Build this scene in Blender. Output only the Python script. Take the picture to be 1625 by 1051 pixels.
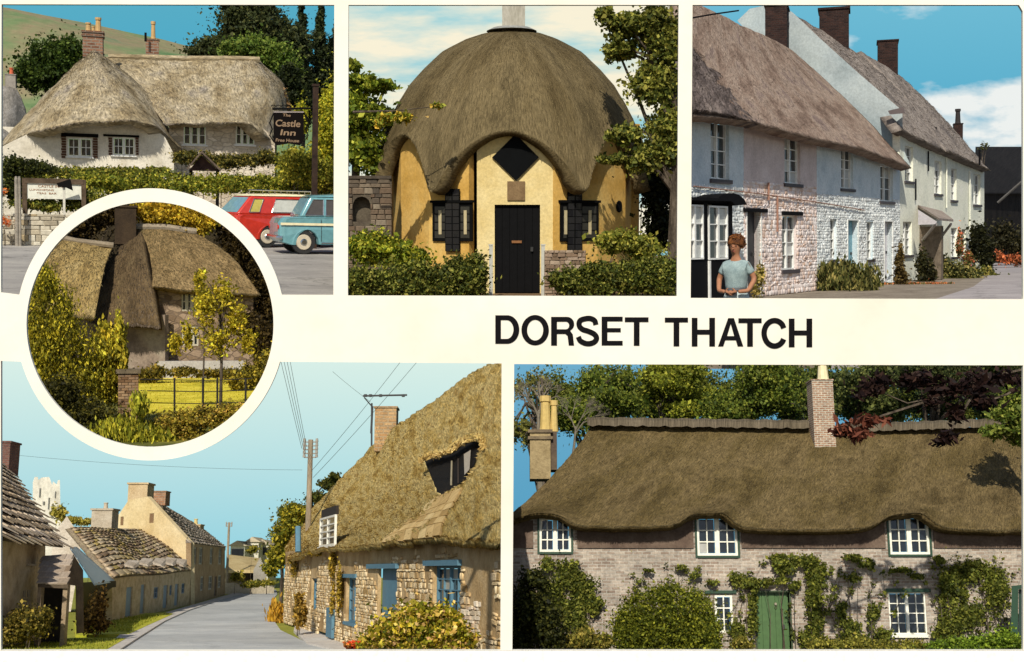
import bpy, math, random
import numpy as np
from mathutils import Vector, Matrix, noise
from mathutils.geometry import tessellate_polygon
random.seed(7); RNG = np.random.default_rng(7)
SC = bpy.context.scene; COL = SC.collection
for o in list(bpy.data.objects): bpy.data.objects.remove(o)

# ---------------------------------------------------------------- camera, sky light, sun, exposure
FL = 2000.0; CX = 812.5; CY = 525.5
cam_d = bpy.data.cameras.new('camera'); cam = bpy.data.objects.new('camera', cam_d); COL.objects.link(cam)
cam_d.sensor_width = 36; cam_d.lens = 36 * FL / 1625.0
cam_d.clip_start = 0.1; cam_d.clip_end = 30000
cam.rotation_euler = (math.pi / 2, 0, 0); cam.location = (0, 0, 0)
SC.camera = cam
SUN_E = math.radians(40); SUN_A = math.radians(10)     # height, and angle to the left of straight behind
world = bpy.data.worlds.new('World'); SC.world = world; world.use_nodes = True
wn = world.node_tree; wn.nodes.clear()
wo = wn.nodes.new('ShaderNodeOutputWorld'); wb = wn.nodes.new('ShaderNodeBackground'); ws = wn.nodes.new('ShaderNodeTexSky')
ws.sky_type = 'NISHITA'; ws.sun_disc = False; ws.sun_elevation = SUN_E; ws.sun_rotation = math.pi + SUN_A
wb.inputs['Strength'].default_value = 0.09
wn.links.new(ws.outputs[0], wb.inputs[0]); wn.links.new(wb.outputs[0], wo.inputs[0])
sun_d = bpy.data.lights.new('sun', 'SUN'); sun = bpy.data.objects.new('sun', sun_d); COL.objects.link(sun)
sun_d.energy = 4.7; sun_d.angle = math.radians(0.5); sun_d.color = (1.0, 0.93, 0.80)
S = Vector((-math.sin(SUN_A) * math.cos(SUN_E), -math.cos(SUN_A) * math.cos(SUN_E), math.sin(SUN_E)))
sun.rotation_euler = S.to_track_quat('Z', 'Y').to_euler()
SC.view_settings.view_transform = 'Standard'; SC.view_settings.look = 'None'
SC.view_settings.exposure = 0; SC.view_settings.gamma = 1; SC.view_settings.use_curve_mapping = False

# ---------------------------------------------------------------- frames: one small world behind each window of the card
class Frame:
    def __init__(f, name, yh, E, s, xc=None):
        f.E = E; f.s = s; f.yh = yh; f.name = name; f.bounds = None
        if xc is None:
            a = math.atan((CY - yh) / FL)
            f.R = Vector((1, 0, 0)); f.F = Vector((0, math.cos(a), math.sin(a))); f.U = Vector((0, -math.sin(a), math.cos(a)))
        else:
            f.F = Vector(((xc - CX) / FL, 1, (CY - yh) / FL)).normalized()
            f.U = (Vector((0, 0, 1)) - f.F * f.F.z).normalized(); f.R = f.F.cross(f.U)
        m = Matrix((f.R, f.F, f.U)).transposed().to_4x4()
        f.M = m @ Matrix.Scale(s, 4) @ Matrix.Translation((0, 0, -E))
    def d(f, px, py):
        r = Vector(((px - CX) / FL, 1, (CY - py) / FL))
        v = Vector((r.dot(f.R), r.dot(f.F), r.dot(f.U)))
        return v / v.y
    def at(f, px, py, Y):
        v = f.d(px, py) * Y; return Vector((v.x, v.y, v.z + f.E))
    def g(f, px, py, z=0.0):
        v = f.d(px, py); t = (z - f.E) / v.z; return Vector((v.x * t, v.y * t, z))
    def inside(f, P):      # which points fall in the picture window this world lies behind (a little margin kept)
        if f.bounds is None: return np.ones(len(P), bool)
        Q = P - np.array([0, 0, f.E]); Wd = Q[:, :1] * np.array(f.R) + Q[:, 1:2] * np.array(f.F) + Q[:, 2:] * np.array(f.U)
        x = CX + Wd[:, 0] / Wd[:, 1] * FL; y = CY - Wd[:, 2] / Wd[:, 1] * FL; return f.bounds(x, y)
    def xy(f, px, Y, py=None):
        v = f.at(px, f.yh if py is None else py, Y); return Vector((v.x, v.y))
    def px2m(f, Y): return Y / FL

class Wall:
    def __init__(w, fr, A, B):
        w.fr = fr; w.A = Vector(A[:2]); w.B = Vector(B[:2]); w.L = (w.B - w.A).length; w.dir = (w.B - w.A) / w.L
        n = Vector((w.dir.y, -w.dir.x))
        if n.dot(-w.A) < 0: n = -n
        w.n = n
    def uv(w, px, py):
        d = w.fr.d(px, py); t = w.n.dot(w.A) / w.n.dot(Vector((d.x, d.y)))
        p = Vector((d.x * t, d.y * t)); return ((p - w.A).dot(w.dir), w.fr.E + d.z * t)
    def P(w, u, z, off=0.0):
        p = w.A + w.dir * u + w.n * off; return Vector((p.x, p.y, z))
    def rect(w, x0, y0, x1, y1):
        xm, ym = (x0 + x1) / 2, (y0 + y1) / 2
        ua, ub = w.uv(x0, ym)[0], w.uv(x1, ym)[0]
        za, zb = w.uv(xm, y1)[1], w.uv(xm, y0)[1]
        return (min(ua, ub), max(ua, ub), za, zb)
    def Y(w, u): return (w.A + w.dir * u).y

# ---------------------------------------------------------------- materials
_M = {}
def _nt(name):
    m = bpy.data.materials.new(name); m.use_nodes = True; nt = m.node_tree; nt.nodes.clear()
    out = nt.nodes.new('ShaderNodeOutputMaterial'); b = nt.nodes.new('ShaderNodeBsdfPrincipled')
    nt.links.new(b.outputs[0], out.inputs[0]); return m, nt, b, out
def _ramp(nt, cols, lo=0.3, hi=0.7):
    r = nt.nodes.new('ShaderNodeValToRGB'); e = r.color_ramp.elements; n = len(cols)
    while len(e) < n: e.new(0.5)
    for i, c in enumerate(cols): e[i].position = lo + (hi - lo) * i / max(1, n - 1); e[i].color = (*c, 1)
    return r
def _coord(nt, kind, scale):
    t = nt.nodes.new('ShaderNodeTexCoord'); m = nt.nodes.new('ShaderNodeMapping'); m.inputs['Scale'].default_value = scale
    nt.links.new(t.outputs['UV' if kind == 'uv' else 'Object'], m.inputs[0]); return m
def _noise(nt, vec, scale, detail=4, rough=.6):
    n = nt.nodes.new('ShaderNodeTexNoise'); n.inputs['Scale'].default_value = scale; n.inputs['Detail'].default_value = detail
    n.inputs['Roughness'].default_value = rough; nt.links.new(vec.outputs[0], n.inputs['Vector']); return n
def _mix(nt, a, b, fac, mode='MIX'):
    m = nt.nodes.new('ShaderNodeMix'); m.data_type = 'RGBA'; m.blend_type = mode
    for sock, v in ((m.inputs[6], a), (m.inputs[7], b), (m.inputs[0], fac)):
        if hasattr(v, 'links'): nt.links.new(v, sock)
        elif isinstance(v, tuple): sock.default_value = (*v, 1)
        else: sock.default_value = v
    return m.outputs[2]
def _bump(nt, b, h, dist, strength=1.0):
    n = nt.nodes.new('ShaderNodeBump'); n.inputs['Distance'].default_value = dist; n.inputs['Strength'].default_value = strength
    nt.links.new(h, n.inputs['Height']); nt.links.new(n.outputs[0], b.inputs['Normal'])

def noisy(name, cols, scale=3.0, bump=0.01, rough=.9, s=1.0, kind='obj', stretch=(1, 1, 1), fine=8.0, spec=.2, patch=.35, metal=0):
    key = ('n', name, round(s, 3))
    if key in _M: return _M[key]
    m, nt, b, out = _nt(name); v = _coord(nt, kind, stretch)
    n1 = _noise(nt, v, scale, 5, .65); r = _ramp(nt, cols, .33, .67); nt.links.new(n1.outputs[0], r.inputs[0])
    n2 = _noise(nt, v, scale * fine, 3, .7)
    r2 = _ramp(nt, [(.55,) * 3, (1.35,) * 3], .3, .7); nt.links.new(n2.outputs[0], r2.inputs[0])
    c = _mix(nt, r.outputs[0], r2.outputs[0], patch, 'MULTIPLY')
    nt.links.new(c, b.inputs['Base Color']); b.inputs['Roughness'].default_value = rough
    b.inputs['Specular IOR Level'].default_value = spec; b.inputs['Metallic'].default_value = metal
    if bump: _bump(nt, b, n2.outputs[0], bump * s)
    _M[key] = m; return m

def roadm(name, cols, s, scale=.5, crack=.35):
    key = ('r', name)
    if key in _M: return _M[key]
    m, nt, b, out = _nt(name); v = _coord(nt, 'obj', (1, 1, 1)); n1 = _noise(nt, v, scale, 6, .7); r = _ramp(nt, cols, .32, .68); nt.links.new(n1.outputs[0], r.inputs[0])
    n2 = _noise(nt, v, 22, 4, .8); r2 = _ramp(nt, [(.7,) * 3, (1.25,) * 3], .3, .7); nt.links.new(n2.outputs[0], r2.inputs[0]); c = _mix(nt, r.outputs[0], r2.outputs[0], .7, 'MULTIPLY')
    nz = _noise(nt, v, 1.5, 4); mx = nt.nodes.new('ShaderNodeVectorMath'); mx.operation = 'MULTIPLY_ADD'; nt.links.new(nz.outputs[1], mx.inputs[0]); mx.inputs[1].default_value = (1.4, 1.4, 1.4); nt.links.new(v.outputs[0], mx.inputs[2])
    e = nt.nodes.new('ShaderNodeTexVoronoi'); e.feature = 'DISTANCE_TO_EDGE'; e.inputs['Scale'].default_value = .28; nt.links.new(mx.outputs[0], e.inputs['Vector'])
    me = _ramp(nt, [(1 - crack,) * 3, (1,) * 3], .004, .014); nt.links.new(e.outputs[0], me.inputs[0]); c = _mix(nt, c, me.outputs[0], 1.0, 'MULTIPLY')
    vp = nt.nodes.new('ShaderNodeTexVoronoi'); vp.inputs['Scale'].default_value = .16; nt.links.new(mx.outputs[0], vp.inputs['Vector']); sp = nt.nodes.new('ShaderNodeSeparateColor'); nt.links.new(vp.outputs['Color'], sp.inputs[0])
    rp = _ramp(nt, [(.88,) * 3, (1.08,) * 3], 0, 1); nt.links.new(sp.outputs[0], rp.inputs[0]); c = _mix(nt, c, rp.outputs[0], 1.0, 'MULTIPLY')
    nt.links.new(c, b.inputs['Base Color']); b.inputs['Roughness'].default_value = .92; b.inputs['Specular IOR Level'].default_value = .15; _bump(nt, b, n2.outputs[0], .01 * s)
    _M[key] = m; return m
def plain(name, col, rough=.6, spec=.4, metal=0, coat=0):
    key = ('p', name)
    if key in _M: return _M[key]
    m, nt, b, out = _nt(name); v = _coord(nt, 'obj', (1, 1, 1)); n = _noise(nt, v, 9.0, 4)
    if max(col) < .02 and 'glass' not in name: spec = .08; rough = .8; col = tuple(c * .5 for c in col)
    r = _ramp(nt, [tuple(x * .86 for x in col), tuple(min(1, x * 1.1) for x in col)]); nt.links.new(n.outputs[0], r.inputs[0])
    nt.links.new(r.outputs[0], b.inputs['Base Color']); b.inputs['Roughness'].default_value = rough
    b.inputs['Specular IOR Level'].default_value = spec; b.inputs['Metallic'].default_value = metal
    b.inputs['Coat Weight'].default_value = coat
    _M[key] = m; return m

def thatch(name, cols, s=1.0, fine=26.0, bump=.03, stain=.5):
    key = ('t', name, round(s, 3))
    if key in _M: return _M[key]
    m, nt, b, out = _nt(name)
    v = _coord(nt, 'uv', (1, .16, 1)); n1 = _noise(nt, v, fine, 5, .75)
    v2 = _coord(nt, 'uv', (1, .45, 1)); n2 = _noise(nt, v2, .9, 5, .6); n3 = _noise(nt, v2, 5.0, 4, .7)
    v4 = _coord(nt, 'uv', (1, 1, 1)); n4 = _noise(nt, v4, fine * .9, 3, .8)
    r = _ramp(nt, cols, .34, .66); nt.links.new(n2.outputs[0], r.inputs[0])
    r1 = _ramp(nt, [(.35,) * 3, (1.5,) * 3], .36, .62); nt.links.new(n1.outputs[0], r1.inputs[0])
    r3 = _ramp(nt, [(.62,) * 3, (1.3,) * 3], .34, .66); nt.links.new(n3.outputs[0], r3.inputs[0])
    c = _mix(nt, r.outputs[0], r1.outputs[0], .75, 'MULTIPLY'); c = _mix(nt, c, r3.outputs[0], stain, 'MULTIPLY')
    nt.links.new(c, b.inputs['Base Color']); b.inputs['Roughness'].default_value = .95; b.inputs['Specular IOR Level'].default_value = .1
    a = nt.nodes.new('ShaderNodeMath'); a.operation = 'ADD'; nt.links.new(n1.outputs[0], a.inputs[0]); nt.links.new(n4.outputs[0], a.inputs[1])
    _bump(nt, b, a.outputs[0], bump * s)
    _M[key] = m; return m

def brickm(name, cols, mortar, s=1.0, bw=.225, bh=.075, bump=.012, ms=.01):
    key = ('b', name, round(s, 3))
    if key in _M: return _M[key]
    m, nt, b, out = _nt(name); v = _coord(nt, 'uv', (1, 1, 1))
    t = nt.nodes.new('ShaderNodeTexBrick'); nt.links.new(v.outputs[0], t.inputs['Vector'])
    t.inputs['Scale'].default_value = 1; t.inputs['Brick Width'].default_value = bw; t.inputs['Row Height'].default_value = bh
    t.inputs['Mortar Size'].default_value = ms; t.inputs['Bias'].default_value = 0.0
    t.inputs['Color1'].default_value = (*cols[0], 1); t.inputs['Color2'].default_value = (*cols[1], 1); t.inputs['Mortar'].default_value = (*mortar, 1)
    n = _noise(nt, v, 1.6, 5, .7); r = _ramp(nt, [(.6,) * 3, (1.35, 1.3, 1.25)], .3, .7); nt.links.new(n.outputs[0], r.inputs[0])
    n2 = _noise(nt, v, 14, 4, .7); r2 = _ramp(nt, [(.5,) * 3, (1.5,) * 3], .3, .7); nt.links.new(n2.outputs[0], r2.inputs[0])
    c = _mix(nt, t.outputs[0], r.outputs[0], .8, 'MULTIPLY'); c = _mix(nt, c, r2.outputs[0], .6, 'MULTIPLY')
    nt.links.new(c, b.inputs['Base Color']); b.inputs['Roughness'].default_value = .92; b.inputs['Specular IOR Level'].default_value = .15
    iv = nt.nodes.new('ShaderNodeMath'); iv.operation = 'SUBTRACT'; iv.inputs[0].default_value = 1.0; nt.links.new(t.outputs['Fac'], iv.inputs[1])
    a = nt.nodes.new('ShaderNodeMath'); a.operation = 'MULTIPLY_ADD'; nt.links.new(n2.outputs[0], a.inputs[0]); a.inputs[1].default_value = .6; nt.links.new(iv.outputs[0], a.inputs[2])
    _bump(nt, b, a.outputs[0], bump * s)
    _M[key] = m; return m

def stonem(name, cols, mortar, s=1.0, scale=4.0, bump=.03, stretch=(1, 1.7, 1), kind='uv'):
    key = ('s', name, round(s, 3))
    if key in _M: return _M[key]
    m, nt, b, out = _nt(name); v = _coord(nt, kind, stretch)
    nz = _noise(nt, v, 2.5, 2); mx = nt.nodes.new('ShaderNodeVectorMath'); mx.operation = 'MULTIPLY_ADD'
    nt.links.new(nz.outputs[1], mx.inputs[0]); mx.inputs[1].default_value = (.25, .25, .25); nt.links.new(v.outputs[0], mx.inputs[2])
    t = nt.nodes.new('ShaderNodeTexVoronoi'); t.inputs['Scale'].default_value = scale; nt.links.new(mx.outputs[0], t.inputs['Vector'])
    e = nt.nodes.new('ShaderNodeTexVoronoi'); e.feature = 'DISTANCE_TO_EDGE'; e.inputs['Scale'].default_value = scale; nt.links.new(mx.outputs[0], e.inputs['Vector'])
    sep = nt.nodes.new('ShaderNodeSeparateColor'); nt.links.new(t.outputs['Color'], sep.inputs[0])
    r = _ramp(nt, cols, .1, .9); nt.links.new(sep.outputs[0], r.inputs[0])
    n2 = _noise(nt, v, scale * 4, 4, .7); r2 = _ramp(nt, [(.6,) * 3, (1.4,) * 3], .3, .7); nt.links.new(n2.outputs[0], r2.inputs[0])
    c = _mix(nt, r.outputs[0], r2.outputs[0], .6, 'MULTIPLY')
    me = _ramp(nt, [(0,) * 3, (1,) * 3], .02, .09); nt.links.new(e.outputs[0], me.inputs[0])
    c = _mix(nt, mortar, c, me.outputs[0]); nt.links.new(c, b.inputs['Base Color'])
    b.inputs['Roughness'].default_value = .93; b.inputs['Specular IOR Level'].default_value = .12
    a = nt.nodes.new('ShaderNodeMath'); a.operation = 'MULTIPLY_ADD'; nt.links.new(n2.outputs[0], a.inputs[0]); a.inputs[1].default_value = .5; nt.links.new(me.outputs[0], a.inputs[2])
    _bump(nt, b, a.outputs[0], bump * s)
    _M[key] = m; return m

def leafm(name='leaf', trans=.4):
    key = ('l', name)
    if key in _M: return _M[key]
    m, nt, b, out = _nt(name); a = nt.nodes.new('ShaderNodeAttribute'); a.attribute_name = 'Col'
    nt.links.new(a.outputs['Color'], b.inputs['Base Color']); b.inputs['Roughness'].default_value = .6; b.inputs['Specular IOR Level'].default_value = .2
    if trans:
        t = nt.nodes.new('ShaderNodeBsdfTranslucent'); nt.links.new(a.outputs['Color'], t.inputs[0])
        x = nt.nodes.new('ShaderNodeMixShader'); x.inputs[0].default_value = trans
        nt.links.new(b.outputs[0], x.inputs[1]); nt.links.new(t.outputs[0], x.inputs[2]); nt.links.new(x.outputs[0], out.inputs[0])
    _M[key] = m; return m

def piecem(name, cols, s=1.0, rough=.92, bump=.02, nscale=1.5):
    key = ('pc', name, round(s, 3))
    if key in _M: return _M[key]
    m, nt, b, out = _nt(name); oi = nt.nodes.new('ShaderNodeObjectInfo'); at = nt.nodes.new('ShaderNodeAttribute'); at.attribute_name = 'rnd'
    ad = nt.nodes.new('ShaderNodeMath'); ad.operation = 'ADD'; nt.links.new(oi.outputs['Random'], ad.inputs[0]); nt.links.new(at.outputs['Fac'], ad.inputs[1])
    fr = nt.nodes.new('ShaderNodeMath'); fr.operation = 'FRACT'; nt.links.new(ad.outputs[0], fr.inputs[0])
    r = _ramp(nt, cols, .05, .95); nt.links.new(fr.outputs[0], r.inputs[0])
    v = _coord(nt, 'obj', (1, 1, 1)); n = _noise(nt, v, nscale, 5, .7); r2 = _ramp(nt, [(.55,) * 3, (1.4,) * 3], .3, .7); nt.links.new(n.outputs[0], r2.inputs[0])
    c = _mix(nt, r.outputs[0], r2.outputs[0], .6, 'MULTIPLY'); nt.links.new(c, b.inputs['Base Color'])
    b.inputs['Roughness'].default_value = rough; b.inputs['Specular IOR Level'].default_value = .15
    if bump: _bump(nt, b, n.outputs[0], bump * s)
    _M[key] = m; return m

def skym(name, top, low, cloud=None, cscale=3.0, cover=.5, stretch=(1, 1, 1), soft=.12, rot=0, zc=None):
    m = bpy.data.materials.new(name); m.use_nodes = True; nt = m.node_tree; nt.nodes.clear()
    out = nt.nodes.new('ShaderNodeOutputMaterial'); e = nt.nodes.new('ShaderNodeEmission'); nt.links.new(e.outputs[0], out.inputs[0])
    t = nt.nodes.new('ShaderNodeTexCoord'); sp = nt.nodes.new('ShaderNodeSeparateXYZ'); nt.links.new(t.outputs['UV'], sp.inputs[0])
    r = _ramp(nt, [low, tuple((a + b) / 2 for a, b in zip(low, top)), top], 0, 1); nt.links.new(sp.outputs[1], r.inputs[0]); c = r.outputs[0]
    if cloud:
        mp = nt.nodes.new('ShaderNodeMapping'); mp.inputs['Scale'].default_value = stretch; mp.inputs['Rotation'].default_value = (0, 0, rot)
        nt.links.new(t.outputs['UV'], mp.inputs[0]); n = _noise(nt, mp, cscale, 6, .55)
        fac = n.outputs[0]
        if zc:
            g = _ramp(nt, [(0,) * 3, (.22,) * 3, (0,) * 3], zc[0], zc[1]); nt.links.new(sp.outputs[1], g.inputs[0])
            ad = nt.nodes.new('ShaderNodeMath'); ad.operation = 'ADD'; nt.links.new(fac, ad.inputs[0]); nt.links.new(g.outputs[0], ad.inputs[1]); fac = ad.outputs[0]
        cr = _ramp(nt, [(0,) * 3, (1,) * 3], cover, cover + soft); nt.links.new(fac, cr.inputs[0])
        c = _mix(nt, c, cloud, cr.outputs[0])
    nt.links.new(c, e.inputs[0]); return m

# ---------------------------------------------------------------- mesh building
class MB:
    def __init__(b): b.v = []; b.f = []; b.uv = []
    def quad(b, p, uv=None):
        n = len(b.v); b.v += [tuple(x) for x in p]; b.f.append(tuple(range(n, n + len(p))))
        b.uv.append(uv or [(0, 0)] * len(p))
    def hexa(b, P8, uvs=None):       # 0-3 back ring, 4-7 front ring
        for f in ((0, 3, 2, 1), (4, 5, 6, 7), (0, 1, 5, 4), (1, 2, 6, 5), (2, 3, 7, 6), (3, 0, 4, 7)):
            pts = [Vector(P8[i]) for i in f]
            e1 = (pts[1] - pts[0]).length; e2 = (pts[2] - pts[1]).length
            if abs((pts[1] - pts[0]).z) > abs((pts[2] - pts[1]).z): uv = [(0, 0), (0, e1), (e2, e1), (e2, 0)]
            else: uv = [(0, 0), (e1, 0), (e1, e2), (0, e2)]
            b.quad(pts, uv)
    def box(b, x0, x1, y0, y1, z0, z1):
        b.hexa([(x0, y1, z0), (x1, y1, z0), (x1, y1, z1), (x0, y1, z1), (x0, y0, z0), (x1, y0, z0), (x1, y0, z1), (x0, y0, z1)])
    def wbox(b, W, u0, u1, z0, z1, o0, o1):
        P = [W.P(u0, z0, o0), W.P(u1, z0, o0), W.P(u1, z1, o0), W.P(u0, z1, o0), W.P(u0, z0, o1), W.P(u1, z0, o1), W.P(u1, z1, o1), W.P(u0, z1, o1)]
        uv = {'f': [(u0, z0), (u1, z0), (u1, z1), (u0, z1)]}
        b.hexa(P)
        b.uv[-5] = uv['f']
    def tube(b, pts, rads, n=8, cap=True):
        pts = [Vector(p) for p in pts]
        if not hasattr(rads, '__len__'): rads = [rads] * len(pts)
        rings = []
        for i, p in enumerate(pts):
            d = (pts[min(i + 1, len(pts) - 1)] - pts[max(i - 1, 0)]).normalized()
            a = d.cross(Vector((0, 0, 1)) if abs(d.z) < .9 else Vector((1, 0, 0))).normalized(); c = d.cross(a)
            base = len(b.v)
            for k in range(n):
                t = 2 * math.pi * k / n; q = p + (a * math.cos(t) + c * math.sin(t)) * rads[i]; b.v.append(tuple(q))
            rings.append(base)
        L = 0
        for i in range(len(pts) - 1):
            l2 = L + (pts[i + 1] - pts[i]).length
            for k in range(n):
                k2 = (k + 1) % n; b.f.append((rings[i] + k, rings[i] + k2, rings[i + 1] + k2, rings[i + 1] + k))
                w = 2 * math.pi * rads[i] / n; b.uv.append([(k * w, L), ((k + 1) * w, L), ((k + 1) * w, l2), (k * w, l2)])
            L = l2
        if cap:
            b.f.append(tuple(range(rings[0], rings[0] + n))); b.uv.append([(0, 0)] * n)
            b.f.append(tuple(range(rings[-1], rings[-1] + n))); b.uv.append([(0, 0)] * n)
    def prism(b, loops, fn, w0, w1):     # loops in 2-D: outer then holes
        flat = [p for l in loops for p in l]
        tris = tessellate_polygon([[Vector((p[0], p[1], 0)) for p in l] for l in loops])
        for w in (w0, w1):
            base = len(b.v); b.v += [tuple(fn(p[0], p[1], w)) for p in flat]
            for t in tris: b.f.append(tuple(base + i for i in t)); b.uv.append([flat[i] for i in t])
        for l in loops:
            n = len(l); per = 0
            for i in range(n):
                p, q = l[i], l[(i + 1) % n]; e = math.dist(p, q); dw = abs(w1 - w0)
                horiz = abs(p[1] - q[1]) < abs(p[0] - q[0])
                uv = [(p[0], 0), (q[0], 0), (q[0], dw), (p[0], dw)] if horiz else [(0, p[1]), (0, q[1]), (dw, q[1]), (dw, p[1])]
                b.quad([fn(*p, w0), fn(*q, w0), fn(*q, w1), fn(*p, w1)], uv)
    def build(b, name, mat, parent=None, fr=None, smooth=False, base=None, fix=True):
        me = bpy.data.meshes.new(name)
        off = Vector(base) if base is not None else Vector((0, 0, 0))
        vs = [(v[0] - off.x, v[1] - off.y, v[2] - off.z) for v in b.v] if base is not None else b.v
        me.from_pydata(vs, [], b.f); me.materials.append(mat)
        l = me.uv_layers.new(name='UVMap'); flat = [c for u in b.uv for p in u for c in p]
        l.data.foreach_set('uv', flat)
        if smooth: me.polygons.foreach_set('use_smooth', [True] * len(me.polygons))
        if fix:
            import bmesh
            bm = bmesh.new(); bm.from_mesh(me); bmesh.ops.remove_doubles(bm, verts=bm.verts, dist=1e-5)
            bmesh.ops.recalc_face_normals(bm, faces=bm.faces); bm.to_mesh(me); bm.free()
        return link(name, me, parent, fr, base)

def link(name, me, parent=None, fr=None, base=None):
    o = bpy.data.objects.new(name, me); COL.objects.link(o)
    if parent is not None:
        o.parent = parent
        if parent.get('is_root'): o.location = [-c for c in parent['is_root']]
    elif fr is not None:
        o.matrix_world = fr.M @ (Matrix.Translation(base) if base is not None else Matrix.Identity(4))
    return o
def tag(o, label=None, cat=None, group=None, kind=None):
    for k, v in (('label', label), ('category', cat), ('group', group), ('kind', kind)):
        if v: o[k] = v
    return o
def thing(fr, name, label, cat, base=(0, 0, 0), group=None):
    o = bpy.data.objects.new(name, None); COL.objects.link(o); o.empty_display_size = .2
    o.matrix_world = fr.M @ Matrix.Translation(base); o['is_root'] = tuple(base)
    return tag(o, label, cat, group)

def np_mesh(name, V, F, mat, cols=None, rnd=None, smooth=False):
    me = bpy.data.meshes.new(name); nv = len(V); nf = len(F); k = F.shape[1]
    me.vertices.add(nv); me.vertices.foreach_set('co', V.astype(np.float32).ravel())
    me.loops.add(nf * k); me.loops.foreach_set('vertex_index', F.astype(np.int32).ravel())
    me.polygons.add(nf); me.polygons.foreach_set('loop_start', np.arange(0, nf * k, k, dtype=np.int32))
    me.update(calc_edges=True)
    if cols is not None:
        a = me.color_attributes.new(name='Col', type='FLOAT_COLOR', domain='POINT')
        a.data.foreach_set('color', np.hstack([cols, np.ones((nv, 1))]).astype(np.float32).ravel())
    if rnd is not None:
        a = me.attributes.new(name='rnd', type='FLOAT', domain='POINT'); a.data.foreach_set('value', rnd.astype(np.float32))
    if smooth: me.polygons.foreach_set('use_smooth', np.ones(nf, bool))
    me.materials.append(mat); me.update(); return me

def leaf_arrays(C, size, cols, flat=.0, long=1.6, up=None):
    """C: (n,3) leaf centres"""
    n = len(C); d = RNG.normal(size=(n, 3)); d[:, 2] *= (1 - flat)
    if up is not None: d = d * .35 + np.array(up)
    d /= np.linalg.norm(d, axis=1)[:, None] + 1e-9
    q = RNG.normal(size=(n, 3)); s = np.cross(d, q); s /= np.linalg.norm(s, axis=1)[:, None] + 1e-9
    sz = size * np.clip(RNG.lognormal(-.12, .33, (n, 1)), .35, 1.8); a = d * sz * long * .5; b_ = s * sz * .5
    V = np.stack([C - a, C + b_ - a * .1, C + a, C - b_ - a * .1], 1).reshape(-1, 3)
    F = np.arange(n * 4).reshape(n, 4)
    cols = np.array(cols); t = RNG.random(n) ** 1.2 * (len(cols) - 1); i = np.minimum(t.astype(int), len(cols) - 2); f = (t - i)[:, None]
    c = cols[i] * (1 - f) + cols[i + 1] * f; c *= RNG.uniform(.7, 1.25, (n, 1))
    return V, F, np.repeat(c, 4, 0)

def clump_points(ells, n, sub=14, subr=.3, fill=.45):
    """ells: list of (centre, (rx,ry,rz)); returns points gathered in tufts over the ellipsoids"""
    w = np.array([(r[0] * r[2] + r[0] * r[1] + r[1] * r[2]) for _, r in ells]); w /= w.sum(); out = []; tint = []
    for (c, r), k in zip(ells, w):
        m = max(8, int(n * k)); ns = max(4, int(sub)); d = RNG.normal(size=(ns, 3)); d /= np.linalg.norm(d, axis=1)[:, None]
        rad = RNG.uniform(fill, .92, (ns, 1)); sc = np.array(c) + d * rad * np.array(r)
        pw = RNG.uniform(.4, 1.5, ns); idx = RNG.choice(ns, m, p=pw ** 2 / (pw ** 2).sum()); dd = np.clip(RNG.normal(size=(m, 3)) * .62, -1.9, 1.9); an = RNG.uniform(.5, 1.5, (ns, 3)) * pw[:, None]
        st = RNG.random(m) < .10; dd[st] *= 1.7
        out.append(sc[idx] + dd * an[idx] * np.array(r) * subr)
        tn = RNG.uniform(.6, 1.3, ns); tint.append(tn[idx])
    return np.vstack(out), np.concatenate(tint)

GREEN_D = [(.012, .028, .008), (.03, .06, .014), (.06, .10, .02)]
GREEN_M = [(.03, .06, .012), (.07, .12, .02), (.14, .20, .035)]
GREEN_Y = [(.07, .11, .012), (.20, .24, .025), (.38, .36, .04)]
def foliage(fr, root, name, ells, n, leafpx, cols, Y, sub=14, subr=.32, fill=.5, long=1.6, core=True, flat=0., up=None, zmin=None):
    ells = [(c, tuple(x * .88 for x in r)) for c, r in ells]; n = int(n * 1.5); leafpx = leafpx * .74; P, t = clump_points(ells, n, int(sub * 1.4), subr, fill)
    if zmin is not None: P[:, 2] = np.maximum(P[:, 2], zmin)
    if core:
        Q, t2 = clump_points([(c, tuple(x * .7 for x in r)) for c, r in ells], max(50, n // 4), sub, .5, .1)
        P = np.vstack([P, Q]); t = np.concatenate([t, t2 * .9])
    k_ = fr.inside(P); P = P[k_]; t = t[k_]
    V, F, c = leaf_arrays(P, leafpx * Y / FL, cols, flat, long, up); c *= np.array([2.15, 1.8, 1.25]) * np.repeat(t, 4)[:, None]
    me = np_mesh(name, V, F, leafm(), cols=np.clip(c, 0, 1))
    o = link(name, me, root, fr)
    return o
def E_(fr, px, py, Y, rx, ry, rd=None):
    k = Y / FL; return (tuple(fr.at(px, py, Y)), (rx * k, (rd if rd is not None else (rx + ry) / 2 * k), ry * k))

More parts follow.
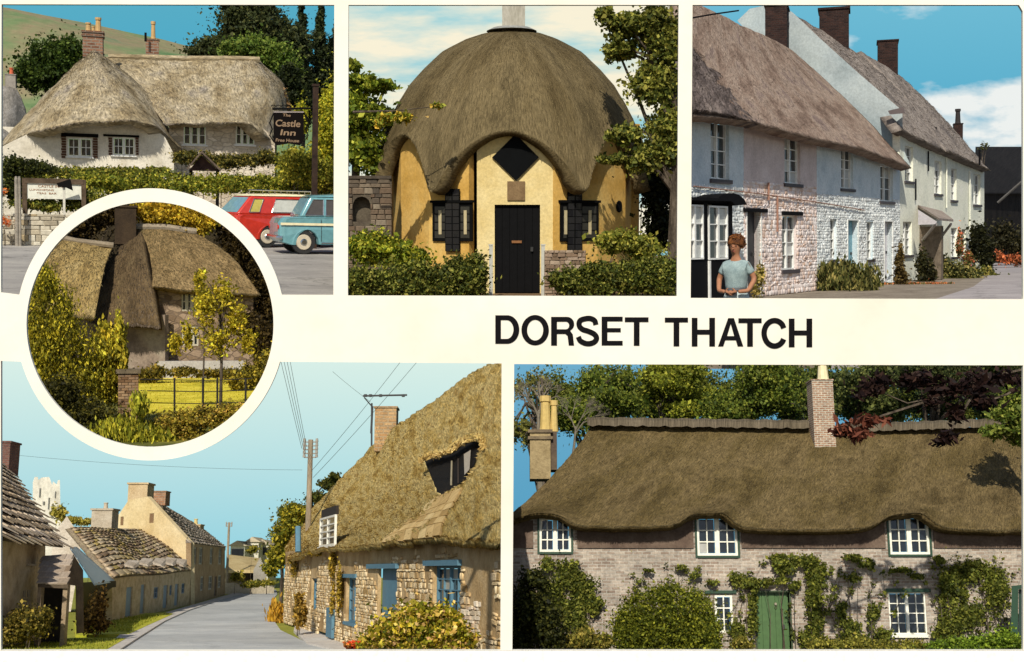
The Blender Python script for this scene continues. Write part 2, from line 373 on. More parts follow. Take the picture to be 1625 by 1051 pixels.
def wood(s=1.0): return noisy('bark', [(.03, .022, .015), (.09, .07, .05), (.15, .12, .09)], 6, .02, s=s, stretch=(1, 1, .25))
def tree(fr, name, label, cat, ells_px, Y, n, leafpx, cols, trunk=None, group=None, sub=14, subr=.32, fill=.5, limbs=6, long=1.6, core=True, rd=None, up=None, seed=0, trad=.03):
    """ells_px: (px,py,rx,ry); trunk: (px, py_top)"""
    ells = [E_(fr, e[0], e[1], Y + (e[4] if len(e) > 4 else 0), e[2], e[3], rd) for e in ells_px]
    bx = fr.xy(trunk[0] if trunk else ells_px[0][0], Y); base = (bx.x, bx.y, 0)
    r = thing(fr, name, label, cat, base, group)
    top = fr.at(trunk[0] if trunk else ells_px[0][0], trunk[1] if trunk else ells_px[0][1], Y); top.x += 0
    b = MB(); h = top.z; R0 = h * trad
    b.tube([Vector((base[0], base[1], 0)), Vector((base[0], base[1], h * .5)) + Vector((h * .01, 0, 0)), top], [R0, R0 * .7, R0 * .25], 8)
    rr = random.Random(seed)
    for i in range(limbs):
        c, rad = ells[i % len(ells)]; st = Vector(base).lerp(top, rr.uniform(.45, .9)); st.x += 0
        en = Vector([c[k] + rad[k] * rr.uniform(-.75, .75) for k in range(3)]); mid = (st + en) / 2 + Vector((0, 0, rr.uniform(0, .1) * h))
        b.tube([st, mid, en], [R0 * .4, R0 * .25, R0 * .08], 5)
    b.build('trunk', wood(fr.s), r)
    foliage(fr, r, 'crown', ells, n, leafpx, cols, Y, sub, subr, fill, long, core, up=up)
    return r
def bush(fr, name, label, cat, ells_px, Y, n, leafpx, cols, group=None, sub=14, subr=.32, fill=.55, long=1.6, stems=4, core=True, rd=None, up=None):
    ells = []
    for e in ells_px:
        YY = Y + (e[4] if len(e) > 4 else 0); ells.append(E_(fr, e[0], e[1], YY, e[2], e[3], rd))
    c0 = ells[0][0]; base = (c0[0], c0[1], 0); r = thing(fr, name, label, cat, base, group)
    b = MB(); rr = random.Random(len(name) + n)
    for i in range(stems):
        c, rad = ells[i % len(ells)]; x = c[0] + rad[0] * rr.uniform(-.5, .5); zs = 0 if fr.name != 'circle' else c[2]
        if fr.name == 'circle' and not fr.inside(np.array([[x, c[1], zs], [x - rad[0] * .2, c[1], zs], [c[0] + rad[0] * .6 * (1 if c[0] > 0 else -1), c[1], c[2]]])).all(): continue
        b.tube([(x, c[1], zs), (x + rad[0] * rr.uniform(-.2, .2), c[1], max(.05, c[2] * .6)), (c[0] + rad[0] * rr.uniform(-.6, .6), c[1], c[2] + rad[2] * .5)], [rad[0] * .035 + .004, rad[0] * .02 + .003, .002], 5)
    b.build('stem', wood(fr.s), r)
    foliage(fr, r, 'foliage', ells, n, leafpx, cols, Y, sub, subr, fill, long, core, up=up, zmin=0.01)
    return r

# ---------------------------------------------------------------- thatch sheets
def catmull(P, n, axis):
    P = np.moveaxis(P, axis, 0); m = len(P); t = np.linspace(0, m - 1, n); i = np.minimum(t.astype(int), m - 2); f = (t - i).reshape(-1, *([1] * (P.ndim - 1)))
    Q = np.concatenate([[2 * P[0] - P[1]], P, [2 * P[-1] - P[-2]]]); p0, p1, p2, p3 = Q[i], Q[i + 1], Q[i + 2], Q[i + 3]
    r = .5 * (2 * p1 + (p2 - p0) * f + (2 * p0 - 5 * p1 + 4 * p2 - p3) * f ** 2 + (3 * p1 - p0 - 3 * p2 + p3) * f ** 3)
    return np.moveaxis(r, 0, axis)
def grid_normals(G, eye):
    du = np.gradient(G, axis=1); dv = np.gradient(G, axis=0); N = np.cross(du, dv); N /= np.linalg.norm(N, axis=2)[..., None] + 1e-9
    mid = N[N.shape[0] // 2, N.shape[1] // 2]; c = G[G.shape[0] // 2, G.shape[1] // 2]
    if np.dot(mid, np.array(eye) - c) < 0: N = -N
    return N
STRAWC = {'grey': [(.16, .13, .10), (.30, .25, .19), (.46, .40, .31)], 'brown': [(.05, .038, .018), (.13, .10, .045), (.24, .185, .085)], 'gold': [(.20, .12, .035), (.46, .32, .10), (.70, .53, .22)], 'dark': [(.03, .022, .015), (.08, .06, .04), (.15, .11, .075)]}
def thatch_sheet(fr, root, name, G, thick, mat, amp=.04, straw=0, strawpx=7, cols='grey', eave=0, label=None, kind=None, ns=1.2, hdir=None):
    """G: (nv,nu,3) fine grid, row 0 at the ridge, last row at the eave"""
    nv, nu = G.shape[:2]; N = grid_normals(G, (0, 0, fr.E)); G = G.copy()
    if amp:
        for i in range(nv):
            for j in range(nu):
                p = Vector(G[i, j]) * ns; G[i, j] += N[i, j] * amp * (noise.noise(p) + .5 * noise.noise(p * 2.7) + .3 * noise.noise(p * 6.1))
    hz = -N.copy(); hz[..., 2] = 0; hl = np.linalg.norm(hz, axis=2)[..., None]; hz = hz / np.maximum(hl, 1e-6) * np.minimum(1, hl * 4); 
    if hdir: hz = np.zeros_like(hz) + np.array([*hdir, 0.0]) * -1
    dn = hz * thick * 1.25; dn[..., 2] -= thick * .30; B = G + dn
    # round the eave lip
    V = np.concatenate([G.reshape(-1, 3), B.reshape(-1, 3)]); o = nv * nu; F = []; U = []
    lu = np.concatenate([[0], np.cumsum(np.linalg.norm(np.diff(G[nv // 2], axis=0), axis=1))]); lv = np.concatenate([[0], np.cumsum(np.linalg.norm(np.diff(G[:, nu // 2], axis=0), axis=1))])
    lue = np.concatenate([[0], np.cumsum(np.linalg.norm(np.diff(G[-1], axis=0), axis=1))])
    for i in range(nv - 1):
        for j in range(nu - 1):
            a, b_, c, d = i * nu + j, i * nu + j + 1, (i + 1) * nu + j + 1, (i + 1) * nu + j
            uv = [(lu[j], lv[i]), (lu[j + 1], lv[i]), (lu[j + 1], lv[i + 1]), (lu[j], lv[i + 1])]
            F.append((a, b_, c, d)); U.append(uv); F.append((o + d, o + c, o + b_, o + a)); U.append(uv[::-1])
    def side(idx):
        L = 0
        for a, b_ in zip(idx[:-1], idx[1:]):
            e = float(np.linalg.norm(V[a] - V[b_])); F.append((a, b_, o + b_, o + a)); U.append([(L, 0), (L + e, 0), (L + e, thick * 2), (L, thick * 2)]); L += e
    side([j for j in range(nu)]); side([(nv - 1) * nu + j for j in range(nu)]); side([i * nu for i in range(nv)]); side([i * nu + nu - 1 for i in range(nv)])
    m = MB(); m.v = [tuple(x) for x in V]; m.f = F; m.uv = U
    ob = m.build(name, mat, root, fr, smooth=True)
    if label: ob['label'] = label
    me = ob.data
    if straw or eave:
        pts = []; dirs = []; ups = []
        dv = np.gradient(G, axis=0); dv /= np.linalg.norm(dv, axis=2)[..., None] + 1e-9
        a = RNG.random(straw) * (nv - 1.001); b_ = RNG.random(straw) * (nu - 1.001)
        if eave: a = np.concatenate([a, np.full(eave, nv - 1.002) - RNG.random(eave) * .6]); b_ = np.concatenate([b_, RNG.random(eave) * (nu - 1.001)])
        i = a.astype(int); j = b_.astype(int); fi = (a - i)[:, None]; fj = (b_ - j)[:, None]
        C = G[i, j] * (1 - fi) * (1 - fj) + G[i + 1, j] * fi * (1 - fj) + G[i, j + 1] * (1 - fi) * fj + G[i + 1, j + 1] * fi * fj
        D = dv[i, j]; NN = N[i, j]; n = len(C)
        k = np.linalg.norm(C[:, 1:2] * 1.0, axis=1)[:, None] / FL
        ln = strawpx * k * RNG.uniform(.5, 1.4, (n, 1)); wd = k * RNG.uniform(.35, .8, (n, 1))
        side_ = np.cross(D, NN); D2 = D + side_ * RNG.normal(0, .22, (n, 1)) + NN * RNG.uniform(.0, .22, (n, 1)); 
        A = C - NN * k * .3; T = C + D2 * ln + NN * k * .4
        k_ = fr.inside(C); A, T, side_, wd = A[k_], T[k_], side_[k_], wd[k_]; n = len(A)
        Vs = np.stack([A - side_ * wd, A + side_ * wd, T], 1).reshape(-1, 3); Fs = np.arange(n * 3).reshape(n, 3)
        cc = np.array(STRAWC[cols]); t = RNG.random(n) * 2; ii = np.minimum(t.astype(int), 1); f = (t - ii)[:, None]; c = cc[ii] * (1 - f) + cc[ii + 1] * f
        sm = np_mesh('straw', Vs, Fs, leafm('straw', 0), cols=np.repeat(c, 3, 0))
        so = link('straw', sm, ob, fr); so['kind'] = 'stuff'
    return ob
def rows_grid(fr, rows, nu, nv):
    P = np.array([[list(fr.at(*c)) for c in r] for r in rows]); return catmull(catmull(P, nv, 0), nu, 1)
def roof(fr, root, name, rows, thick, mat, nu=70, nv=26, **k):
    return thatch_sheet(fr, root, name, rows_grid(fr, rows, nu, nv), thick, mat, **k)

# ---------------------------------------------------------------- many alike pieces
_PM = {}
def piece_variants(kind, mat, nvar=4):
    key = (kind, mat.name)
    if key in _PM: return _PM[key]
    out = []; rr = random.Random(hash(kind) % 97 if False else len(kind))
    for v in range(nvar):
        j = lambda a: rr.uniform(-a, a)
        if kind == 'block':
            q = [(-1, -1), (1, -1), (1, 1), (-1, 1)]; fr_ = [(x * (.82 + j(.08)), y * (.78 + j(.12))) for x, y in q]; mid = [(x * (1 + j(.08)), y * (1 + j(.1))) for x, y in q]
            V = [(x, y, -1) for x, y in mid] + [(x, y, .45 + j(.15)) for x, y in mid] + [(x, y, 1 + j(.12)) for x, y in fr_]
        elif kind == 'brick':
            q = [(-1, -1), (1, -1), (1, 1), (-1, 1)]; V = [(x, y, -1) for x, y in q] + [(x, y, .8) for x, y in q] + [(x * .95, y * .9, 1 + j(.05)) for x, y in q]
        else:   # slate: thick lower edge, irregular outline
            q = [(-1 + j(.06), -1 + j(.08)), (1 + j(.06), -1 + j(.12)), (1, 1), (-1, 1)]; V = [(x, y, -1) for x, y in q] + [(x, y, .7 + j(.2)) for x, y in q] + [(x * .93, y * .95, 1 + j(.1)) for x, y in q]
        F = [(3, 2, 1, 0)]
        for r in (0, 4):
            for i in range(4): F.append((r + i, r + (i + 1) % 4, r + 4 + (i + 1) % 4, r + 4 + i))
        F.append((8, 9, 10, 11)); out.append((np.array(V, float), F))
    ms = []
    for V, F in out:
        me = bpy.data.meshes.new(kind); me.from_pydata([tuple(x) for x in V], [], F); me.materials.append(mat); ms.append(me)
    _PM[key] = (out, ms); return _PM[key]
def pieces(fr, root, name, mats, mat, kind='block', limit=300, many=None):
    """mats: list of (centre, ax, ay, az) half vectors, frame metres"""
    var, ms = piece_variants(kind, mat); rr = random.Random(3)
    def size(m): return -(Vector(m[1]).length * Vector(m[2]).length) / (m[0][1] ** 2)
    mats = sorted(mats, key=size); base = Vector(root['is_root']) if root.get('is_root') else Vector((0, 0, 0))
    for c, ax, ay, az in mats[:limit]:
        o = bpy.data.objects.new(name, ms[rr.randrange(len(ms))]); COL.objects.link(o); o.parent = root
        m = Matrix((ax, ay, az)).transposed().to_4x4(); m.translation = Vector(c) - base; o.matrix_local = m
    rest = mats[limit:]
    if rest:
        Vs = []; Fs = []; rn = []; o_ = 0; vv = [(np.array(v), np.array(f[0:] )) for v, f in var]
        for c, ax, ay, az in rest:
            v, f = vv[rr.randrange(len(vv))]; A = np.array([list(ax), list(ay), list(az)]); Vs.append(v @ A + np.array(list(c))); Fs.append(f + o_); rn.append(np.full(len(v), rr.random())); o_ += len(v)
        me = np_mesh(many or name, np.vstack(Vs), np.vstack(Fs), mat, rnd=np.concatenate(rn)); o = link(many or name + 's', me, root, fr); o['kind'] = 'stuff'
def stone_list(W, u0, u1, z0, z1, holes, sw, sh, dep=.03, var=.35, gap=.012, off=0.0, jit=.02, seed=1, mask=None):
    rr = random.Random(seed); out = []; z = z0
    while z < z1 - sh * .3:
        h = sh * rr.uniform(1 - var, 1 + var); h = min(h, z1 - z); u = u0 - rr.random() * sw
        while u < u1:
            w = sw * rr.uniform(1 - var * 1.4, 1 + var * 1.6); a, b = max(u, u0), min(u + w, u1); u += w
            if b - a < sw * .25: continue
            segs = [(a, b)]
            for (ha, hb, za, zb) in holes:
                if z + h > za + .01 and z < zb - .01:
                    ns = []
                    for s0, s1 in segs:
                        if s1 <= ha or s0 >= hb: ns.append((s0, s1))
                        else:
                            if ha - s0 > sw * .2: ns.append((s0, ha))
                            if s1 - hb > sw * .2: ns.append((hb, s1))
                    segs = ns
            for s0, s1 in segs:
                cu, cz = (s0 + s1) / 2, z + h / 2
                if mask and not mask(cu, cz): continue
                d = dep * rr.uniform(.5, 1.3); c = W.P(cu, cz, off + d * .2); t = rr.uniform(-jit, jit)
                ux = Vector((W.dir.x, W.dir.y, 0)); nz = Vector((W.n.x, W.n.y, 0)); hw = (s1 - s0) / 2 - gap / 2; hh = h / 2 - gap / 2
                if ux.cross(Vector((0, 0, 1))).dot(nz) < 0: ux = -ux
                out.append((c, ux * hw + Vector((0, 0, t * hw)), Vector((0, 0, hh)) - ux * t * hh, nz * d))
        z += h
    return out
def slate_list(P00, P10, P11, P01, rows, cols, th=.03, seed=2, over=1.25, gap=.03, sag=0, jit=.08, fn=None):
    """corners: top-left, top-right, bottom-right, bottom-left"""
    rr = random.Random(seed); out = []; P = [Vector(p) for p in (P00, P10, P11, P01)]
    f = fn or (lambda u, v: (P[0] * (1 - u) + P[1] * u) * (1 - v) + (P[3] * (1 - u) + P[2] * u) * v)
    vs = [0];
    for i in range(rows): vs.append(vs[-1] + (1 + .6 * i / rows) * rr.uniform(.8, 1.2))
    vs = [v / vs[-1] for v in vs]
    for i in range(rows):
        v0, v1 = vs[i], vs[i + 1]; n = max(1, int(cols / (1 + .35 * i / rows))); ws = [rr.uniform(.7, 1.3) for _ in range(n)]; t = sum(ws); u = 0; 
        for w in ws:
            u0, u1 = u, u + w / t; u = u1; um = (u0 + u1) / 2; vm = (v0 + v1) / 2
            c = f(um, vm); ax = (f(u1, vm) - f(u0, vm)) / 2 * (1 - gap); ay = (f(um, v0) - f(um, v1)) / 2 * over
            n_ = ax.cross(ay).normalized()
            if n_.z < 0: n_ = -n_; 
            ay = ay + n_ * (-th * .9); k = rr.uniform(-jit, jit); ay = ay + ax * k * .3
            nn = n_ * th * rr.uniform(.7, 1.2)
            if ax.cross(ay).dot(nn) < 0: ax = -ax
            out.append((c + n_ * th * .5 + ay * rr.uniform(-.1, .05), ax, ay, nn))
    return out

# ---------------------------------------------------------------- windows, walls, chimneys
def glassm(name='window_glass', col=(.012, .016, .02), rough=.12):
    return plain(name, col, rough, .6)
def window(fr, root, W, px, nx, nz, fm, leafs=1, inset=.08, fw=None, sill=None, curtain=0, label=None, bw=None, rectuv=None, gm=None, cm=None):
    u0, u1, z0, z1 = rectuv or W.rect(*px); w = u1 - u0; h = z1 - z0; fw = fw or min(w, h) * .07; bw = bw or fw * .55
    b = MB(); o0, o1 = -inset - .05, -inset + .03
    for l in range(leafs):
        a = u0 + w * l / leafs; c = u0 + w * (l + 1) / leafs
        b.wbox(W, a, a + fw, z0, z1, o0, o1); b.wbox(W, c - fw, c, z0, z1, o0, o1)
        b.wbox(W, a + fw, c - fw, z0, z0 + fw, o0, o1 - .002); b.wbox(W, a + fw, c - fw, z1 - fw, z1, o0, o1 - .002)
    o = b.build('window', fm, root, fr)
    if label: o['label'] = label
    rr = random.Random(int(u0 * 100))
    bars = MB()
    for l in range(leafs):
        a = u0 + w * l / leafs + fw; c = u0 + w * (l + 1) / leafs - fw
        for i in range(1, nx): x = a + (c - a) * i / nx; bars = MB(); bars.wbox(W, x - bw / 2, x + bw / 2, z0 + fw, z1 - fw, o0 + .015, o1 - .01); bars.build('glazing_bar', fm, o, fr)
        for k in range(1, nz): z = z0 + fw + (h - 2 * fw) * k / nz; bars = MB(); bars.wbox(W, a, c, z - bw / 2, z + bw / 2, o0 + .017, o1 - .012); bars.build('glazing_bar', fm, o, fr)
        for i in range(nx):
            for k in range(nz):
                p = MB(); xa = a + (c - a) * i / nx + bw * .4; xb = a + (c - a) * (i + 1) / nx - bw * .4; za = z0 + fw + (h - 2 * fw) * k / nz + bw * .4; zb = z0 + fw + (h - 2 * fw) * (k + 1) / nz - bw * .4
                t = rr.uniform(-.006, .006); q = [W.P(xa, za, o0 + .02 + t), W.P(xb, za, o0 + .02 - t), W.P(xb, zb, o0 + .02), W.P(xa, zb, o0 + .02)]
                r_ = [v - Vector((W.n.x, W.n.y, 0)) * .01 for v in q]; p.hexa(r_ + q)
                cur = curtain and (rr.random() < curtain)
                p.build('pane', (cm or plain('net_curtain_behind_glass', (.5, .5, .47), .25, .5)) if cur else (gm or glassm()), o, fr, fix=False)
    if sill:
        s = MB(); s.wbox(W, u0 - w * .08, u1 + w * .08, z0 - h * .07, z0, -inset, .07); s.build('sill', sill, o, fr)
    return o, (u0, u1, z0, z1)
def wall_poly(fr, root, name, W, outer, holes, thick, mat, px=True, smooth=False):
    ol = [W.uv(*p) for p in outer] if px else outer
    hl = [[(a, c), (b_, c), (b_, d), (a, d)] for a, b_, c, d in holes]
    b = MB(); b.prism([ol] + hl, lambda u, z, w: W.P(u, z, w), 0, -thick); return b.build(name, mat, root, fr)
def door(fr, root, W, px, mat, planks=4, inset=.1, knob=True, frame=None, rectuv=None, fw=.06):
    u0, u1, z0, z1 = rectuv or W.rect(*px); b = MB(); w = (u1 - u0)
    b.wbox(W, u0, u1, z0, z1, -inset - .06, -inset - .03); o = b.build('door', mat, root, fr)
    for i in range(planks):
        p = MB(); a = u0 + w * i / planks + .006; c = u0 + w * (i + 1) / planks - .006; p.wbox(W, a, c, z0 + .02, z1 - .01, -inset - .03, -inset); p.build('plank', mat, o, fr)
    if knob:
        k = MB(); uc = u0 + w * .82; zc = z0 + (z1 - z0) * .5; k.wbox(W, uc - .03, uc + .03, zc - .05, zc + .05, -inset, -inset + .05); k.build('handle', plain('dark_iron', (.03, .03, .03), .4), o, fr)
    if frame:
        f = MB(); f.wbox(W, u0 - fw, u0, z0, z1 + fw, -inset - .06, .03); f.wbox(W, u1, u1 + fw, z0, z1 + fw, -inset - .06, .03); f.wbox(W, u0, u1, z1, z1 + fw, -inset - .06, .028); f.build('door_frame', frame, o, fr)
    return o, (u0, u1, z0, z1)
def chimney(fr, root, px, Y, mat, dep=None, pots=(), capm=None, cap=.06, potm=None, bands=1):
    """px: (x0,y0,x1,y1) shaft; y1 runs down into the roof; pots: list of (px,ytop,w)"""
    x0, y0, x1, y1 = px; a = fr.at(x0, y0, Y); b_ = fr.at(x1, y1, Y); w = b_.x - a.x; dep = dep or w
    b = MB(); b.box(a.x, b_.x, Y, Y + dep, b_.z, a.z); o = b.build('chimney', mat, root, fr)
    c = MB(); h = w * cap * 1.5
    for k in range(bands): c.box(a.x - w * cap, b_.x + w * cap, Y - w * cap, Y + dep + w * cap, a.z - h * (1 + 2.2 * k), a.z - h * (2.2 * k) + (.002 if k == 0 else 0))
    c.build('chimney_cap', capm or mat, o, fr)
    for (xp, yt, wp) in pots:
        t = fr.at(xp, yt, Y); r = wp * Y / FL / 2; m = MB(); yy = Y + dep / 2
        m.tube([(t.x, yy, a.z - .01), (t.x, yy, a.z + (t.z - a.z) * .15), (t.x, yy, a.z + (t.z - a.z) * .82), (t.x, yy, a.z + (t.z - a.z) * .84), (t.x, yy, t.z)], [r * 1.15, r, r * .8, r * 1.05, r * 1.05], 10)
        m.build('chimney_pot', potm or plain('clay_pot', (.45, .22, .10), .8), o, fr, smooth=False)
    return o
def ground_sheet(fr, name, mat, pxs, z=0.0, kind='structure', sub=1):
    b = MB(); P = [fr.g(x, y, z) for x, y in pxs]
    loop = [(p.x, p.y) for p in P]
    b.prism([loop], lambda u, v, w: (u, v, w), z, z - .12)
    o = b.build(name, mat, None, fr); o['kind'] = kind; return o
def backdrop(fr, Y, px, mat, name='sky'):
    x0, y0, x1, y1 = px; c = [fr.at(x0, y1, Y), fr.at(x1, y1, Y), fr.at(x1, y0, Y), fr.at(x0, y0, Y)]
    b = MB(); b.quad(c, [(0, 0), (1, 0), (1, 1), (0, 1)]); o = b.build(name, mat, None, fr, fix=False); o['kind'] = 'structure'; return o
def grass(fr, name, label, pts_fn, n, hpx, cols, cat='grass', z=0., wpx=.9):
    P = []; H = []; 
    for _ in range(n):
        p = pts_fn(); P.append(p)
    P = np.array(P); k = P[:, 1:2] / FL; n = len(P); h = hpx * k * RNG.uniform(.4, 1.3, (n, 1)); a = RNG.random((n, 1)) * 6.28
    s = np.hstack([np.cos(a), np.sin(a), a * 0]) * wpx * k; lean = RNG.normal(0, .25, (n, 3)) * h; lean[:, 2] = 0; T = P + lean + np.hstack([h * 0, h * 0, h])
    V = np.stack([P - s, P + s, T], 1).reshape(-1, 3); F = np.arange(n * 3).reshape(n, 3); cc = np.array(cols); t = RNG.random(n) * (len(cc) - 1); i = np.minimum(t.astype(int), len(cc) - 2); f = (t - i)[:, None]
    c = cc[i] * (1 - f) + cc[i + 1] * f; me = np_mesh(name, V, F, leafm(), cols=np.repeat(c, 3, 0)); o = link(name, me, None, fr); o['kind'] = 'stuff'; o['label'] = label; o['category'] = cat; return o
# ================================================================ THE CARD
CD = 17.0
def cp(x, y, w=0.0): return Vector(((x - CX) / FL * CD, CD + w, (CY - y) / FL * CD))
def arc(cx, cy, rx, ry, a0, a1, n):
    return [(cx + rx * math.cos(a0 + (a1 - a0) * i / n), cy + ry * math.sin(a0 + (a1 - a0) * i / n)) for i in range(n + 1)]
RC = (239, 515)
aT = math.asin((468 - 515) / 215); aB = math.asin((574 - 515) / 215)
TL_open = [(2.5, 7), (530.5, 8), (529, 468), *[p for p in arc(*RC, 213.5, 216, aT, -math.pi - aT, 60)], (1.5, 464)]
BL_open = [(1.5, 573), *arc(*RC, 213.5, 216, math.pi - aB, aB, 60), (796, 577), (794, 1032), (1.5, 1032)]
TM_open = [(553, 8), (1077, 8), (1074, 470), (552, 469)]
TR_open = [(1099, 8), (1617, 8), (1623, 18), (1623.5, 475), (1096, 473)]
BR_open = [(816, 578), (1623.5, 580), (1623.5, 1032), (813, 1032)]
CI_open = arc(238, 515, 196, 194.5, 0, 2 * math.pi, 90)[:-1]
card_m = noisy('cream_card', [(.74, .71, .60), (.80, .77, .67), (.83, .81, .73)], .35, 0.0, .55, kind='obj', fine=30, patch=.03, spec=.3)
b = MB(); b.prism([[(-14, -14), (1640, -14), (1640, 1032.5), (-14, 1032.5)], TL_open, BL_open, TM_open, TR_open, BR_open, CI_open], cp, 0, .05)
card = b.build('postcard_mount', card_m, None)
tag(card, 'large cream card mount with six picture openings and black DORSET THATCH lettering', 'picture mount')
pm = plain('white_paper', (.86, .86, .86), .6)
b = MB(); b.prism([[(-14, 1033), (1640, 1033), (1640, 1075), (-14, 1075)]], cp, -.004, .05)
tag(b.build('paper_strip', pm, None), 'plain white paper strip below the cream card', 'paper')
ink = plain('black_ink', (.012, .011, .013), .5)
def stroke(pts, w, close=False):
    L = []; R = []; n = len(pts)
    for i, p in enumerate(pts):
        q0 = pts[max(i - 1, 0)]; q1 = pts[min(i + 1, n - 1)]; d = Vector((q1[0] - q0[0], q1[1] - q0[1])).normalized(); h = (w[i] if hasattr(w, '__len__') else w) / 2
        L.append((p[0] - d.y * h, p[1] + d.x * h)); R.append((p[0] + d.y * h, p[1] - d.x * h))
    return L + R[::-1]
def spline(pts, n=40):
    P = np.array(pts, float); return [tuple(p) for p in catmull(P, n, 0)]
def letterT(x0, x1, y0, y1, sv=9, sh=7.4):
    m = (x0 + x1) / 2; return [[(x0, y0), (x1, y0), (x1, y0 + sh), (m + sv / 2, y0 + sh), (m + sv / 2, y1), (m - sv / 2, y1), (m - sv / 2, y0 + sh), (x0, y0 + sh)]]
def letterH(x0, x1, y0, y1, sv=9, sh=7.6):
    m = (y0 + y1) / 2; return [[(x0, y0), (x0 + sv, y0), (x0 + sv, m - sh / 2), (x1 - sv, m - sh / 2), (x1 - sv, y0), (x1, y0), (x1, y1), (x1 - sv, y1), (x1 - sv, m + sh / 2), (x0 + sv, m + sh / 2), (x0 + sv, y1), (x0, y1)]]
PI = math.pi
LET = []
LET.append([[(786, 500.5), (807, 500.5), *arc(805, 523, 19, 22.5, -PI / 2 + .15, PI / 2 - .15, 20), (807, 545.5), (786, 545.5)], [(794.8, 508), (804, 508), *arc(804, 523, 10.8, 15, -PI / 2 + .15, PI / 2 - .15, 18), (804, 538), (794.8, 538)]])
LET.append([arc(849.2, 524, 21.8, 24, 0, 2 * PI, 48)[:-1], arc(849.2, 524, 12.8, 16.5, 0, 2 * PI, 40)[:-1]])
LET.append([[(874.5, 503), (899, 503), *arc(899.5, 514.3, 11.6, 11.3, -PI / 2 + .1, PI / 2 - .5, 16), (905.5, 526), (909, 531), (911, 548.3), (902.5, 548.3), (900.5, 533), (897, 530), (883.8, 530), (883.8, 548.3), (874.5, 548.3)], [(883.8, 510.5), (898, 510.5), *arc(898, 516.6, 5.2, 6.1, -PI / 2 + .1, PI / 2 - .1, 10), (898, 522.7), (883.8, 522.7)]])
LET.append([stroke(spline([(945.5, 515.5), (943.5, 509), (937, 505.6), (929, 505.8), (920.5, 509), (919, 516.5), (924, 522.5), (933, 525.6), (942.5, 530), (946.6, 536), (944, 542), (937, 545.2), (929, 545), (921, 541), (917.6, 534.5)], 60), 8.3)])
LET.append([[(954.7, 502.7), (988, 502.7), (988, 510), (963.8, 510), (963.8, 520.8), (985, 520.8), (985, 527.2), (963.8, 527.2), (963.8, 541), (988, 541), (988, 548.2), (954.7, 548.2)]])
LET.append(letterT(991.5, 1029, 503.7, 548.6))
LET.append(letterT(1055, 1091.7, 504.2, 549.6)); LET.append(letterH(1097.7, 1134.5, 504.5, 549.8))
LET.append([[(1139.5, 549.8), (1155.5, 505), (1164.5, 505), (1179.3, 549.8), (1170.5, 549.8), (1167.6, 540), (1150.8, 540), (1147.6, 549.8)], [(1153.6, 533.5), (1159.4, 514), (1165, 533.5)]])
LET.append(letterT(1171.7, 1208.5, 505.3, 550))
LET.append([stroke([(1247.5 - 4.0, 520.8)] + arc(1229, 529, 16.6, 20.2, -.62, -2 * PI + .62, 50)[1:-1] + [(1243.5, 538.2)], 8.5)])
LET.append(letterH(1251.7, 1288.7, 505.8, 551))
for l in LET:
    b = MB(); b.prism(l, cp, -.010, .002); b.build('letter', ink, card, fix=False)
# ================================================================ WORLD 1 (top left): thatched inn, car park
TL = Frame('inn', 298, 1.6, 24.0, 270); f = TL; s = f.s; f.bounds = lambda x, y: (x < 540) & (x > -40) & (y > -20) & (y < 480)
backdrop(f, 420, (-14, 300, 541, -6), skym('sky_inn', (.035, .36, .60), (.10, .42, .56)))
tarm = roadm('grey_road', [(.25, .235, .215), (.33, .31, .285), (.42, .395, .35)], s)
ground_sheet(f, 'ground', noisy('earth_green', [(.05, .07, .02), (.09, .10, .04)], .5, .01, s=s), [(-14, 489), (540, 489), (540, 322), (-14, 318)], -.02)
ground_sheet(f, 'road', tarm, [(-14, 489), (540, 489), (540, 371), (-14, 371)])
# hill
hp = [(-14, 6), (40, 15), (120, 33), (200, 52), (260, 63), (320, 76), (400, 92), (541, 112)]
P = []
for j, (x, y) in enumerate(hp):
    t = f.at(x, y, 330); bt = f.at(x, 250, 240); bt.z = -.5; m = f.at(x, (y * 1.1 + 160) / 2, 290); P.append([t, m, bt])
G = np.array([[list(P[j][i]) for j in range(len(hp))] for i in range(3)]); G = catmull(catmull(G, 24, 0), 60, 1)
for i in range(24):
    for j in range(60): G[i, j, 2] += noise.noise(Vector(G[i, j]) * .03) * 1.6
V = G.reshape(-1, 3); V = np.vstack([V, V + np.array([0, 6, -3])]); n_ = 24 * 60; Fq = np.array([[i * 60 + j, i * 60 + j + 1, (i + 1) * 60 + j + 1, (i + 1) * 60 + j] for i in range(23) for j in range(59)]); Fq = np.vstack([Fq, Fq[:, ::-1] + n_])
hm = noisy('hill_grass', [(.07, .16, .06), (.15, .20, .09), (.23, .19, .11), (.12, .19, .10)], .035, .2, s=s, fine=14, stretch=(1, 1, 1.5), patch=.3)
o = link('hill', np_mesh('hill', V, Fq, hm, smooth=True), None, f); o['kind'] = 'structure'

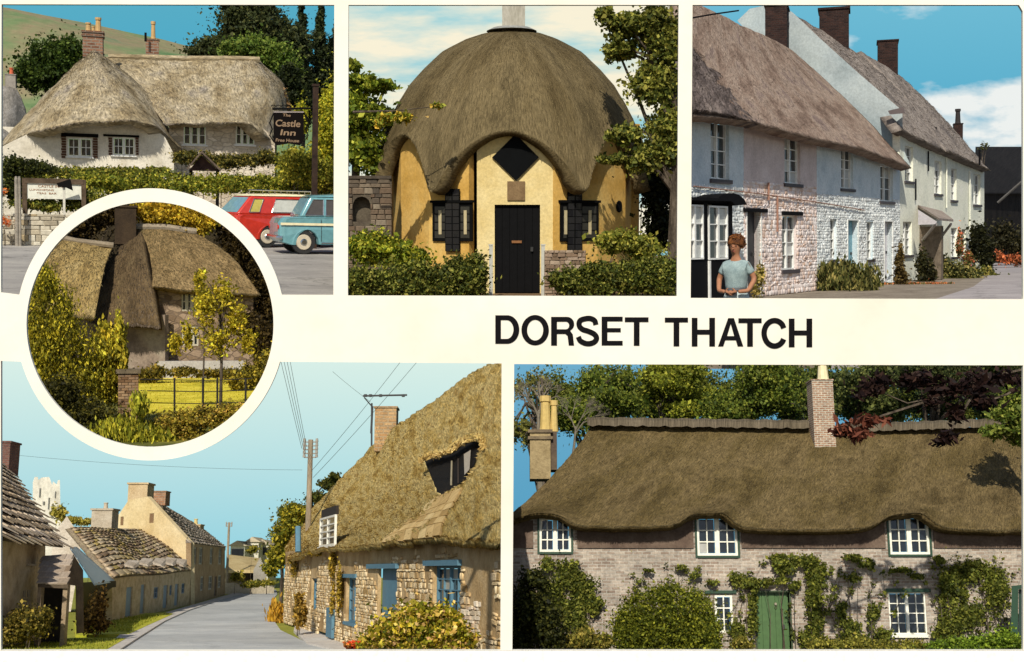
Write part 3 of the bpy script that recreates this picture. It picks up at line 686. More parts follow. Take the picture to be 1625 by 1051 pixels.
# the inn
W = Wall(f, f.xy(-6, 45), f.xy(277, 45)); W2 = Wall(f, f.xy(268, 47), f.xy(445, 47))
base = W.P(W.L / 2, 0); inn = thing(f, 'thatched_inn', 'low cream roadside inn with sweeping grey thatch, hipped left wing and two brick chimneys', 'inn', base)
cream = noisy('cream_render', [(.52, .47, .37), (.68, .63, .52), (.78, .73, .62)], 1.2, .01, s=s, fine=12)
rubble = stonem('pale_rubble', [(.44, .37, .27), (.60, .52, .40), (.68, .60, .48)], (.42, .36, .28), s, 3.0, .01)
wins = [(107, 219, 146, 249), (179, 218, 214, 247)]; H = [W.rect(*w) for w in wins]
wall_poly(f, inn, 'wall', W, [(-6, 380), (276, 380), (276, 245), (262, 218), (236, 198), (150, 192), (90, 198), (55, 208), (20, 224), (-6, 238)], H, .35, cream)
wins2 = [(291, 199, 327, 230), (374, 198, 404, 230)]; H2 = [W2.rect(*w) for w in wins2]
wall_poly(f, inn, 'wall', W2, [(268, 366), (436, 366), (436, 226), (428, 212), (405, 195), (268, 193)], H2, .35, rubble)
white = plain('white_window_paint', (.72, .72, .68), .5); blackp = plain('black_paint', (.012, .011, .010), .45)
for w in wins: window(f, inn, W, w, 2, 2, white, leafs=2, inset=.05, fw=.045, sill=white)
for w in wins2: window(f, inn, W2, w, 1, 2, white, leafs=3, inset=.04, fw=.04, sill=white)
brk = plain('dark_brick_surround', (.10, .05, .03), .9); t = MB()
for (x0, y0, x1, y1) in [(97, 216, 105, 251), (147, 216, 155, 251), (172, 217, 178, 246), (215, 217, 220, 246)]:
    u0, u1, z0, z1 = W.rect(x0, y0, x1, y1); k = z0
    while k < z1 - .05: t.wbox(W, u0 + .01 * (int(k * 20) % 3), u1, k, k + .07, -.05, .025); k += .085
t.build('window_surround', brk, inn, f)
for (x0, y0, x1, y1) in [(97, 212, 156, 217.5), (164, 214, 221, 217.5)]:
    l = MB(); u0, u1, z0, z1 = W.rect(x0, y0, x1, y1); l.wbox(W, u0, u1, z0, z1, -.05, .06); l.build('lintel', blackp, inn, f)
th = thatch('thatch_inn', [(.20, .15, .08), (.33, .265, .16), (.42, .355, .24), (.27, .235, .19)], s, 16, .035, .8)
roof(f, inn, 'roof', [
    [(140, 84, 52), (144, 79, 51), (149, 80, 50.5), (158, 84, 50.5), (172, 93, 51)],
    [(70, 151, 50), (100, 140, 48.0), (150, 138, 47.4), (192, 140, 47.6), (236, 150, 49.6)],
    [(-12, 240, 48.5), (58, 209, 44.4), (145, 195, 44.1), (236, 197, 44.3), (290, 242, 46.6)]], .38, th, 90, 34, amp=.05, straw=6000, strawpx=6, eave=900, ns=1.6)
roof(f, inn, 'roof', [
    [(150, 89, 53), (225, 93, 53), (300, 95, 53), (370, 95, 53), (404, 96, 53), (413, 97, 53.5)],
    [(220, 145, 50), (260, 146, 49.5), (315, 148, 49.5), (378, 148, 49.5), (426, 142, 50.5), (449, 132, 53)],
    [(262, 198, 46.5), (285, 197, 46.2), (340, 196, 46.2), (395, 198, 46.2), (431, 221, 47.2), (463, 182, 53)]], .36, th, 90, 30, amp=.05, straw=6000, strawpx=6, eave=800, ns=1.6)
# ridge
r = MB(); a = [f.at(x, y, 53) for x, y in [(172, 91), (225, 91.5), (300, 93.5), (370, 93.5), (412, 95)]]; r.tube(a, .13, 6); r.build('ridge', th, inn, f)
ck = brickm('chimney_brick_dark', [(.17, .08, .05), (.30, .17, .11)], (.25, .21, .17), s, .3, .11, .01, .02)
yp = plain('buff_clay_pot', (.50, .33, .14), .8)
chimney(f, inn, (131, 48, 163, 92), 50.6, ck, .8, [(139, 34, 8), (155, 26, 9), (147, 40, 5)], potm=yp, bands=2)
chimney(f, inn, (231, 61, 252, 100), 53.0, ck, .5, [(243, 33, 7)], potm=yp)
p = MB(); p.tube([f.at(231, 66, 52.7), f.at(231, 52, 52.7)], .045, 8); p.build('flue_pipe', blackp, inn, f)
# ivy at the hip end
foliage(f, inn, 'creeper', [E_(f, 452, 158, 52.6, 6, 18), E_(f, 456, 172, 52.4, 7, 10)], 500, 3, [(.10, .08, .05), (.25, .17, .11), (.16, .17, .06)], 52)

# neighbour on the far left
nb = thing(f, 'neighbouring_cottage', 'grey-thatched cottage with one red chimney pot at the far left edge', 'cottage', (*f.xy(10, 60), 0))
roof(f, nb, 'roof', [[(-60, 136, 64), (5, 136, 64), (25, 139, 64)], [(-60, 170, 61), (8, 170, 61), (38, 165, 63)], [(-60, 240, 57), (0, 225, 57), (48, 215, 61)]], .4, thatch('thatch_grey', [(.16, .15, .13), (.26, .24, .21), (.33, .31, .28)], s, 18, .02), 40, 20, straw=600, strawpx=5)
b = MB(); Wn = Wall(f, f.xy(-60, 58.5), f.xy(40, 58.5)); b.wbox(Wn, 0, Wn.L, 0, 4.0, -.3, 0); b.build('wall', cream, nb, f)
chimney(f, nb, (8, 117, 25, 150), 63.9, noisy('grey_chimney_stone', [(.2, .18, .16), (.34, .31, .27)], 2, .01, s=s), .5, [(17, 107, 6)], potm=plain('red_clay_pot', (.55, .12, .05), .8))

tree(f, 'broadleaf_tree', 'round dark-green tree behind the left end of the inn roof', 'tree', [(82, 100, 44, 42), (50, 118, 26, 30), (108, 85, 26, 26)], 66, 9000, 4.5, GREEN_D, (85, 120), sub=26)
tree(f, 'cedar_tree', 'huge dark cedar spreading behind the right end of the inn roof', 'tree', [(405, 45, 66, 40), (370, 80, 66, 22), (330, 84, 34, 9), (440, 85, 50, 45), (390, 8, 40, 18)], 75, 34000, 5, [(.012, .022, .012), (.03, .045, .022), (.06, .075, .03)], (430, 60), sub=30, subr=.26, long=1.4)
tree(f, 'broadleaf_tree', 'mid-green leafy tree in front of the cedar, over the roof ridge', 'tree', [(420, 85, 40, 24), (380, 78, 34, 16), (452, 110, 26, 26)], 64, 9000, 4.5, [(.03, .07, .015), (.08, .14, .03), (.14, .20, .05)], (430, 110), sub=30)
for i, (x, yt, wd, lab) in enumerate([(478, 6, 15, 'pointed dark fir nearest the cedar'), (508, 12, 17, 'pointed dark fir with bare tip beside the white gutter of the card'), (530, 48, 14, 'short dark fir cut by the right edge of the inn view')]):
    ee = [(x + math.sin(k * 2.1 + i) * 2.5, yt + 8 + k * 19, wd * (.25 + .16 * k), 14) for k in range(8)]
    tree(f, 'fir_tree', lab, 'fir', ee, 80 + i * 2, 9000, 4.5, [(.010, .018, .010), (.025, .04, .02), (.05, .07, .03)], (x, yt + 2), group='pointed firs right of the inn', sub=10, subr=.4, fill=.5, up=(0, 0, -.2), trad=.012)
bush(f, 'conifer_hedge', 'tall yellow-green conifer hedge behind the sign post', 'hedge', [(520, 200, 20, 62), (530, 165, 14, 40), (478, 190, 14, 28), (512, 255, 24, 50)], 50, 7500, 4, GREEN_Y, sub=30, subr=.3)
bush(f, 'dark_yew_shrub', 'black-green shrub between thatch hip and yellow hedge', 'shrub', [(470, 150, 20, 24), (458, 120, 18, 20), (488, 175, 12, 22)], 54, 3500, 4, [(.006, .012, .006), (.015, .025, .01), (.03, .045, .015)])
hg = [(.02, .035, .008), (.07, .10, .018), (.17, .20, .04), (.25, .24, .06)]
bush(f, 'clipped_hedge', 'upper hedge under the wall of the inn left wing', 'hedge', [(x, 273 + 3 * math.sin(x), 34, 9) for x in range(20, 280, 38)], 41.5, 9000, 3.6, hg, sub=26, subr=.3)
bush(f, 'dark_hedge', 'dark upper hedge below the small casement windows of the right wing', 'hedge', [(x, 254 + 3 * math.sin(x), 26, 11) for x in range(300, 450, 30)], 43, 6000, 3.6, [(.012, .018, .006), (.04, .05, .015), (.12, .12, .035), (.2, .18, .05)], sub=22)
bush(f, 'lower_hedge', 'long roadside hedge above the parked cars', 'hedge', [(x, 291 + 4 * math.sin(x * .7), 34, 17) for x in range(135, 540, 36)], 38.5, 17000, 3.6, [(.025, .045, .008), (.09, .13, .02), (.20, .24, .04), (.33, .32, .06)], sub=26)
bush(f, 'roadside_shrub', 'yellow-green shrub beside the foot of the sign post', 'shrub', [(470, 262, 34, 26), (510, 280, 26, 24)], 37.5, 6000, 3.8, [(.05, .07, .01), (.16, .19, .03), (.34, .33, .06)], sub=24)
bush(f, 'shaded_shrub', 'dark shrub over the notice board at the left', 'shrub', [(25, 262, 26, 14), (60, 266, 30, 10), (22, 300, 20, 26)], 37, 4500, 3.6, [(.008, .014, .006), (.03, .045, .012), (.08, .10, .03)])
bush(f, 'shaded_shrub', 'low dark shrub under the notice board, above the stone wall', 'shrub', [(70, 325, 36, 9), (118, 322, 24, 12), (150, 322, 26, 20)], 36.2, 4500, 3.6, hg)
# little gabled lych roof in the hedge
lg = thing(f, 'porch_canopy', 'small weathered gabled canopy half hidden in the hedge', 'canopy', (*f.xy(318, 40), 0))
b = MB(); a = f.at(297, 270, 40); t_ = f.at(320, 243, 40); c = f.at(350, 272, 40)
for q0, q1 in ((a, t_), (t_, c)):
    d = Vector((0, 1.0, 0)); n1 = Vector((0, 0, .07)); b.hexa([q0 + d, q1 + d, q1 + d + n1, q0 + d + n1, q0, q1, q1 + n1, q0 + n1])
b.build('roof_boards', noisy('weathered_boards', [(.07, .05, .04), (.16, .12, .09)], 3, .01, s=s), lg, f)
b = MB(); b.prism([[(299, 271), (320, 247), (347, 272)]], lambda x, y, w: f.at(x, y, 40.4 + w), 0, .06); b.build('gable_board', noisy('dark_boards', [(.05, .03, .03), (.12, .07, .06)], 3, .01, s=s), lg, f)
for x in (303, 345):
    b = MB(); q = f.xy(x, 40.6); b.box(q.x - .05, q.x + .05, 40.55, 40.65, 0, f.at(x, 268, 40.6).z); b.build('post', blackp, lg, f)

# roadside wall
Ws = Wall(f, f.xy(-14, 35), f.xy(150, 35)); base = Ws.P(Ws.L / 2, 0)
sw = thing(f, 'stone_wall', 'low pale stone wall between the road and the notice board', 'wall', base)
_, za = Ws.uv(60, 342); b = MB(); b.wbox(Ws, 0, Ws.L, 0, za, -.35, -.03); b.build('wall_core', noisy('mortar_grey', [(.25, .22, .18), (.33, .30, .25)], 3, .01, s=s), sw, f)
pieces(f, sw, 'stone', stone_list(Ws, 0, Ws.L, 0, za + .04, [], .26, .13, .035, seed=4), piecem('wall_stone_pale', [(.30, .26, .19), (.46, .41, .31), (.58, .54, .44), (.38, .30, .18)], 1), limit=160)
# notice board
nbd = thing(f, 'notice_board', 'white notice board in a dark timber frame above the low stone wall', 'notice board', (*f.xy(86, 35.8), 0))
Wb = Wall(f, f.xy(43, 35.8), f.xy(130, 35.8)); u0, u1, z0, z1 = Wb.rect(43, 292, 129, 316)
b = MB(); b.wbox(Wb, u0, u1, z0, z1, -.03, 0); b.build('board', plain('white_board', (.70, .70, .60), .6), nbd, f)
b = MB(); z2 = Wb.uv(60, 283)[1]; b.wbox(Wb, u0 - .06, u1 + .06, z1 + .002, z2, -.06, .04); b.wbox(Wb, u0 - .12, u0 - .002, 0, z2 - .01, -.05, .03); b.wbox(Wb, u1 + .002, u1 + .12, 0, z2 - .01, -.05, .03); b.build('frame', noisy('brown_timber', [(.05, .035, .02), (.13, .09, .06)], 4, .005, s=s), nbd, f)
def text(root, fr, W, body, px, py, hpx, mat, off=.004, name='lettering', wpx=None, shear=0, thick=.0):
    c = bpy.data.curves.new(name, 'FONT'); c.body = body; c.extrude = .01; c.shear = shear; c.offset = thick
    tmp = bpy.data.objects.new(name, c); COL.objects.link(tmp); me = bpy.data.meshes.new_from_object(tmp.evaluated_get(bpy.context.evaluated_depsgraph_get())); bpy.data.objects.remove(tmp)
    V = np.array([v.co[:] for v in me.vertices]); lo, hi = V.min(0), V.max(0); u, z = W.uv(px, py); p = W.P(u, z, off); k = p.y / FL
    w_, h_ = wpx * k, hpx * k; me.materials.clear(); me.materials.append(mat); dr = W.dir if W.dir.x > 0 else -W.dir
    for v, q in zip(me.vertices, V):
        a = ((q[0] - lo[0]) / (hi[0] - lo[0]) - .5) * w_; c_ = ((q[1] - lo[1]) / (hi[1] - lo[1]) - .5) * h_
        v.co = p + Vector((dr.x, dr.y, 0)) * a + Vector((0, 0, c_)) + Vector((W.n.x, W.n.y, 0)) * (q[2] * .4)
    o = link(name, me, root, fr); return o
brn = plain('brown_print', (.30, .13, .05), .6)
text(nbd, f, Wb, 'CASTLE INN', 80, 296, 3.6, brn, wpx=34); text(nbd, f, Wb, 'LUNCHEONS', 66, 301.5, 2.6, brn, wpx=34); text(nbd, f, Wb, 'TEAS  BAR', 74, 307, 2.6, brn, wpx=28)
# small dark pennant-like board on a white stake
pb = thing(f, 'arrow_sign', 'black tilted arrow board on a pale stake in front of the notice board', 'sign', (*f.xy(102, 35.4), 0))
b = MB(); b.prism([[(90, 291), (112, 284), (116, 303), (105, 298), (92, 297)]], lambda x, y, w: f.at(x, y, 35.4 + w), 0, .05); b.build('arrow_board', blackp, pb, f)
b = MB(); q = f.xy(101.5, 35.45); b.box(q.x - .03, q.x + .03, 35.46, 35.5, 0, f.at(101, 297, 35.4).z); b.build('stake', plain('pale_stake', (.55, .53, .46), .7), pb, f)
# gate posts on the left
for i, (x, lab) in enumerate([(26, 'grey weathered gate post at the left end of the stone wall'), (31, 'thinner gate post next to the notice board')]):
    q = f.xy(x, 34.6); b = MB(); h = f.at(x, 280, 34.6).z; r_ = .05 - .015 * i
    b.tube([(q.x, q.y, 0), (q.x, q.y, h * .96), (q.x, q.y, h)], [r_, r_ * .95, r_ * .6], 8); o = b.build('gate_post', noisy('grey_post', [(.2, .18, .15), (.38, .34, .28)], 4, .01, s=s), None, f, base=(q.x, q.y, 0)); tag(o, lab, 'post', 'gate posts at the road')
bush(f, 'flower_clump', 'orange and blue flowers at the extreme left of the inn view', 'flowers', [(4, 304, 7, 5), (6, 352, 10, 9)], 34.5, 320, 3, [(.55, .12, .02), (.7, .25, .05), (.2, .35, .45)], core=False)
# hanging sign
sg = thing(f, 'inn_sign', 'black hanging inn sign lettered The Castle Inn on a tall dark post', 'pub sign', (*f.xy(499, 36), 0))
q = f.xy(499, 36); b = MB(); zt = f.at(499, 137, 36).z; b.box(q.x - .075, q.x + .075, 35.92, 36.07, 0, zt); b.box(q.x - .1, q.x + .1, 35.9, 36.1, zt, zt + .06); b.build('post', noisy('dark_post', [(.02, .012, .01), (.05, .03, .02)], 4, .006, s=s), sg, f)
b = MB(); arm = f.at(499, 172, 36); b.tube([arm, f.at(432, 173, 36)], .03, 8); b.tube([f.at(499, 200, 36), f.at(485, 183, 36), f.at(478, 174, 36)], .015, 6)
for x0 in (434, 442, 450, 458, 466): b.tube([f.at(x0 + 4 * math.cos(t), 170 - 3 * math.sin(t), 36) for t in np.linspace(0, PI, 7)], .012, 5)
for sx in (431, 486): b.tube([f.at(sx + (4 if sx < 450 else -4), 178, 36), f.at(sx - (3 if sx < 450 else -3), 195, 36), f.at(sx + (1 if sx < 450 else -1), 205, 36), f.at(sx - (3 if sx < 450 else -3), 215, 36), f.at(sx + (4 if sx < 450 else -4), 226, 36)], .02, 6)
b.build('scrollwork', blackp, sg, f)
b = MB(); b.prism([[(434, 178), (482, 178), (482, 224), (476, 231), (458, 228), (440, 231), (434, 226)]], lambda x, y, w: f.at(x, y, 36 + w), -.04, .04); b.build('sign_board', plain('black_sign', (.010, .007, .006), .5), sg, f)
b = MB(); b.prism([[(434, 177), (482, 177), (482, 179), (434, 179)]], lambda x, y, w: f.at(x, y, 36 + w), -.06, .06); b.build('top_rail', noisy('grey_rail', [(.2, .17, .16), (.35, .3, .28)], 4, 0, s=s), sg, f)
Wg = Wall(f, f.xy(430, 35.955), f.xy(486, 35.955)); gold = plain('sign_letters', (.26, .17, .10), .6)
text(sg, f, Wg, 'The', 455, 183, 4.6, gold, wpx=12, shear=.1, thick=.02); text(sg, f, Wg, 'Castle', 457, 196, 10.5, gold, wpx=38, shear=.12, thick=.02); text(sg, f, Wg, 'Inn', 457, 210.5, 9, gold, wpx=24, shear=.12, thick=.02); text(sg, f, Wg, 'Free House', 456, 223, 5, gold, wpx=36, shear=.1, thick=.02)

# cars ----------------------------------------------------------
def car(fr, name, label, px, Y, yaw, paint, prof, house, wheels, L, w, stripe=None, roofm=None, rack=False, wins=(), mirror=False):
    """x from the rear (0) to the front (L); y=-w/2 is the side towards us"""
    q = fr.xy(px, Y); r = thing(fr, name, label, 'car', (q.x, q.y, 0), 'cars parked in front of the inn'); r.matrix_world = fr.M @ Matrix.Translation((q.x, q.y, 0)) @ Matrix.Rotation(yaw, 4, 'Z'); r['is_root'] = (0, 0, 0)
    hw = w / 2; wr = .31
    low = [(wheels[0] - .38, .24)] + [(wheels[0] + .38 * math.cos(t), .26 + .38 * math.sin(t)) for t in np.linspace(PI, 0, 9)] + [(wheels[1] + .38 * math.cos(t), .26 + .38 * math.sin(t)) for t in np.linspace(PI, 0, 9)]
    loop = [(.06, .30)] + low + [(L - .05, .28)] + prof[::-1]
    b = MB(); n = len(loop); cen = (L / 2, .6); rings = []
    for y, k in ((-hw * .93, .985), (-hw, 1.0 - .0), (hw, 1.0), (hw * .93, .985)): pass
    for y, k in ((-hw * .99, .90), (-hw, .94), (-hw * .985, .975), (-hw * .93, .995), (-hw * .8, 1.01), (hw * .8, 1.01), (hw * .93, .995), (hw * .985, .975), (hw, .94), (hw * .99, .90)):
        base_ = len(b.v); rings.append(base_)
        for (x, z) in loop:
            top = z > .7; b.v.append((cen[0] + (x - cen[0]) * k, y * (1.0 if not top else .96), cen[1] + (z - cen[1]) * (k if top else 1)))
    for a, c in zip(rings[:-1], rings[1:]):
        for i in range(n): b.f.append((a + i, a + (i + 1) % n, c + (i + 1) % n, c + i)); b.uv.append([(0, 0)] * 4)
    tris = tessellate_polygon([[Vector((x, z, 0)) for x, z in loop]])
    for rg in (rings[0], rings[-1]):
        for t in tris: b.f.append(tuple(rg + i for i in t)); b.uv.append([(0, 0)] * 3)
    bo_ = b.build('body', paint, r)
    for side in (-1, 1):      # door seams, sill trim
        for x in ((wheels[0] + .45), (wheels[0] + 1.25), (wheels[0] + 2.1)):
            p = MB(); p.tube([(x, side * (hw + .001), .34), (x, side * (hw + .001), .62), (x - .01, side * (hw * .985 + .001), .9)], .006, 4); p.build('door_seam', plain('seam_shadow', (.02, .02, .02)), bo_)
        p = MB(); p.tube([(wheels[0] + .45, side * (hw + .004), .30), (wheels[1] - .45, side * (hw + .004), .30)], .014, 5); p.build('sill_trim', plain('chrome', (.6, .6, .58), .15, .5, 1), bo_)
    # cabin with sloping sides
    b = MB(); (xa, za), (xb, zb), (xc, zc), (xd, zd) = house; hb, ht = hw * .93, hw * .78
    mid = (xb + xc) / 2; P = lambda x, z, t: (x, t, z)
    lower = [(xa, za), (xd, zd)]; b.hexa([P(xa, za, hb), P(xd, zd, hb), P(xc, zc, ht), P(xb, zb, ht), P(xa, za, -hb), P(xd, zd, -hb), P(xc, zc, -ht), P(xb, zb, -ht)]); cab = b.build('cabin', paint, r)
    import bmesh
    bm = bmesh.new(); bm.from_mesh(cab.data); bmesh.ops.bevel(bm, geom=[e for e in bm.edges], offset=.055, segments=3, affect='EDGES', profile=.6); bm.to_mesh(cab.data); bm.free(); cab.data.polygons.foreach_set('use_smooth', [True] * len(cab.data.polygons))
    rm = roofm or paint; b = MB(); rg = []
    for x, dz, kk in ((xb - .04, -.01, .95), (xb + .12, .045, .98), (mid, .075, 1.0), (xc - .12, .045, .98), (xc + .04, -.01, .95)):
        rg.append([(x, y * ht * kk, zb + (zc - zb) * (x - xb) / (xc - xb) + dz * e) for y, e in ((-1.03, 0), (-.9, .7), (-.4, 1), (.4, 1), (.9, .7), (1.03, 0))])
    for a, c in zip(rg[:-1], rg[1:]):
        for i in range(5): b.quad([a[i], a[i + 1], c[i + 1], c[i]])
    for e in (rg[0], rg[-1]): b.quad(e)
    b.quad([rg[0][0], rg[-1][0], rg[-1][-1], rg[0][-1]]); b.build('roof', rm, r, smooth=False)
    gl = plain('car_glass', (.10, .13, .13), .08, .8); chrome = plain('chrome', (.6, .6, .58), .15, .5, 1)
    def sidept(x, z, side, off):     # on the sloping side
        t = (z - za) / (zb - za); return Vector((x, side * (hb + (ht - hb) * t + off), z))
    for side in (-1, 1):
        for qd, gm in wins:
            p = MB(); a = [sidept(x, z, side, .012) for x, z in qd]; c = [sidept(x, z, side, -.01) for x, z in qd]; p.hexa(c + a); wo_ = p.build('side_window', gm or gl, r)
            e = MB(); ring = [sidept(x, z, side, .018) for x, z in qd]; e.tube(ring + [ring[0]], .014, 5, cap=False); e.build('window_trim', chrome, wo_)
        if stripe:
            p = MB(); x0, x1, z0, z1, m = stripe; p.box(x0, x1, min(side * hw * .99, side * (hw + .012)), max(side * hw * .99, side * (hw + .012)), z0, z1); p.build('side_stripe', m, r)
        for x in wheels:
            t = MB(); y0 = side * (hw - .2); y1 = side * (hw - .02); ys = (y0, y1)
            t.tube([(x, y0, wr), (x, (y0 + y1) / 2, wr), (x, y1, wr)], [wr * .97, wr, wr * .95], 24); wh = t.build('wheel', plain('tyre_rubber', (.02, .02, .02), .8), r)
            h = MB(); h.tube([(x, y1 - side * .01, wr), (x, y1 + side * .02, wr)], [wr * .66, wr * .60], 20); h.build('rim', plain('wheel_rim', (.55, .48, .36), .35, .5), wh)
            h = MB(); h.tube([(x, y1 + side * .02, wr), (x, y1 + side * .05, wr)], [wr * .30, wr * .2], 14); h.build('hub_cap', chrome, wh)
        hd = MB(); hx = wheels[0] + .9; hd.box(hx, hx + .13, min(side * hw, side * (hw + .04)), max(side * hw, side * (hw + .04)), .86, .89); hd.build('door_handle', chrome, r)
    for (x0, z0, x1, z1, nm) in ((xa, za, xb, zb, 'rear_window'), (xd, zd, xc, zc, 'windscreen')):
        d = Vector((x1 - x0, 0, z1 - z0)); nn = Vector((d.z, 0, -d.x)).normalized() * (.012 if nm == 'windscreen' else -.012)
        a = Vector((x0, 0, z0)) + d * .1; c = Vector((x0, 0, z0)) + d * .9; p = MB(); k0, k1 = hb * .86, ht * .86
        q = [a + Vector((0, -k0, 0)), a + Vector((0, k0, 0)), c + Vector((0, k1, 0)), c + Vector((0, -k1, 0))]; p.hexa([v - nn for v in q] + [v + nn for v in q]); p.build(nm, plain('pale_glass', (.16, .30, .36), .08, .8), r)
    for x, nm in ((-.04, 'rear_bumper'), (L + .0, 'front_bumper')):
        p = MB(); p.tube([(x + (.12 if x < 1 else -.12), -hw, .42), (x, -hw * .9, .42), (x, hw * .9, .42), (x + (.12 if x < 1 else -.12), hw, .42)], .05, 8); p.build(nm, chrome, r)
    for side in (-1, 1):
        p = MB(); p.tube([(.05, side * hw * .78, .68), (-.03, side * hw * .78, .68)], [.075, .06], 12); p.build('tail_light', plain('red_lens', (.5, .02, .01), .2), r)
        p = MB(); p.tube([(L - .06, side * hw * .72, .66), (L + .03, side * hw * .72, .66)], [.10, .085], 14); p.build('headlight', plain('lamp_lens', (.6, .62, .6), .1), r)
    if rack:
        p = MB()
        for y in (-ht * .8, ht * .8): p.tube([(xb + .4, y, zb + .16), (xc - .35, y, zb + .16)], .018, 6)
        for k in range(9):
            x = xb + .4 + (xc - xb - .75) * k / 8; p.tube([(x, -ht * .8, zb + .16), (x, ht * .8, zb + .16)], .016, 6); p.tube([(x, -ht * .8, zb + .16), (x, -ht * .8, zb + .05)], .012, 5)
        p.build('roof_rack', chrome, r)
    return r
redp = plain('red_paint', (.52, .035, .018), .22, .5, 0, .7); bluep = plain('blue_paint', (.13, .30, .33), .22, .5, 0, .7); crm = plain('cream_paint', (.78, .70, .45), .35, .5)
inside = plain('window_through', (.55, .56, .50), .15, .6); dkin = plain('window_dark', (.07, .06, .05), .12, .6)
car(f, 'estate_car', 'red estate car with cream roof and rack parked behind the blue car', 357, 36.4, math.radians(20), redp,
    [(.0, .48), (.02, .86), (.12, .93), (2.9, .93), (3.0, .93), (3.75, .86), (3.95, .74), (3.98, .45)],
    [(.05, .92), (.52, 1.44), (2.75, 1.46), (3.15, .93)], (.95, 3.2), 4.0, 1.55, roofm=crm, rack=True,
    wins=[([(.42, .99), (.72, .99), (.88, 1.36), (.60, 1.36)], plain('yellow_tint', (.50, .42, .10), .3)), ([(1.1, .99), (1.95, .99), (2.05, 1.36), (1.25, 1.36)], inside), ([(2.1, .99), (2.85, .99), (2.68, 1.36), (2.18, 1.36)], inside)])
car(f, 'saloon_car', 'pale blue saloon car with a cream side stripe in the foreground', 436, 33.2, math.radians(6), bluep,
    [(.0, .46), (.0, .78), (.07, .91), (.16, .94), (.8, .96), (3.0, .96), (3.7, .92), (3.95, .80), (4.0, .45)],
    [(.52, .95), (.80, 1.47), (2.35, 1.49), (2.85, .96)], (.62, 3.15), 4.0, 1.5, stripe=(.02, 3.96, .74, .80, crm),
    wins=[([(.66, 1.0), (1.12, 1.0), (1.14, 1.40), (.88, 1.40)], dkin), ([(1.19, 1.0), (1.95, 1.0), (1.92, 1.40), (1.21, 1.40)], dkin), ([(2.02, 1.0), (2.62, 1.0), (2.30, 1.40), (1.99, 1.40)], inside)])
# ================================================================ WORLD 2 (top middle): the round house
TM = Frame('round', 354, 1.6, 3.0); f = TM; s = f.s; f.bounds = lambda x, y: (x < 1086) & (x > 542) & (y > -20) & (y < 482)
backdrop(f, 62, (540, 480, 1088, -6), skym('sky_round', (.24, .58, .68), (.42, .68, .70), (.95, .88, .68), 2.2, .39, (.9, 3.2, 1), .16, rot=-.25))
ground_sheet(f, 'ground', noisy('brown_verge', [(.10, .06, .03), (.20, .13, .07)], 1, .01, s=s), [(540, 489), (1088, 489), (1088, 366), (540, 366)], 0)
Yc = 31.4; K = Yc / FL; cxp = 812
c0 = f.xy(cxp, Yc); base = (c0.x, c0.y, 0)
rh = thing(f, 'round_thatched_house', 'small yellow round house under a domed umbrella of brown thatch with scalloped eaves', 'cottage', base)
prof = [(44, 6), (47, 24), (52, 42), (62, 72), (82, 108), (110, 138), (135, 160), (165, 178), (190, 190), (220, 202), (255, 212), (290, 219), (312, 221)]
def zpx(y): return f.at(cxp, y, Yc).z
ys = np.array([p[0] for p in prof], float); rs = np.array([p[1] for p in prof], float)
def rad(y): return float(np.interp(y, ys, rs)) * K
def edge(th):     # lower edge (pixel row on the axis plane) against angle, degrees
    a = abs(th + 1.5); 
    t, c = (a / 27.5, 209) if a < 30 else (abs(a - 51) / 20, 214) if a < 72 else (abs(a - 98) / 18, 216) if a < 119 else (abs(a - 146) / 20, 216)
    t = min(1, t); arch = max(0.0, 1 - t ** 2.0) ** .75
    return 303 - (303 - c) * arch
nu, nv = 260, 44; G = np.zeros((nv, nu, 3))
for j in range(nu):
    th_ = -180 + 360 * j / (nu - 1); e = edge(th_) if abs(th_) < 178 else 303
    # apparent height: surface in front of the axis sits nearer, so scale to its own depth
    a = math.radians(th_)
    for i in range(nv):
        t = i / (nv - 1); y = 44 + (e - 44) * (t ** .8); r_ = rad(y); flare = max(0, (y - (e - 16)) / 16) * .05
        zz = zpx(y); yy = Yc - r_ * math.cos(a)
        G[i, j] = (c0.x + (r_ + flare) * math.sin(a), c0.y - (r_ + flare) * math.cos(a), f.E + (zz - f.E) * (yy / Yc if math.cos(a) > 0 else 1))
thr = thatch('thatch_round', [(.09, .066, .03), (.14, .105, .05), (.18, .138, .07), (.115, .088, .044)], s, 30, .03, .3)
N_save = grid_normals
def _gn(G_, eye):
    N = N_save(G_, eye); mid = np.array([c0.x, c0.y, 1.0]); 
    if np.mean(np.einsum('ijk,ijk->ij', N, G_ - mid)) < 0: N = -N
    return N
grid_normals = _gn
thatch_sheet(f, rh, 'roof', G, .30, thr, amp=.012, straw=16000, strawpx=3.5, cols='brown', eave=300)
grid_normals = N_save
ch = MB(); a = f.at(797, -10, Yc); b_ = f.at(833, 60, Yc); ch.box(a.x, b_.x, Yc - .28, Yc + .28, b_.z, a.z + .3); ch.build('chimney', noisy('grey_chimney', [(.30, .28, .22), (.44, .42, .36)], 2, .004, s=s, stretch=(1, 1, .3)), rh, f)
ring = MB(); rr_ = .62; ring.tube([(c0.x, c0.y, zpx(50)), (c0.x, c0.y, zpx(45))], [rr_, rr_ * .75], 24); ring.build('lead_collar', noisy('lead', [(.18, .19, .18), (.3, .3, .28)], 3, 0, s=s), rh, f)
yel = noisy('yellow_limewash', [(.50, .29, .06), (.60, .37, .10), (.64, .44, .15)], .9, .008, s=s, fine=14)
palec = noisy('cream_limewash', [(.60, .46, .19), (.70, .58, .30)], 1.2, .006, s=s, fine=14)
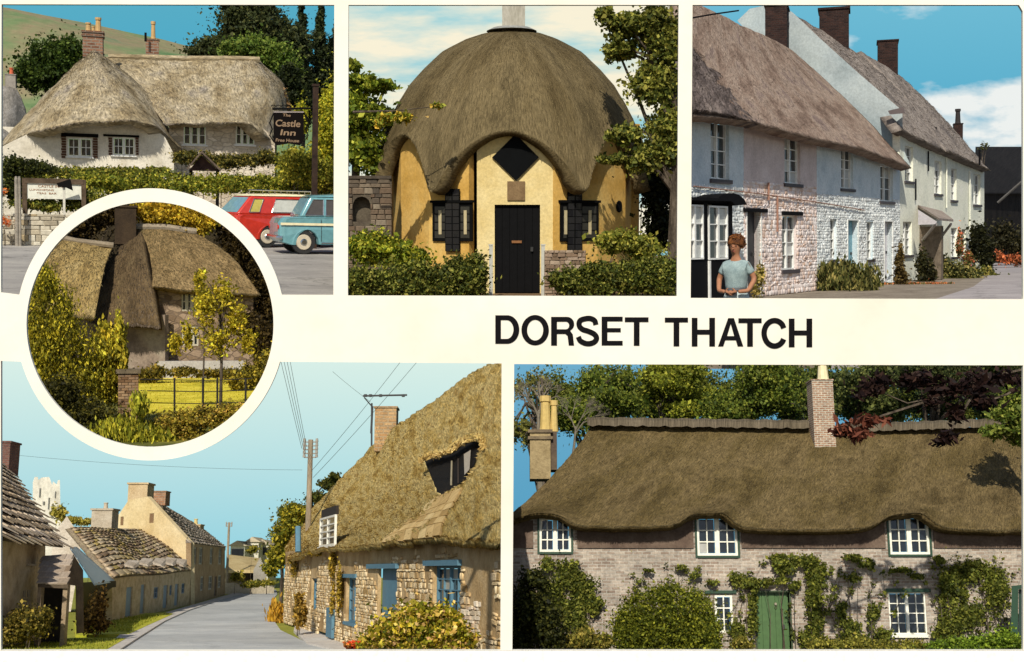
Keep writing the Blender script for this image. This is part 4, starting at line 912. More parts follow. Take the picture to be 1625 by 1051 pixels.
# drum wall: facets round the axis
Rw = 189 * K; ztop = zpx(190); segs = []
def facet(a0, a1, R0=Rw):
    A = (c0.x + R0 * math.sin(math.radians(a0)), c0.y - R0 * math.cos(math.radians(a0))); B = (c0.x + R0 * math.sin(math.radians(a1)), c0.y - R0 * math.cos(math.radians(a1))); return Wall(f, A, B)
# front bay
bay = Wall(f, f.xy(757, 28.65), f.xy(882, 28.65)); H = [bay.rect(785, 325, 857, 466)]
for i in (0,): H[0] = (H[0][0], H[0][1], 0.0, H[0][3])
zb_ = bay.uv(820, 205)[1]
o = MB(); hl = [[(H[0][0], .0), (H[0][1], .0), (H[0][1], H[0][3]), (H[0][0], H[0][3])]]
L = bay.L; o.prism([[(0, 0), (H[0][0], 0), (H[0][0], H[0][3]), (H[0][1], H[0][3]), (H[0][1], 0), (L, 0), (L, zb_), (0, zb_)]], lambda u, z, w: bay.P(u, z, w), 0, -.25); o.build('front_wall', palec, rh, f)
for px_, d in ((757, 1), (882, -1)):
    q = f.xy(px_, 28.65); m = MB(); x0, x1 = sorted((q.x, q.x + d * .25)); m.box(x0, x1, 28.902, 29.9, 0, zb_ - .1); m.build('bay_side_wall', yel, rh, f)
# drum facets
for a0, a1, opn in [(-88, -62, None), (-62, -40, None), (-40, -19, 'w'), (19, 42, 'w'), (42, 66, 'v'), (66, 90, None), (90, 135, None), (135, 180, None), (180, 225, None), (225, 272, None)]:
    Wf = facet(a0, a1); hs = []; zt = ztop - (.25 if abs(a0) < 60 else .1)
    wall_poly(f, rh, 'wall', Wf, [(0, 0), (Wf.L, 0), (Wf.L, zt), (0, zt)], hs, .22, yel, px=False)
    if opn == 'w':
        cxw, x0, x1 = (719, 688, 751) if a0 < 0 else (917, 888, 948); cr = 3 if a0 < 0 else -6
        fm = plain('black_lattice', (.008, .008, .008), .4)
        # cross-shaped black board with a central mullion, casements either side
        u0, u1, z0, z1 = Wf.rect(x0, 322, x1, 383)
        m = MB(); m.wbox(Wf, u0, u1, z0, z1, .002, .05); wo_ = m.build('window', fm, rh, f); wo_['label'] = 'black cross-shaped leaded window'
        m = MB(); ua, ub, za, zb2 = Wf.rect(cxw - 13 + cr, 300, cxw + 10 + cr, 399); m.wbox(Wf, ua, ub, za, zb2, .052, .075); m.build('cross_board', plain('black_board', (.006, .006, .006), .5), wo_, f)
        for kx in range(2):
            for kz in range(9):
                xa2 = ua + (ub - ua) * (kx + .08) / 2; xb2 = ua + (ub - ua) * (kx + .92) / 2; z_a = za + (zb2 - za) * (kz + .06) / 9; z_b = za + (zb2 - za) * (kz + .94) / 9; tl = .004 * ((kx * 5 + kz * 3) % 4 - 1.5)
                m = MB(); q_ = [Wf.P(xa2, z_a, .079 + tl), Wf.P(xb2, z_a, .079 - tl), Wf.P(xb2, z_b, .079 - tl), Wf.P(xa2, z_b, .079 + tl)]; m.hexa([Wf.P(xa2, z_a, .0755), Wf.P(xb2, z_a, .0755), Wf.P(xb2, z_b, .0755), Wf.P(xa2, z_b, .0755)] + q_); m.build('pane', glassm('leaded_glass', (.012, .012, .014), .12), wo_, f)
        for (xa, xb_) in ((x0 + 4, cxw - 14 + cr), (cxw + 11 + cr, x1 - 4)):
            for k in range(4):
                pa = Wf.rect(xa, 328 + k * 13, xb_, 339 + k * 13); m = MB(); m.wbox(Wf, pa[0], pa[1], pa[2], pa[3], .052, .058); m.build('pane', glassm('lattice_glass', (.03, .028, .022), .25), wo_, f)
            pa = Wf.rect((xa + xb_) / 2 - 1.5, 334, (xa + xb_) / 2 + 3, 372); m = MB(); m.wbox(Wf, pa[0], pa[1], pa[2], pa[3], .060, .070); m.build('curtain', plain('curtain_buff', (.45, .38, .22), .8), wo_, f)
        m = MB(); ua, ub, za, zb2 = Wf.rect(x0 - 2, 318, x1 + 2, 322); m.wbox(Wf, ua, ub, za, zb2, 0.002, .1); m.build('window_head', fm, wo_, f)
    if opn == 'v':
        u, z = Wf.uv(981, 328); m = MB(); n6 = [(u + .11 * math.cos(t), z + .14 * math.sin(t)) for t in np.linspace(0, 2 * PI, 9)[:-1]]; m.prism([n6], lambda u_, z_, w: Wf.P(u_, z_, w), .002, .05); m.build('wall_plaque', plain('black_plaque', (.01, .01, .012), .5), rh, f)
# dark timber head between arch and wall
dk = plain('dark_soffit', (.05, .035, .022), .9)
# door, tablet, diamond
do, _ = door(f, rh, bay, None, plain('black_door', (.010, .010, .011), .35), planks=6, inset=.08, rectuv=H[0], knob=True)
m = MB(); ua, ub, za, zb2 = bay.rect(812, 382, 828, 386); m.wbox(bay, ua, ub, za, zb2, -.078, -.05); m.build('letter_plate', plain('brass', (.5, .25, .12), .35, .5, 1), do, f)
m = MB(); ua, ub, za, zb2 = bay.rect(805, 288, 833, 318); m.wbox(bay, ua, ub, za, zb2, .002, .04); m.build('stone_tablet', noisy('brown_tablet', [(.16, .10, .05), (.24, .16, .08)], 5, .01, s=s), rh, f)
m = MB(); m.prism([[bay.uv(*p) for p in [(781, 250), (818, 213), (855, 250), (819, 287)]]], lambda u, z, w: bay.P(u, z, w), .002, .06); m.build('diamond_panel', plain('black_diamond', (.006, .007, .008), .4), rh, f)
# gate: garden posts either side
for x, lab in ((779, 'slim white gate post left of the black door'), (862, 'slim white gate post right of the black door')):
    q = f.xy(x, 27.2); b = MB(); h = f.at(x, 390, 27.2).z; b.box(q.x - .04, q.x + .04, 27.16, 27.24, 0, h); b.box(q.x - .05, q.x + .05, 27.15, 27.25, h + .0005, h + .03)
    tag(b.build('gate_post', plain('grey_white_paint', (.45, .45, .40), .6), None, f, base=(q.x, 27.2, 0)), lab, 'post', 'white gate posts')
# stone wall with a niche, left
Wl = Wall(f, f.xy(536, 29.2), f.xy(622, 29.2)); sw = thing(f, 'stone_wall', 'old grey stone garden wall with a dark arched niche left of the round house', 'wall', Wl.P(Wl.L / 2, 0))
zt = Wl.uv(590, 284)[1]; nu_ = Wl.rect(560, 312, 588, 352); arch_ = [(nu_[0], nu_[2]), (nu_[1], nu_[2]), (nu_[1], nu_[3] - .2)] + [((nu_[0] + nu_[1]) / 2 + (nu_[1] - nu_[0]) / 2 * math.cos(t), nu_[3] - .2 + .2 * math.sin(t)) for t in np.linspace(.2, PI - .2, 7)] + [(nu_[0], nu_[3] - .2)]
b = MB(); b.prism([[(0, 0), (Wl.L, 0), (Wl.L, zt), (0, zt)], arch_], lambda u, z, w: Wl.P(u, z, w), 0, -.25); b.wbox(Wl, 0, Wl.L, 0, zt - .01, -.4, -.252); b.build('wall_core', noisy('wall_mortar', [(.07, .055, .04), (.12, .10, .07)], 4, .01, s=s), sw, f)
pieces(f, sw, 'stone', stone_list(Wl, 0, Wl.L, 0, zt, [nu_], .2, .11, .03, seed=9, off=.005), piecem('old_wall_stone', [(.08, .065, .05), (.17, .13, .09), (.13, .09, .06), (.22, .18, .13)], 1), limit=130)
b = MB(); b.wbox(Wl, -.02, Wl.L, zt + .001, zt + .07, -.42, .06); b.build('coping', noisy('dark_coping', [(.05, .04, .03), (.1, .08, .06)], 4, .01, s=s), sw, f)
# low wall right of the gate
Wr = Wall(f, f.xy(864, 27.1), f.xy(930, 27.1)); lw = thing(f, 'low_stone_wall', 'low pinkish rubble wall under the hedge right of the black door', 'wall', Wr.P(.5, 0))
zt = Wr.uv(890, 397)[1]; b = MB(); b.wbox(Wr, 0, Wr.L, 0, zt - .02, -.3, -.01); b.build('wall_core', noisy('wall_mortar2', [(.12, .09, .06), (.18, .14, .1)], 4, .01, s=s), lw, f)
pieces(f, lw, 'stone', stone_list(Wr, 0, Wr.L, 0, zt, [], .16, .075, .03, seed=19), piecem('pink_rubble', [(.16, .11, .07), (.30, .21, .15), (.38, .30, .22), (.22, .15, .10)], 1), limit=120)
hc = [(.012, .022, .006), (.04, .06, .014), (.10, .13, .03), (.18, .20, .06)]
bush(f, 'clipped_hedge', 'low clipped hedge left of the black door', 'hedge', [(570, 452, 36, 30), (620, 452, 40, 30), (670, 448, 36, 32), (722, 444, 36, 38), (750, 440, 25, 40)], 26.3, 17000, 5, hc, sub=34, subr=.26, rd=.35)
bush(f, 'leafy_shrub', 'bright yellow-green shrub at the foot of the round wall, left', 'shrub', [(582, 392, 34, 26), (625, 400, 32, 26), (655, 410, 26, 16)], 27.0, 6500, 6, [(.03, .06, .008), (.12, .17, .02), (.32, .34, .05)], sub=26, rd=.3)
bush(f, 'clipped_hedge', 'low clipped hedge growing over the wall right of the door', 'hedge', [(905, 446, 32, 24), (950, 444, 38, 30), (1000, 442, 40, 32), (1050, 440, 40, 34)], 26.4, 15000, 5, hc, sub=34, subr=.26, rd=.3)
bush(f, 'leafy_shrub', 'rounded yellowish shrub below the little wall plaque', 'shrub', [(985, 384, 38, 18), (1020, 396, 28, 18)], 27.1, 4500, 6, [(.03, .05, .01), (.12, .15, .03), (.30, .31, .08)], sub=24, rd=.3)
tree(f, 'young_tree', 'bright green tree at the left with one drooping branch against the sky', 'tree', [(575, 225, 38, 52), (560, 170, 28, 40), (568, 128, 34, 9), (588, 140, 36, 7), (610, 133, 16, 6), (562, 105, 12, 8), (590, 190, 40, 24)], 30.5, 9500, 7, [(.03, .06, .008), (.10, .15, .02), (.25, .30, .05)], (562, 130), sub=18, subr=.3, fill=.4, rd=.6, limbs=10, core=False)
fo = thing(f, 'leaf_spray', 'small leafy twig hanging in front of the thatch on the left', 'twig', f.at(600, 176, 27.2))
b = MB(); b.tube([f.at(560, 178, 27.2), f.at(630, 176, 27.2), f.at(700, 168, 27.2)], [.03, .015, .006], 6); b.build('branch', wood(s), fo, f)
foliage(f, fo, 'leaves', [E_(f, 694, 168, 27.2, 9, 6), E_(f, 640, 186, 27.2, 18, 8), E_(f, 610, 190, 27.2, 20, 12)], 420, 7, [(.05, .09, .01), (.20, .24, .04), (.4, .3, .06)], 27, core=False)
tree(f, 'weeping_tree', 'large feathery dark tree overhanging the right side of the dome', 'tree', [(1050, 60, 50, 52), (1000, 40, 40, 26), (985, 80, 30, 16), (1040, 130, 60, 40), (1060, 200, 40, 50), (990, 215, 30, 16), (1030, 250, 50, 24), (975, 252, 28, 10), (960, 22, 16, 12)], 28.0, 21000, 6.5, [(.02, .035, .01), (.06, .085, .02), (.15, .18, .045), (.24, .26, .08)], (1068, 100), sub=22, subr=.26, fill=.4, rd=.5, limbs=12, core=False, up=None)
bush(f, 'dark_yew', 'black-green yew filling the gap right of the yellow wall', 'shrub', [(1045, 300, 38, 60), (1050, 360, 34, 45), (1020, 250, 24, 30), (1075, 200, 22, 80)], 30.5, 8000, 6, [(.002, .004, .002), (.006, .01, .004), (.014, .02, .007)], sub=20, fill=.2, rd=.5)
# ================================================================ WORLD 3 (top right): terrace of thatched cottages and a woman
TR = Frame('terrace', 385, 1.6, 4.0, 1360); f = TR; s = f.s; f.bounds = lambda x, y: (x < 1660) & (x > 1084) & (y > -20) & (y < 486)
backdrop(f, 260, (1086, 480, 1640, -8), skym('sky_terrace', (.010, .30, .52), (.16, .50, .66), (.85, .88, .86), 2.4, .56, (1, 1.9, 1), .14, zc=(.25, .75)))
ground_sheet(f, 'ground', noisy('dusty_verge', [(.16, .13, .10), (.28, .24, .19)], 1, .01, s=s), [(1086, 572), (1634, 572), (1634, 392), (1086, 398)], -.02)
# road rising and bending away on the right
ground_sheet(f, 'road', roadm('lane_tarmac', [(.26, .235, .235), (.34, .31, .31), (.42, .385, .38)], s), [(1300, 572), (1634, 572), (1634, 398), (1592, 398), (1560, 414), (1575, 432), (1545, 455), (1480, 476)], 0)
YA, YB = 35.0, 66.0
W = Wall(f, f.xy(1086, YA * .985), f.xy(1562, YB)); uv = W.uv
def Yat(px, off=0):      # forward distance of the facade (or a plane off metres behind) at a pixel column
    d = f.d(px, 385); n = W.n; k = n.dot(W.A - n * off) / n.dot(Vector((d.x, d.y))); return k
def RP(px, py, off): return (px, py, Yat(px, off))
whitew = noisy('shade_tinted_limewash', [(.50, .60, .65), (.62, .71, .75), (.70, .77, .80)], 1.2, .012, s=s, fine=14)  # white walls; blue tint paints in the shade of the upper storey
shade_whitew = whitew
pinkw = noisy('pink_limewash', [(.54, .46, .44), (.64, .55, .53), (.70, .62, .60)], 1.2, .012, s=s, fine=14)
greenw = noisy('pale_green_limewash', [(.70, .72, .62), (.80, .81, .68), (.84, .84, .74)], .8, .008, s=s, fine=14)
paintw = plain('white_sash_paint', (.78, .79, .76), .45); darkw = plain('black_gloss', (.012, .012, .014), .35); sillm = plain('dark_sill', (.06, .05, .055), .6)
gd = glassm('sash_glass', (.02, .03, .035), .1)
def cottage(name, label, x0, x1, mat, up, lo, doors, topy, curtain=.25, group=None, relief=None, seed=1):
    ua, ub = uv(x0, 385)[0], uv(x1, 385)[0]; base = W.P((ua + ub) / 2, 0); r = thing(f, name, label, 'cottage', base, group)
    rects = [W.rect(*w[:4]) for w in up + lo]; dr = [W.rect(*d[:4]) for d in doors]; dr = [(a, b_, 0, d) for a, b_, c, d in dr]
    outer = [(ua, 0)]
    for d in sorted(dr): outer += [(d[0], 0), (d[0], d[3]), (d[1], d[3]), (d[1], 0)]
    outer += [(ub, 0), uv(x1, topy[1]), uv(x0, topy[0])]
    wall_poly(f, r, 'wall', W, outer, rects, .3, mat, px=False)
    for w in up + lo:
        leafs = w[4] if len(w) > 4 else 2; o, q = window(f, r, W, w[:4], 1 if leafs > 1 else 2, w[5] if len(w) > 5 else 4, paintw, leafs=leafs, inset=.13, fw=.05, sill=sillm, curtain=curtain, gm=gd, cm=plain('net_curtain', (.50, .52, .50), .3), bw=.03)
    for d, q in zip(doors, dr):
        door(f, r, W, None, d[4], planks=3, inset=.2, rectuv=q, frame=paintw, fw=.05, knob=True)
    if relief:
        z1 = relief[0]; st = stone_list(W, ua, ub, 0, z1, rects + dr, .15, .095, .022, var=.55, gap=.0, off=-.010, jit=.3, seed=seed)
        big = relief[2] if len(relief) > 2 else 0
        pieces(f, r, 'stone', st, relief[1], limit=big, many='rubble_facing')
    return r, ua, ub
bl = plain('blue_door', (.16, .34, .42), .5); dkd = plain('dark_doorway', (.015, .015, .02), .5); wd = plain('white_door', (.62, .60, .62), .5)
ws_ = piecem('whitewashed_rubble', [(.62, .66, .66), (.80, .82, .80)], s, .85, .006); ps_ = piecem('pink_washed_rubble', [(.72, .60, .56), (.80, .74, .72), (.62, .44, .34), (.82, .76, .74)], s, .85, .006)
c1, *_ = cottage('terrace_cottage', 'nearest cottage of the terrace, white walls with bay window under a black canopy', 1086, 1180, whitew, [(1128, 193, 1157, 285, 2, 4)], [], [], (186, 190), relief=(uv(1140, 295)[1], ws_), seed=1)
c2, *_ = cottage('terrace_cottage', 'pink cottage of the terrace with two tall sash windows', 1180.2, 1296, pinkw, [(1245, 217, 1270, 292, 2, 4)], [(1241, 342, 1265, 428, 2, 4)], [(1185, 336, 1207, 476, dkd)], (192, 222), relief=(uv(1240, 292)[1], ps_), seed=2)
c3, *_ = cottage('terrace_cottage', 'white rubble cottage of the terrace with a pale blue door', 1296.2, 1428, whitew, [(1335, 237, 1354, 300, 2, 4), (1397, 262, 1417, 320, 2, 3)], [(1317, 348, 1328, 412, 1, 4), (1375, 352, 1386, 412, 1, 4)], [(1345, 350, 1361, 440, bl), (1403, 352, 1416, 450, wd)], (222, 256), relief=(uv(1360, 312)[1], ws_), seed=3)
c4, *_ = cottage('terrace_cottage', 'tall pale green-white end cottage of the terrace with a gabled door hood', 1428.2, 1562, greenw, [(1436, 233, 1449, 288, 1, 4), (1483, 256, 1494, 308, 1, 4), (1509, 268, 1518, 318, 1, 4), (1545, 277, 1556, 325, 2, 3)], [(1433, 352, 1447, 405, 2, 4), (1487, 358, 1496, 408, 1, 4), (1509, 362, 1519, 408, 1, 4), (1526, 364, 1533, 408, 1, 4)], [(1463, 372, 1478, 440, wd)], (205, 268), curtain=.1)
thA = thatch('thatch_terrace', [(.16, .11, .085), (.25, .18, .14), (.32, .245, .195), (.21, .155, .135)], s, 20, .02, .35)
thB = thatch('thatch_terrace_grey', [(.15, .13, .12), (.24, .205, .18), (.30, .26, .23)], s, 14, .03, .6)
thC = thatch('thatch_terrace_ragged', [(.07, .055, .05), (.15, .12, .11), (.22, .18, .16)], s, 9, .05, .8)
# first roof (over cottages one to three): ridge recedes, verge drops to the eave
roof(f, c2, 'roof', [
    [RP(1080, -6, 4.6), RP(1130, 17, 4.6), RP(1180, 42, 4.6), RP(1225, 62, 4.5), RP(1258, 80, 4.4)],
    [RP(1080, 92, 2.2), RP(1150, 108, 2.2), RP(1225, 128, 2.2), RP(1290, 148, 2.2), RP(1349, 163, 2.1)],
    [RP(1080, 182, -.75), RP(1190, 194, -.75), RP(1290, 220, -.75), RP(1370, 238, -.7), RP(1447, 267, -.6)]], .34, thA, 110, 34, amp=.03, straw=7000, strawpx=6, eave=700)
# ragged lower roof at the left edge
roof(f, c1, 'roof', [[RP(1080, 58, 3.2), RP(1096, 66, 3.2), RP(1108, 78, 3.1)], [RP(1080, 120, 1.1), RP(1120, 125, 1.1), RP(1160, 142, 1.1)], [RP(1080, 174, -.75), RP(1140, 181, -.75), RP(1204, 197, -.75)]], .3, thC, 60, 24, amp=.07, straw=2500, strawpx=9, cols='dark', eave=500, ns=2.5)
# gable wall of the tall block, in its own plane behind the first roof
gb = noisy('gable_render_shade', [(.30, .36, .38), (.38, .44, .46), (.44, .50, .51)], .7, .006, s=s, fine=14)  # white gable, its shade put into the grey-blue colour
G0 = W.P(uv(1436, 260)[0], 0); gw = Wall(f, (G0.x, G0.y), (G0.x - W.n.x * 9, G0.y - W.n.y * 9))
def gp(px, py): return f.at(px, py, Yat(1434, 0) + 0)
b = MB(); pts = [(1170, 33), (1190, 14), (1232, 5), (1258, 20), (1300, 60), (1362, 116), (1432, 176), (1433, 236), (1445, 262), (1430, 262), (1340, 190), (1250, 120)]
b.prism([[(x, y) for x, y in pts]], lambda x, y, w: f.at(x, y, Yat(1434, 0) * (1 + (1434 - x) / 1434 * .35) + w), 0, .4); b.build('gable_wall', gb, c4, f)
def R2(px, py, off): return RP(px, py, off)
roof(f, c4, 'roof', [
    [RP(1254, 20, 8.6), RP(1310, 52, 7.4), RP(1372, 92, 6.2)],
    [RP(1345, 102, 4.2), RP(1378, 120, 3.8), RP(1434, 152, 3.2)],
    [RP(1431, 207, -.3), RP(1468, 226, -.35), RP(1513, 246, -.35)]], .32, thB, 70, 30, amp=.05, straw=2600, strawpx=6, eave=350, ns=2)
roof(f, c4, 'roof', [
    [RP(1366, 82, 6.5), RP(1425, 118, 5.6), RP(1482, 170, 4.2)],
    [RP(1434, 150, 3.4), RP(1480, 176, 2.8), RP(1528, 222, 2.0)],
    [RP(1503, 240, -.4), RP(1538, 256, -.4), RP(1571, 270, -.4)]], .36, thB, 60, 30, amp=.05, straw=2000, strawpx=5, eave=300, ns=2)
b = MB(); b.prism([[(1409, 176), (1434, 170), (1436, 180), (1412, 182)]], lambda x, y, w: f.at(x, y, Yat(1434, -.2) + w), -.1, .35); b.build('kneeler_stone', plain('kneeler', (.10, .08, .08), .8), c4, f)
for (x0, x1, ya, yb_) in ((1483.5, 1486.5, 202, 228), (1553, 1556, 238, 262)):
    b = MB(); b.tube([f.at((x0 + x1) / 2, yb_, Yat(1490, 1)), f.at((x0 + x1) / 2, ya, Yat(1490, 1))], .05, 6); b.build('vent_pipe', darkw, c4, f)
cb = brickm('dark_chimney_brick', [(.020, .012, .012), (.05, .025, .02)], (.04, .03, .028), s, .24, .08, .01, .012)
cb2 = cb
for own, (x0, y0, x1, y1), off, dep, lab in ((c3, (1214, 8, 1249, 78), 4.9, 1.6, None), (c4, (1300, 13, 1347, 70), 7.0, 1.6, None), (c4, (1393, 64, 1425, 118), 6.0, 1.4, None)):
    Y = Yat((x0 + x1) / 2, off); chimney(f, own, (x0, y0, x1, y1 + 10), Y, cb, dep, cap=.05)
chimney(f, c4, (1514, 196, 1528, 232), Yat(1520, 3.5), cb, .8, [(1521, 172, 8)], potm=plain('black_pot', (.02, .015, .015), .7))
# drainpipes and the string of pipework across the facade
b = MB(); rp = plain('rusty_pipe', (.32, .17, .12), .7)
b.tube([W.P(*uv(1098, 296), .06), W.P(*uv(1205, 308), .06), W.P(*uv(1300, 322), .06), W.P(*uv(1370, 334), .06)], .018, 6); b.build('gas_pipe', rp, c2, f)
for own, x, ya, yb_, m in ((c2, 1217, 290, 318, rp), (c2, 1231, 312, 368, rp), (c4, 1451, 284, 318, darkw), (c4, 1471, 240, 272, darkw), (c4, 1500, 250, 330, greenw), (c4, 1537, 272, 372, greenw)):
    b = MB(); b.tube([W.P(*uv(x, ya), .06), W.P(*uv(x, yb_), .06)], .035, 6); b.build('drainpipe', m, own, f)
for own, (x0, y0, x1, y1) in ((c2, (1179, 331, 1215, 337)), (c2, (1240, 336, 1271, 342))):
    q = W.rect(x0, y0, x1, y1); b = MB(); b.wbox(W, *q, .002, .08); b.build('lintel', darkw, own, f)
# bay window with canopy on the nearest cottage
by = Wall(f, f.xy(1086, Yat(1086, -.9)), f.xy(1162, Yat(1162, -.9)))
bz = Wall(f, (W.A.x + W.n.x * .55, W.A.y + W.n.y * .55), (W.B.x + W.n.x * .55, W.B.y + W.n.y * .55))
q = bz.rect(1086, 322, 1158, 412); b = MB(); b.wbox(bz, q[0] - 1, q[1], 0, q[2], -.5, -.002); b.wbox(bz, q[0] - 1, q[1], q[3] - .0, bz.uv(1130, 318)[1], -.5, -.001)
for xx in (1118.5, 1158):
    t = bz.rect(xx - 2.5, 322, xx + 3.5, 412); b.wbox(bz, t[0], t[1], t[2] + .001, t[3] - .001, -.5, .02)
b.build('bay_front', darkw, c1, f)
for w in ((1088, 325, 1115.5, 412), (1124, 327, 1154, 412)): window(f, c1, bz, w, 1, 3, paintw, leafs=2, inset=.0, fw=.05, curtain=.75, gm=gd, cm=plain('net_curtain', (.5, .52, .5), .3), bw=.03)
b = MB(); cpts = [(1084, 318), (1084, 313), (1130, 315), (1134, 311), (1142, 308), (1154, 307), (1164, 310), (1172, 317), (1176, 325), (1158, 327), (1152, 320)]
b.prism([[bz.uv(*p) for p in cpts]], lambda u, z, w: bz.P(u, z, w), .18, -.5); b.build('canopy', darkw, c1, f)
t = bz.rect(1123.5, 414, 1126, 480); b = MB(); b.wbox(bz, t[0], t[1], 0, t[3], .0, .05); b.build('downpipe_white', paintw, c1, f)
# door hood of the end cottage: gabled, on slanting brackets
hb = Wall(f, (W.A.x + W.n.x * 1.1, W.A.y + W.n.y * 1.1), (W.B.x + W.n.x * 1.1, W.B.y + W.n.y * 1.1))
hood = [(1457, 330), (1489, 348)]; 
P1 = W.P(*uv(1456, 329), .02); P2 = f.at(1490, 350, Yat(1490, -1.3)); P3 = f.at(1513, 352, Yat(1513, -1.1)); P4 = W.P(*uv(1494, 338), .02)
b = MB(); up_ = Vector((0, 0, .09)); b.hexa([P4, P3, P3 + up_, P4 + up_, P1, P2, P2 + up_, P1 + up_]); b.build('hood_roof', noisy('hood_slate', [(.20, .16, .14), (.34, .29, .25)], 3, .01, s=s), c4, f)
b = MB(); b.prism([[(1457, 333), (1487, 352), (1484, 356), (1457, 357)]], lambda x, y, w: f.at(x, y, Yat(1478, -1.0) + w), 0, .08); b.build('hood_cheek', plain('grey_boards', (.42, .40, .42), .7), c4, f)
b = MB(); b.tube([f.at(1461, 385, Yat(1462, 0)), f.at(1485, 356, Yat(1484, -1.1))], .06, 6); b.tube([f.at(1487, 385, Yat(1500, 0)), f.at(1509, 356, Yat(1508, -1.0))], .06, 6); b.build('hood_bracket', plain('bracket_wood', (.40, .36, .34), .7), c4, f)
b = MB(); t = W.rect(1459, 360, 1484, 452); b.wbox(W, t[0], t[0] + .3, 0, t[3], .002, .9); b.build('porch_wall', noisy('porch_stone', [(.10, .08, .06), (.2, .16, .12)], 4, .01, s=s), c4, f)
# barn at the far right
bn = thing(f, 'dark_barn', 'long black barn closing the lane at the far right', 'barn', (*f.xy(1600, 95), 0))
blk = noisy('tarred_boards', [(.008, .008, .009), (.02, .018, .018), (.03, .026, .024)], 2, .02, s=s, stretch=(3, 1, .4))
Wb = Wall(f, f.xy(1545, 98), f.xy(1645, 88)); zt = Wb.uv(1600, 300)[1]; b = MB(); b.wbox(Wb, 0, Wb.L, 0, zt, -4, 0); b.build('wall', blk, bn, f)
roof_q = [f.at(1548, 233, 103), f.at(1645, 233, 93), f.at(1645, 306, 87.5), f.at(1545, 306, 97.5)]; b = MB(); b.hexa([roof_q[0] - up_, roof_q[1] - up_, roof_q[2] - up_, roof_q[3] - up_] + roof_q); b.build('roof', noisy('black_slate', [(.010, .010, .012), (.02, .019, .02)], 3, .01, s=s), bn, f)
b = MB(); b.tube([f.at(1583, 322, 86), f.at(1622, 288, 86)], .08, 5); b.build('lean_pole', plain('grey_pole', (.08, .075, .07), .8), bn, f)
tree(f, 'bare_twig_tree', 'thin bare twigs rising above the end of the terrace roof', 'tree', [(1562, 232, 8, 8)], 80, 60, 3, [(.03, .04, .02), (.1, .12, .05)], (1558, 225), limbs=6, trad=.004, core=False)
# planting along the front
fl = [(.01, .015, .006), (.04, .055, .02), (.12, .14, .06), (.26, .25, .12)]
def Yp(px): return Yat(px, -.7)
specs = [('tall_foliage', 'spiky grey-green bush below the blue door', [(1312, 442, 22, 22), (1340, 445, 26, 30), (1372, 445, 24, 22)], 5200, fl), ('climber', 'dark climber rising between the white door and the next window', [(1428, 418, 6, 30), (1430, 445, 12, 26)], 1500, [(.02, .015, .01), (.06, .05, .02), (.12, .10, .05)]),
         ('porch_shrub', 'dark creeper on the porch under the door hood', [(1463, 425, 9, 32), (1474, 440, 12, 24)], 1500, [(.006, .008, .005), (.02, .025, .01), (.06, .06, .03)]), ('dark_shrub', 'dark leafy shrub right of the door hood', [(1515, 440, 28, 24), (1496, 430, 18, 22), (1535, 445, 18, 18)], 4200, fl),
         ('tall_yew', 'tall black-green yew at the corner of the end cottage', [(1555, 398, 17, 34), (1552, 375, 12, 22), (1566, 415, 10, 24)], 2600, [(.004, .006, .004), (.012, .016, .008), (.03, .035, .015)]), ('rounded_shrub', 'small yellow-green rounded shrub at the road edge', [(1562, 440, 20, 16), (1545, 450, 14, 10)], 2200, [(.02, .03, .01), (.09, .11, .03), (.25, .24, .09)])]
for nm, lab, el, n, c in specs: bush(f, nm, lab, 'shrub', el, Yp(sum(e[0] for e in el) / len(el)) - .3, n, 4, c, sub=20, rd=.5, up=(0, -.2, 1.2) if 'spiky' in lab else None, long=2.6 if 'spiky' in lab else 1.6)
bush(f, 'flower_border', 'border of orange and pink flowers along the terrace base', 'flowers', [(x, 462 + 3 * math.sin(x), 20, 9) for x in range(1385, 1510, 26)], Yp(1440) - 1.2, 1500, 3.4, [(.02, .03, .01), (.12, .12, .05), (.42, .14, .08), (.52, .26, .20)], sub=20, rd=.3)
bush(f, 'climbing_rose', 'pink climbing rose by the last ground floor windows', 'climber', [(1524, 385, 6, 22), (1536, 412, 10, 14)], Yp(1530), 700, 3.4, [(.03, .04, .015), (.10, .11, .04), (.48, .14, .12)], core=False)
bush(f, 'potted_plant', 'small yellowish plant beside the pink cottage door, behind the woman', 'plant', [(1206, 440, 8, 22), (1200, 458, 10, 14)], Yat(1205, -.5), 600, 4, [(.05, .06, .02), (.18, .19, .06), (.40, .34, .16)], core=False)
bush(f, 'distant_border', 'low orange-flowered border at the bend of the lane', 'flowers', [(1580, 407, 18, 7), (1606, 412, 22, 9)], 78, 900, 3.4, [(.02, .02, .012), (.25, .09, .05), (.45, .16, .09)], sub=12)
bush(f, 'far_dark_bush', 'dark bushes at the foot of the barn', 'bush', [(1600, 380, 26, 26), (1625, 395, 22, 26)], 84, 2500, 4, [(.006, .008, .005), (.02, .022, .012), (.05, .05, .03)], sub=16)
# the bit of overhead wire at the top left
w_ = MB(); w_.tube([f.at(1090, 30, 30), f.at(1130, 23, 31), f.at(1172, 17, 33)], .02, 5); tag(w_.build('overhead_wire', darkw, None, f), 'short dark overhead wire crossing the nearest thatch roof', 'wire')

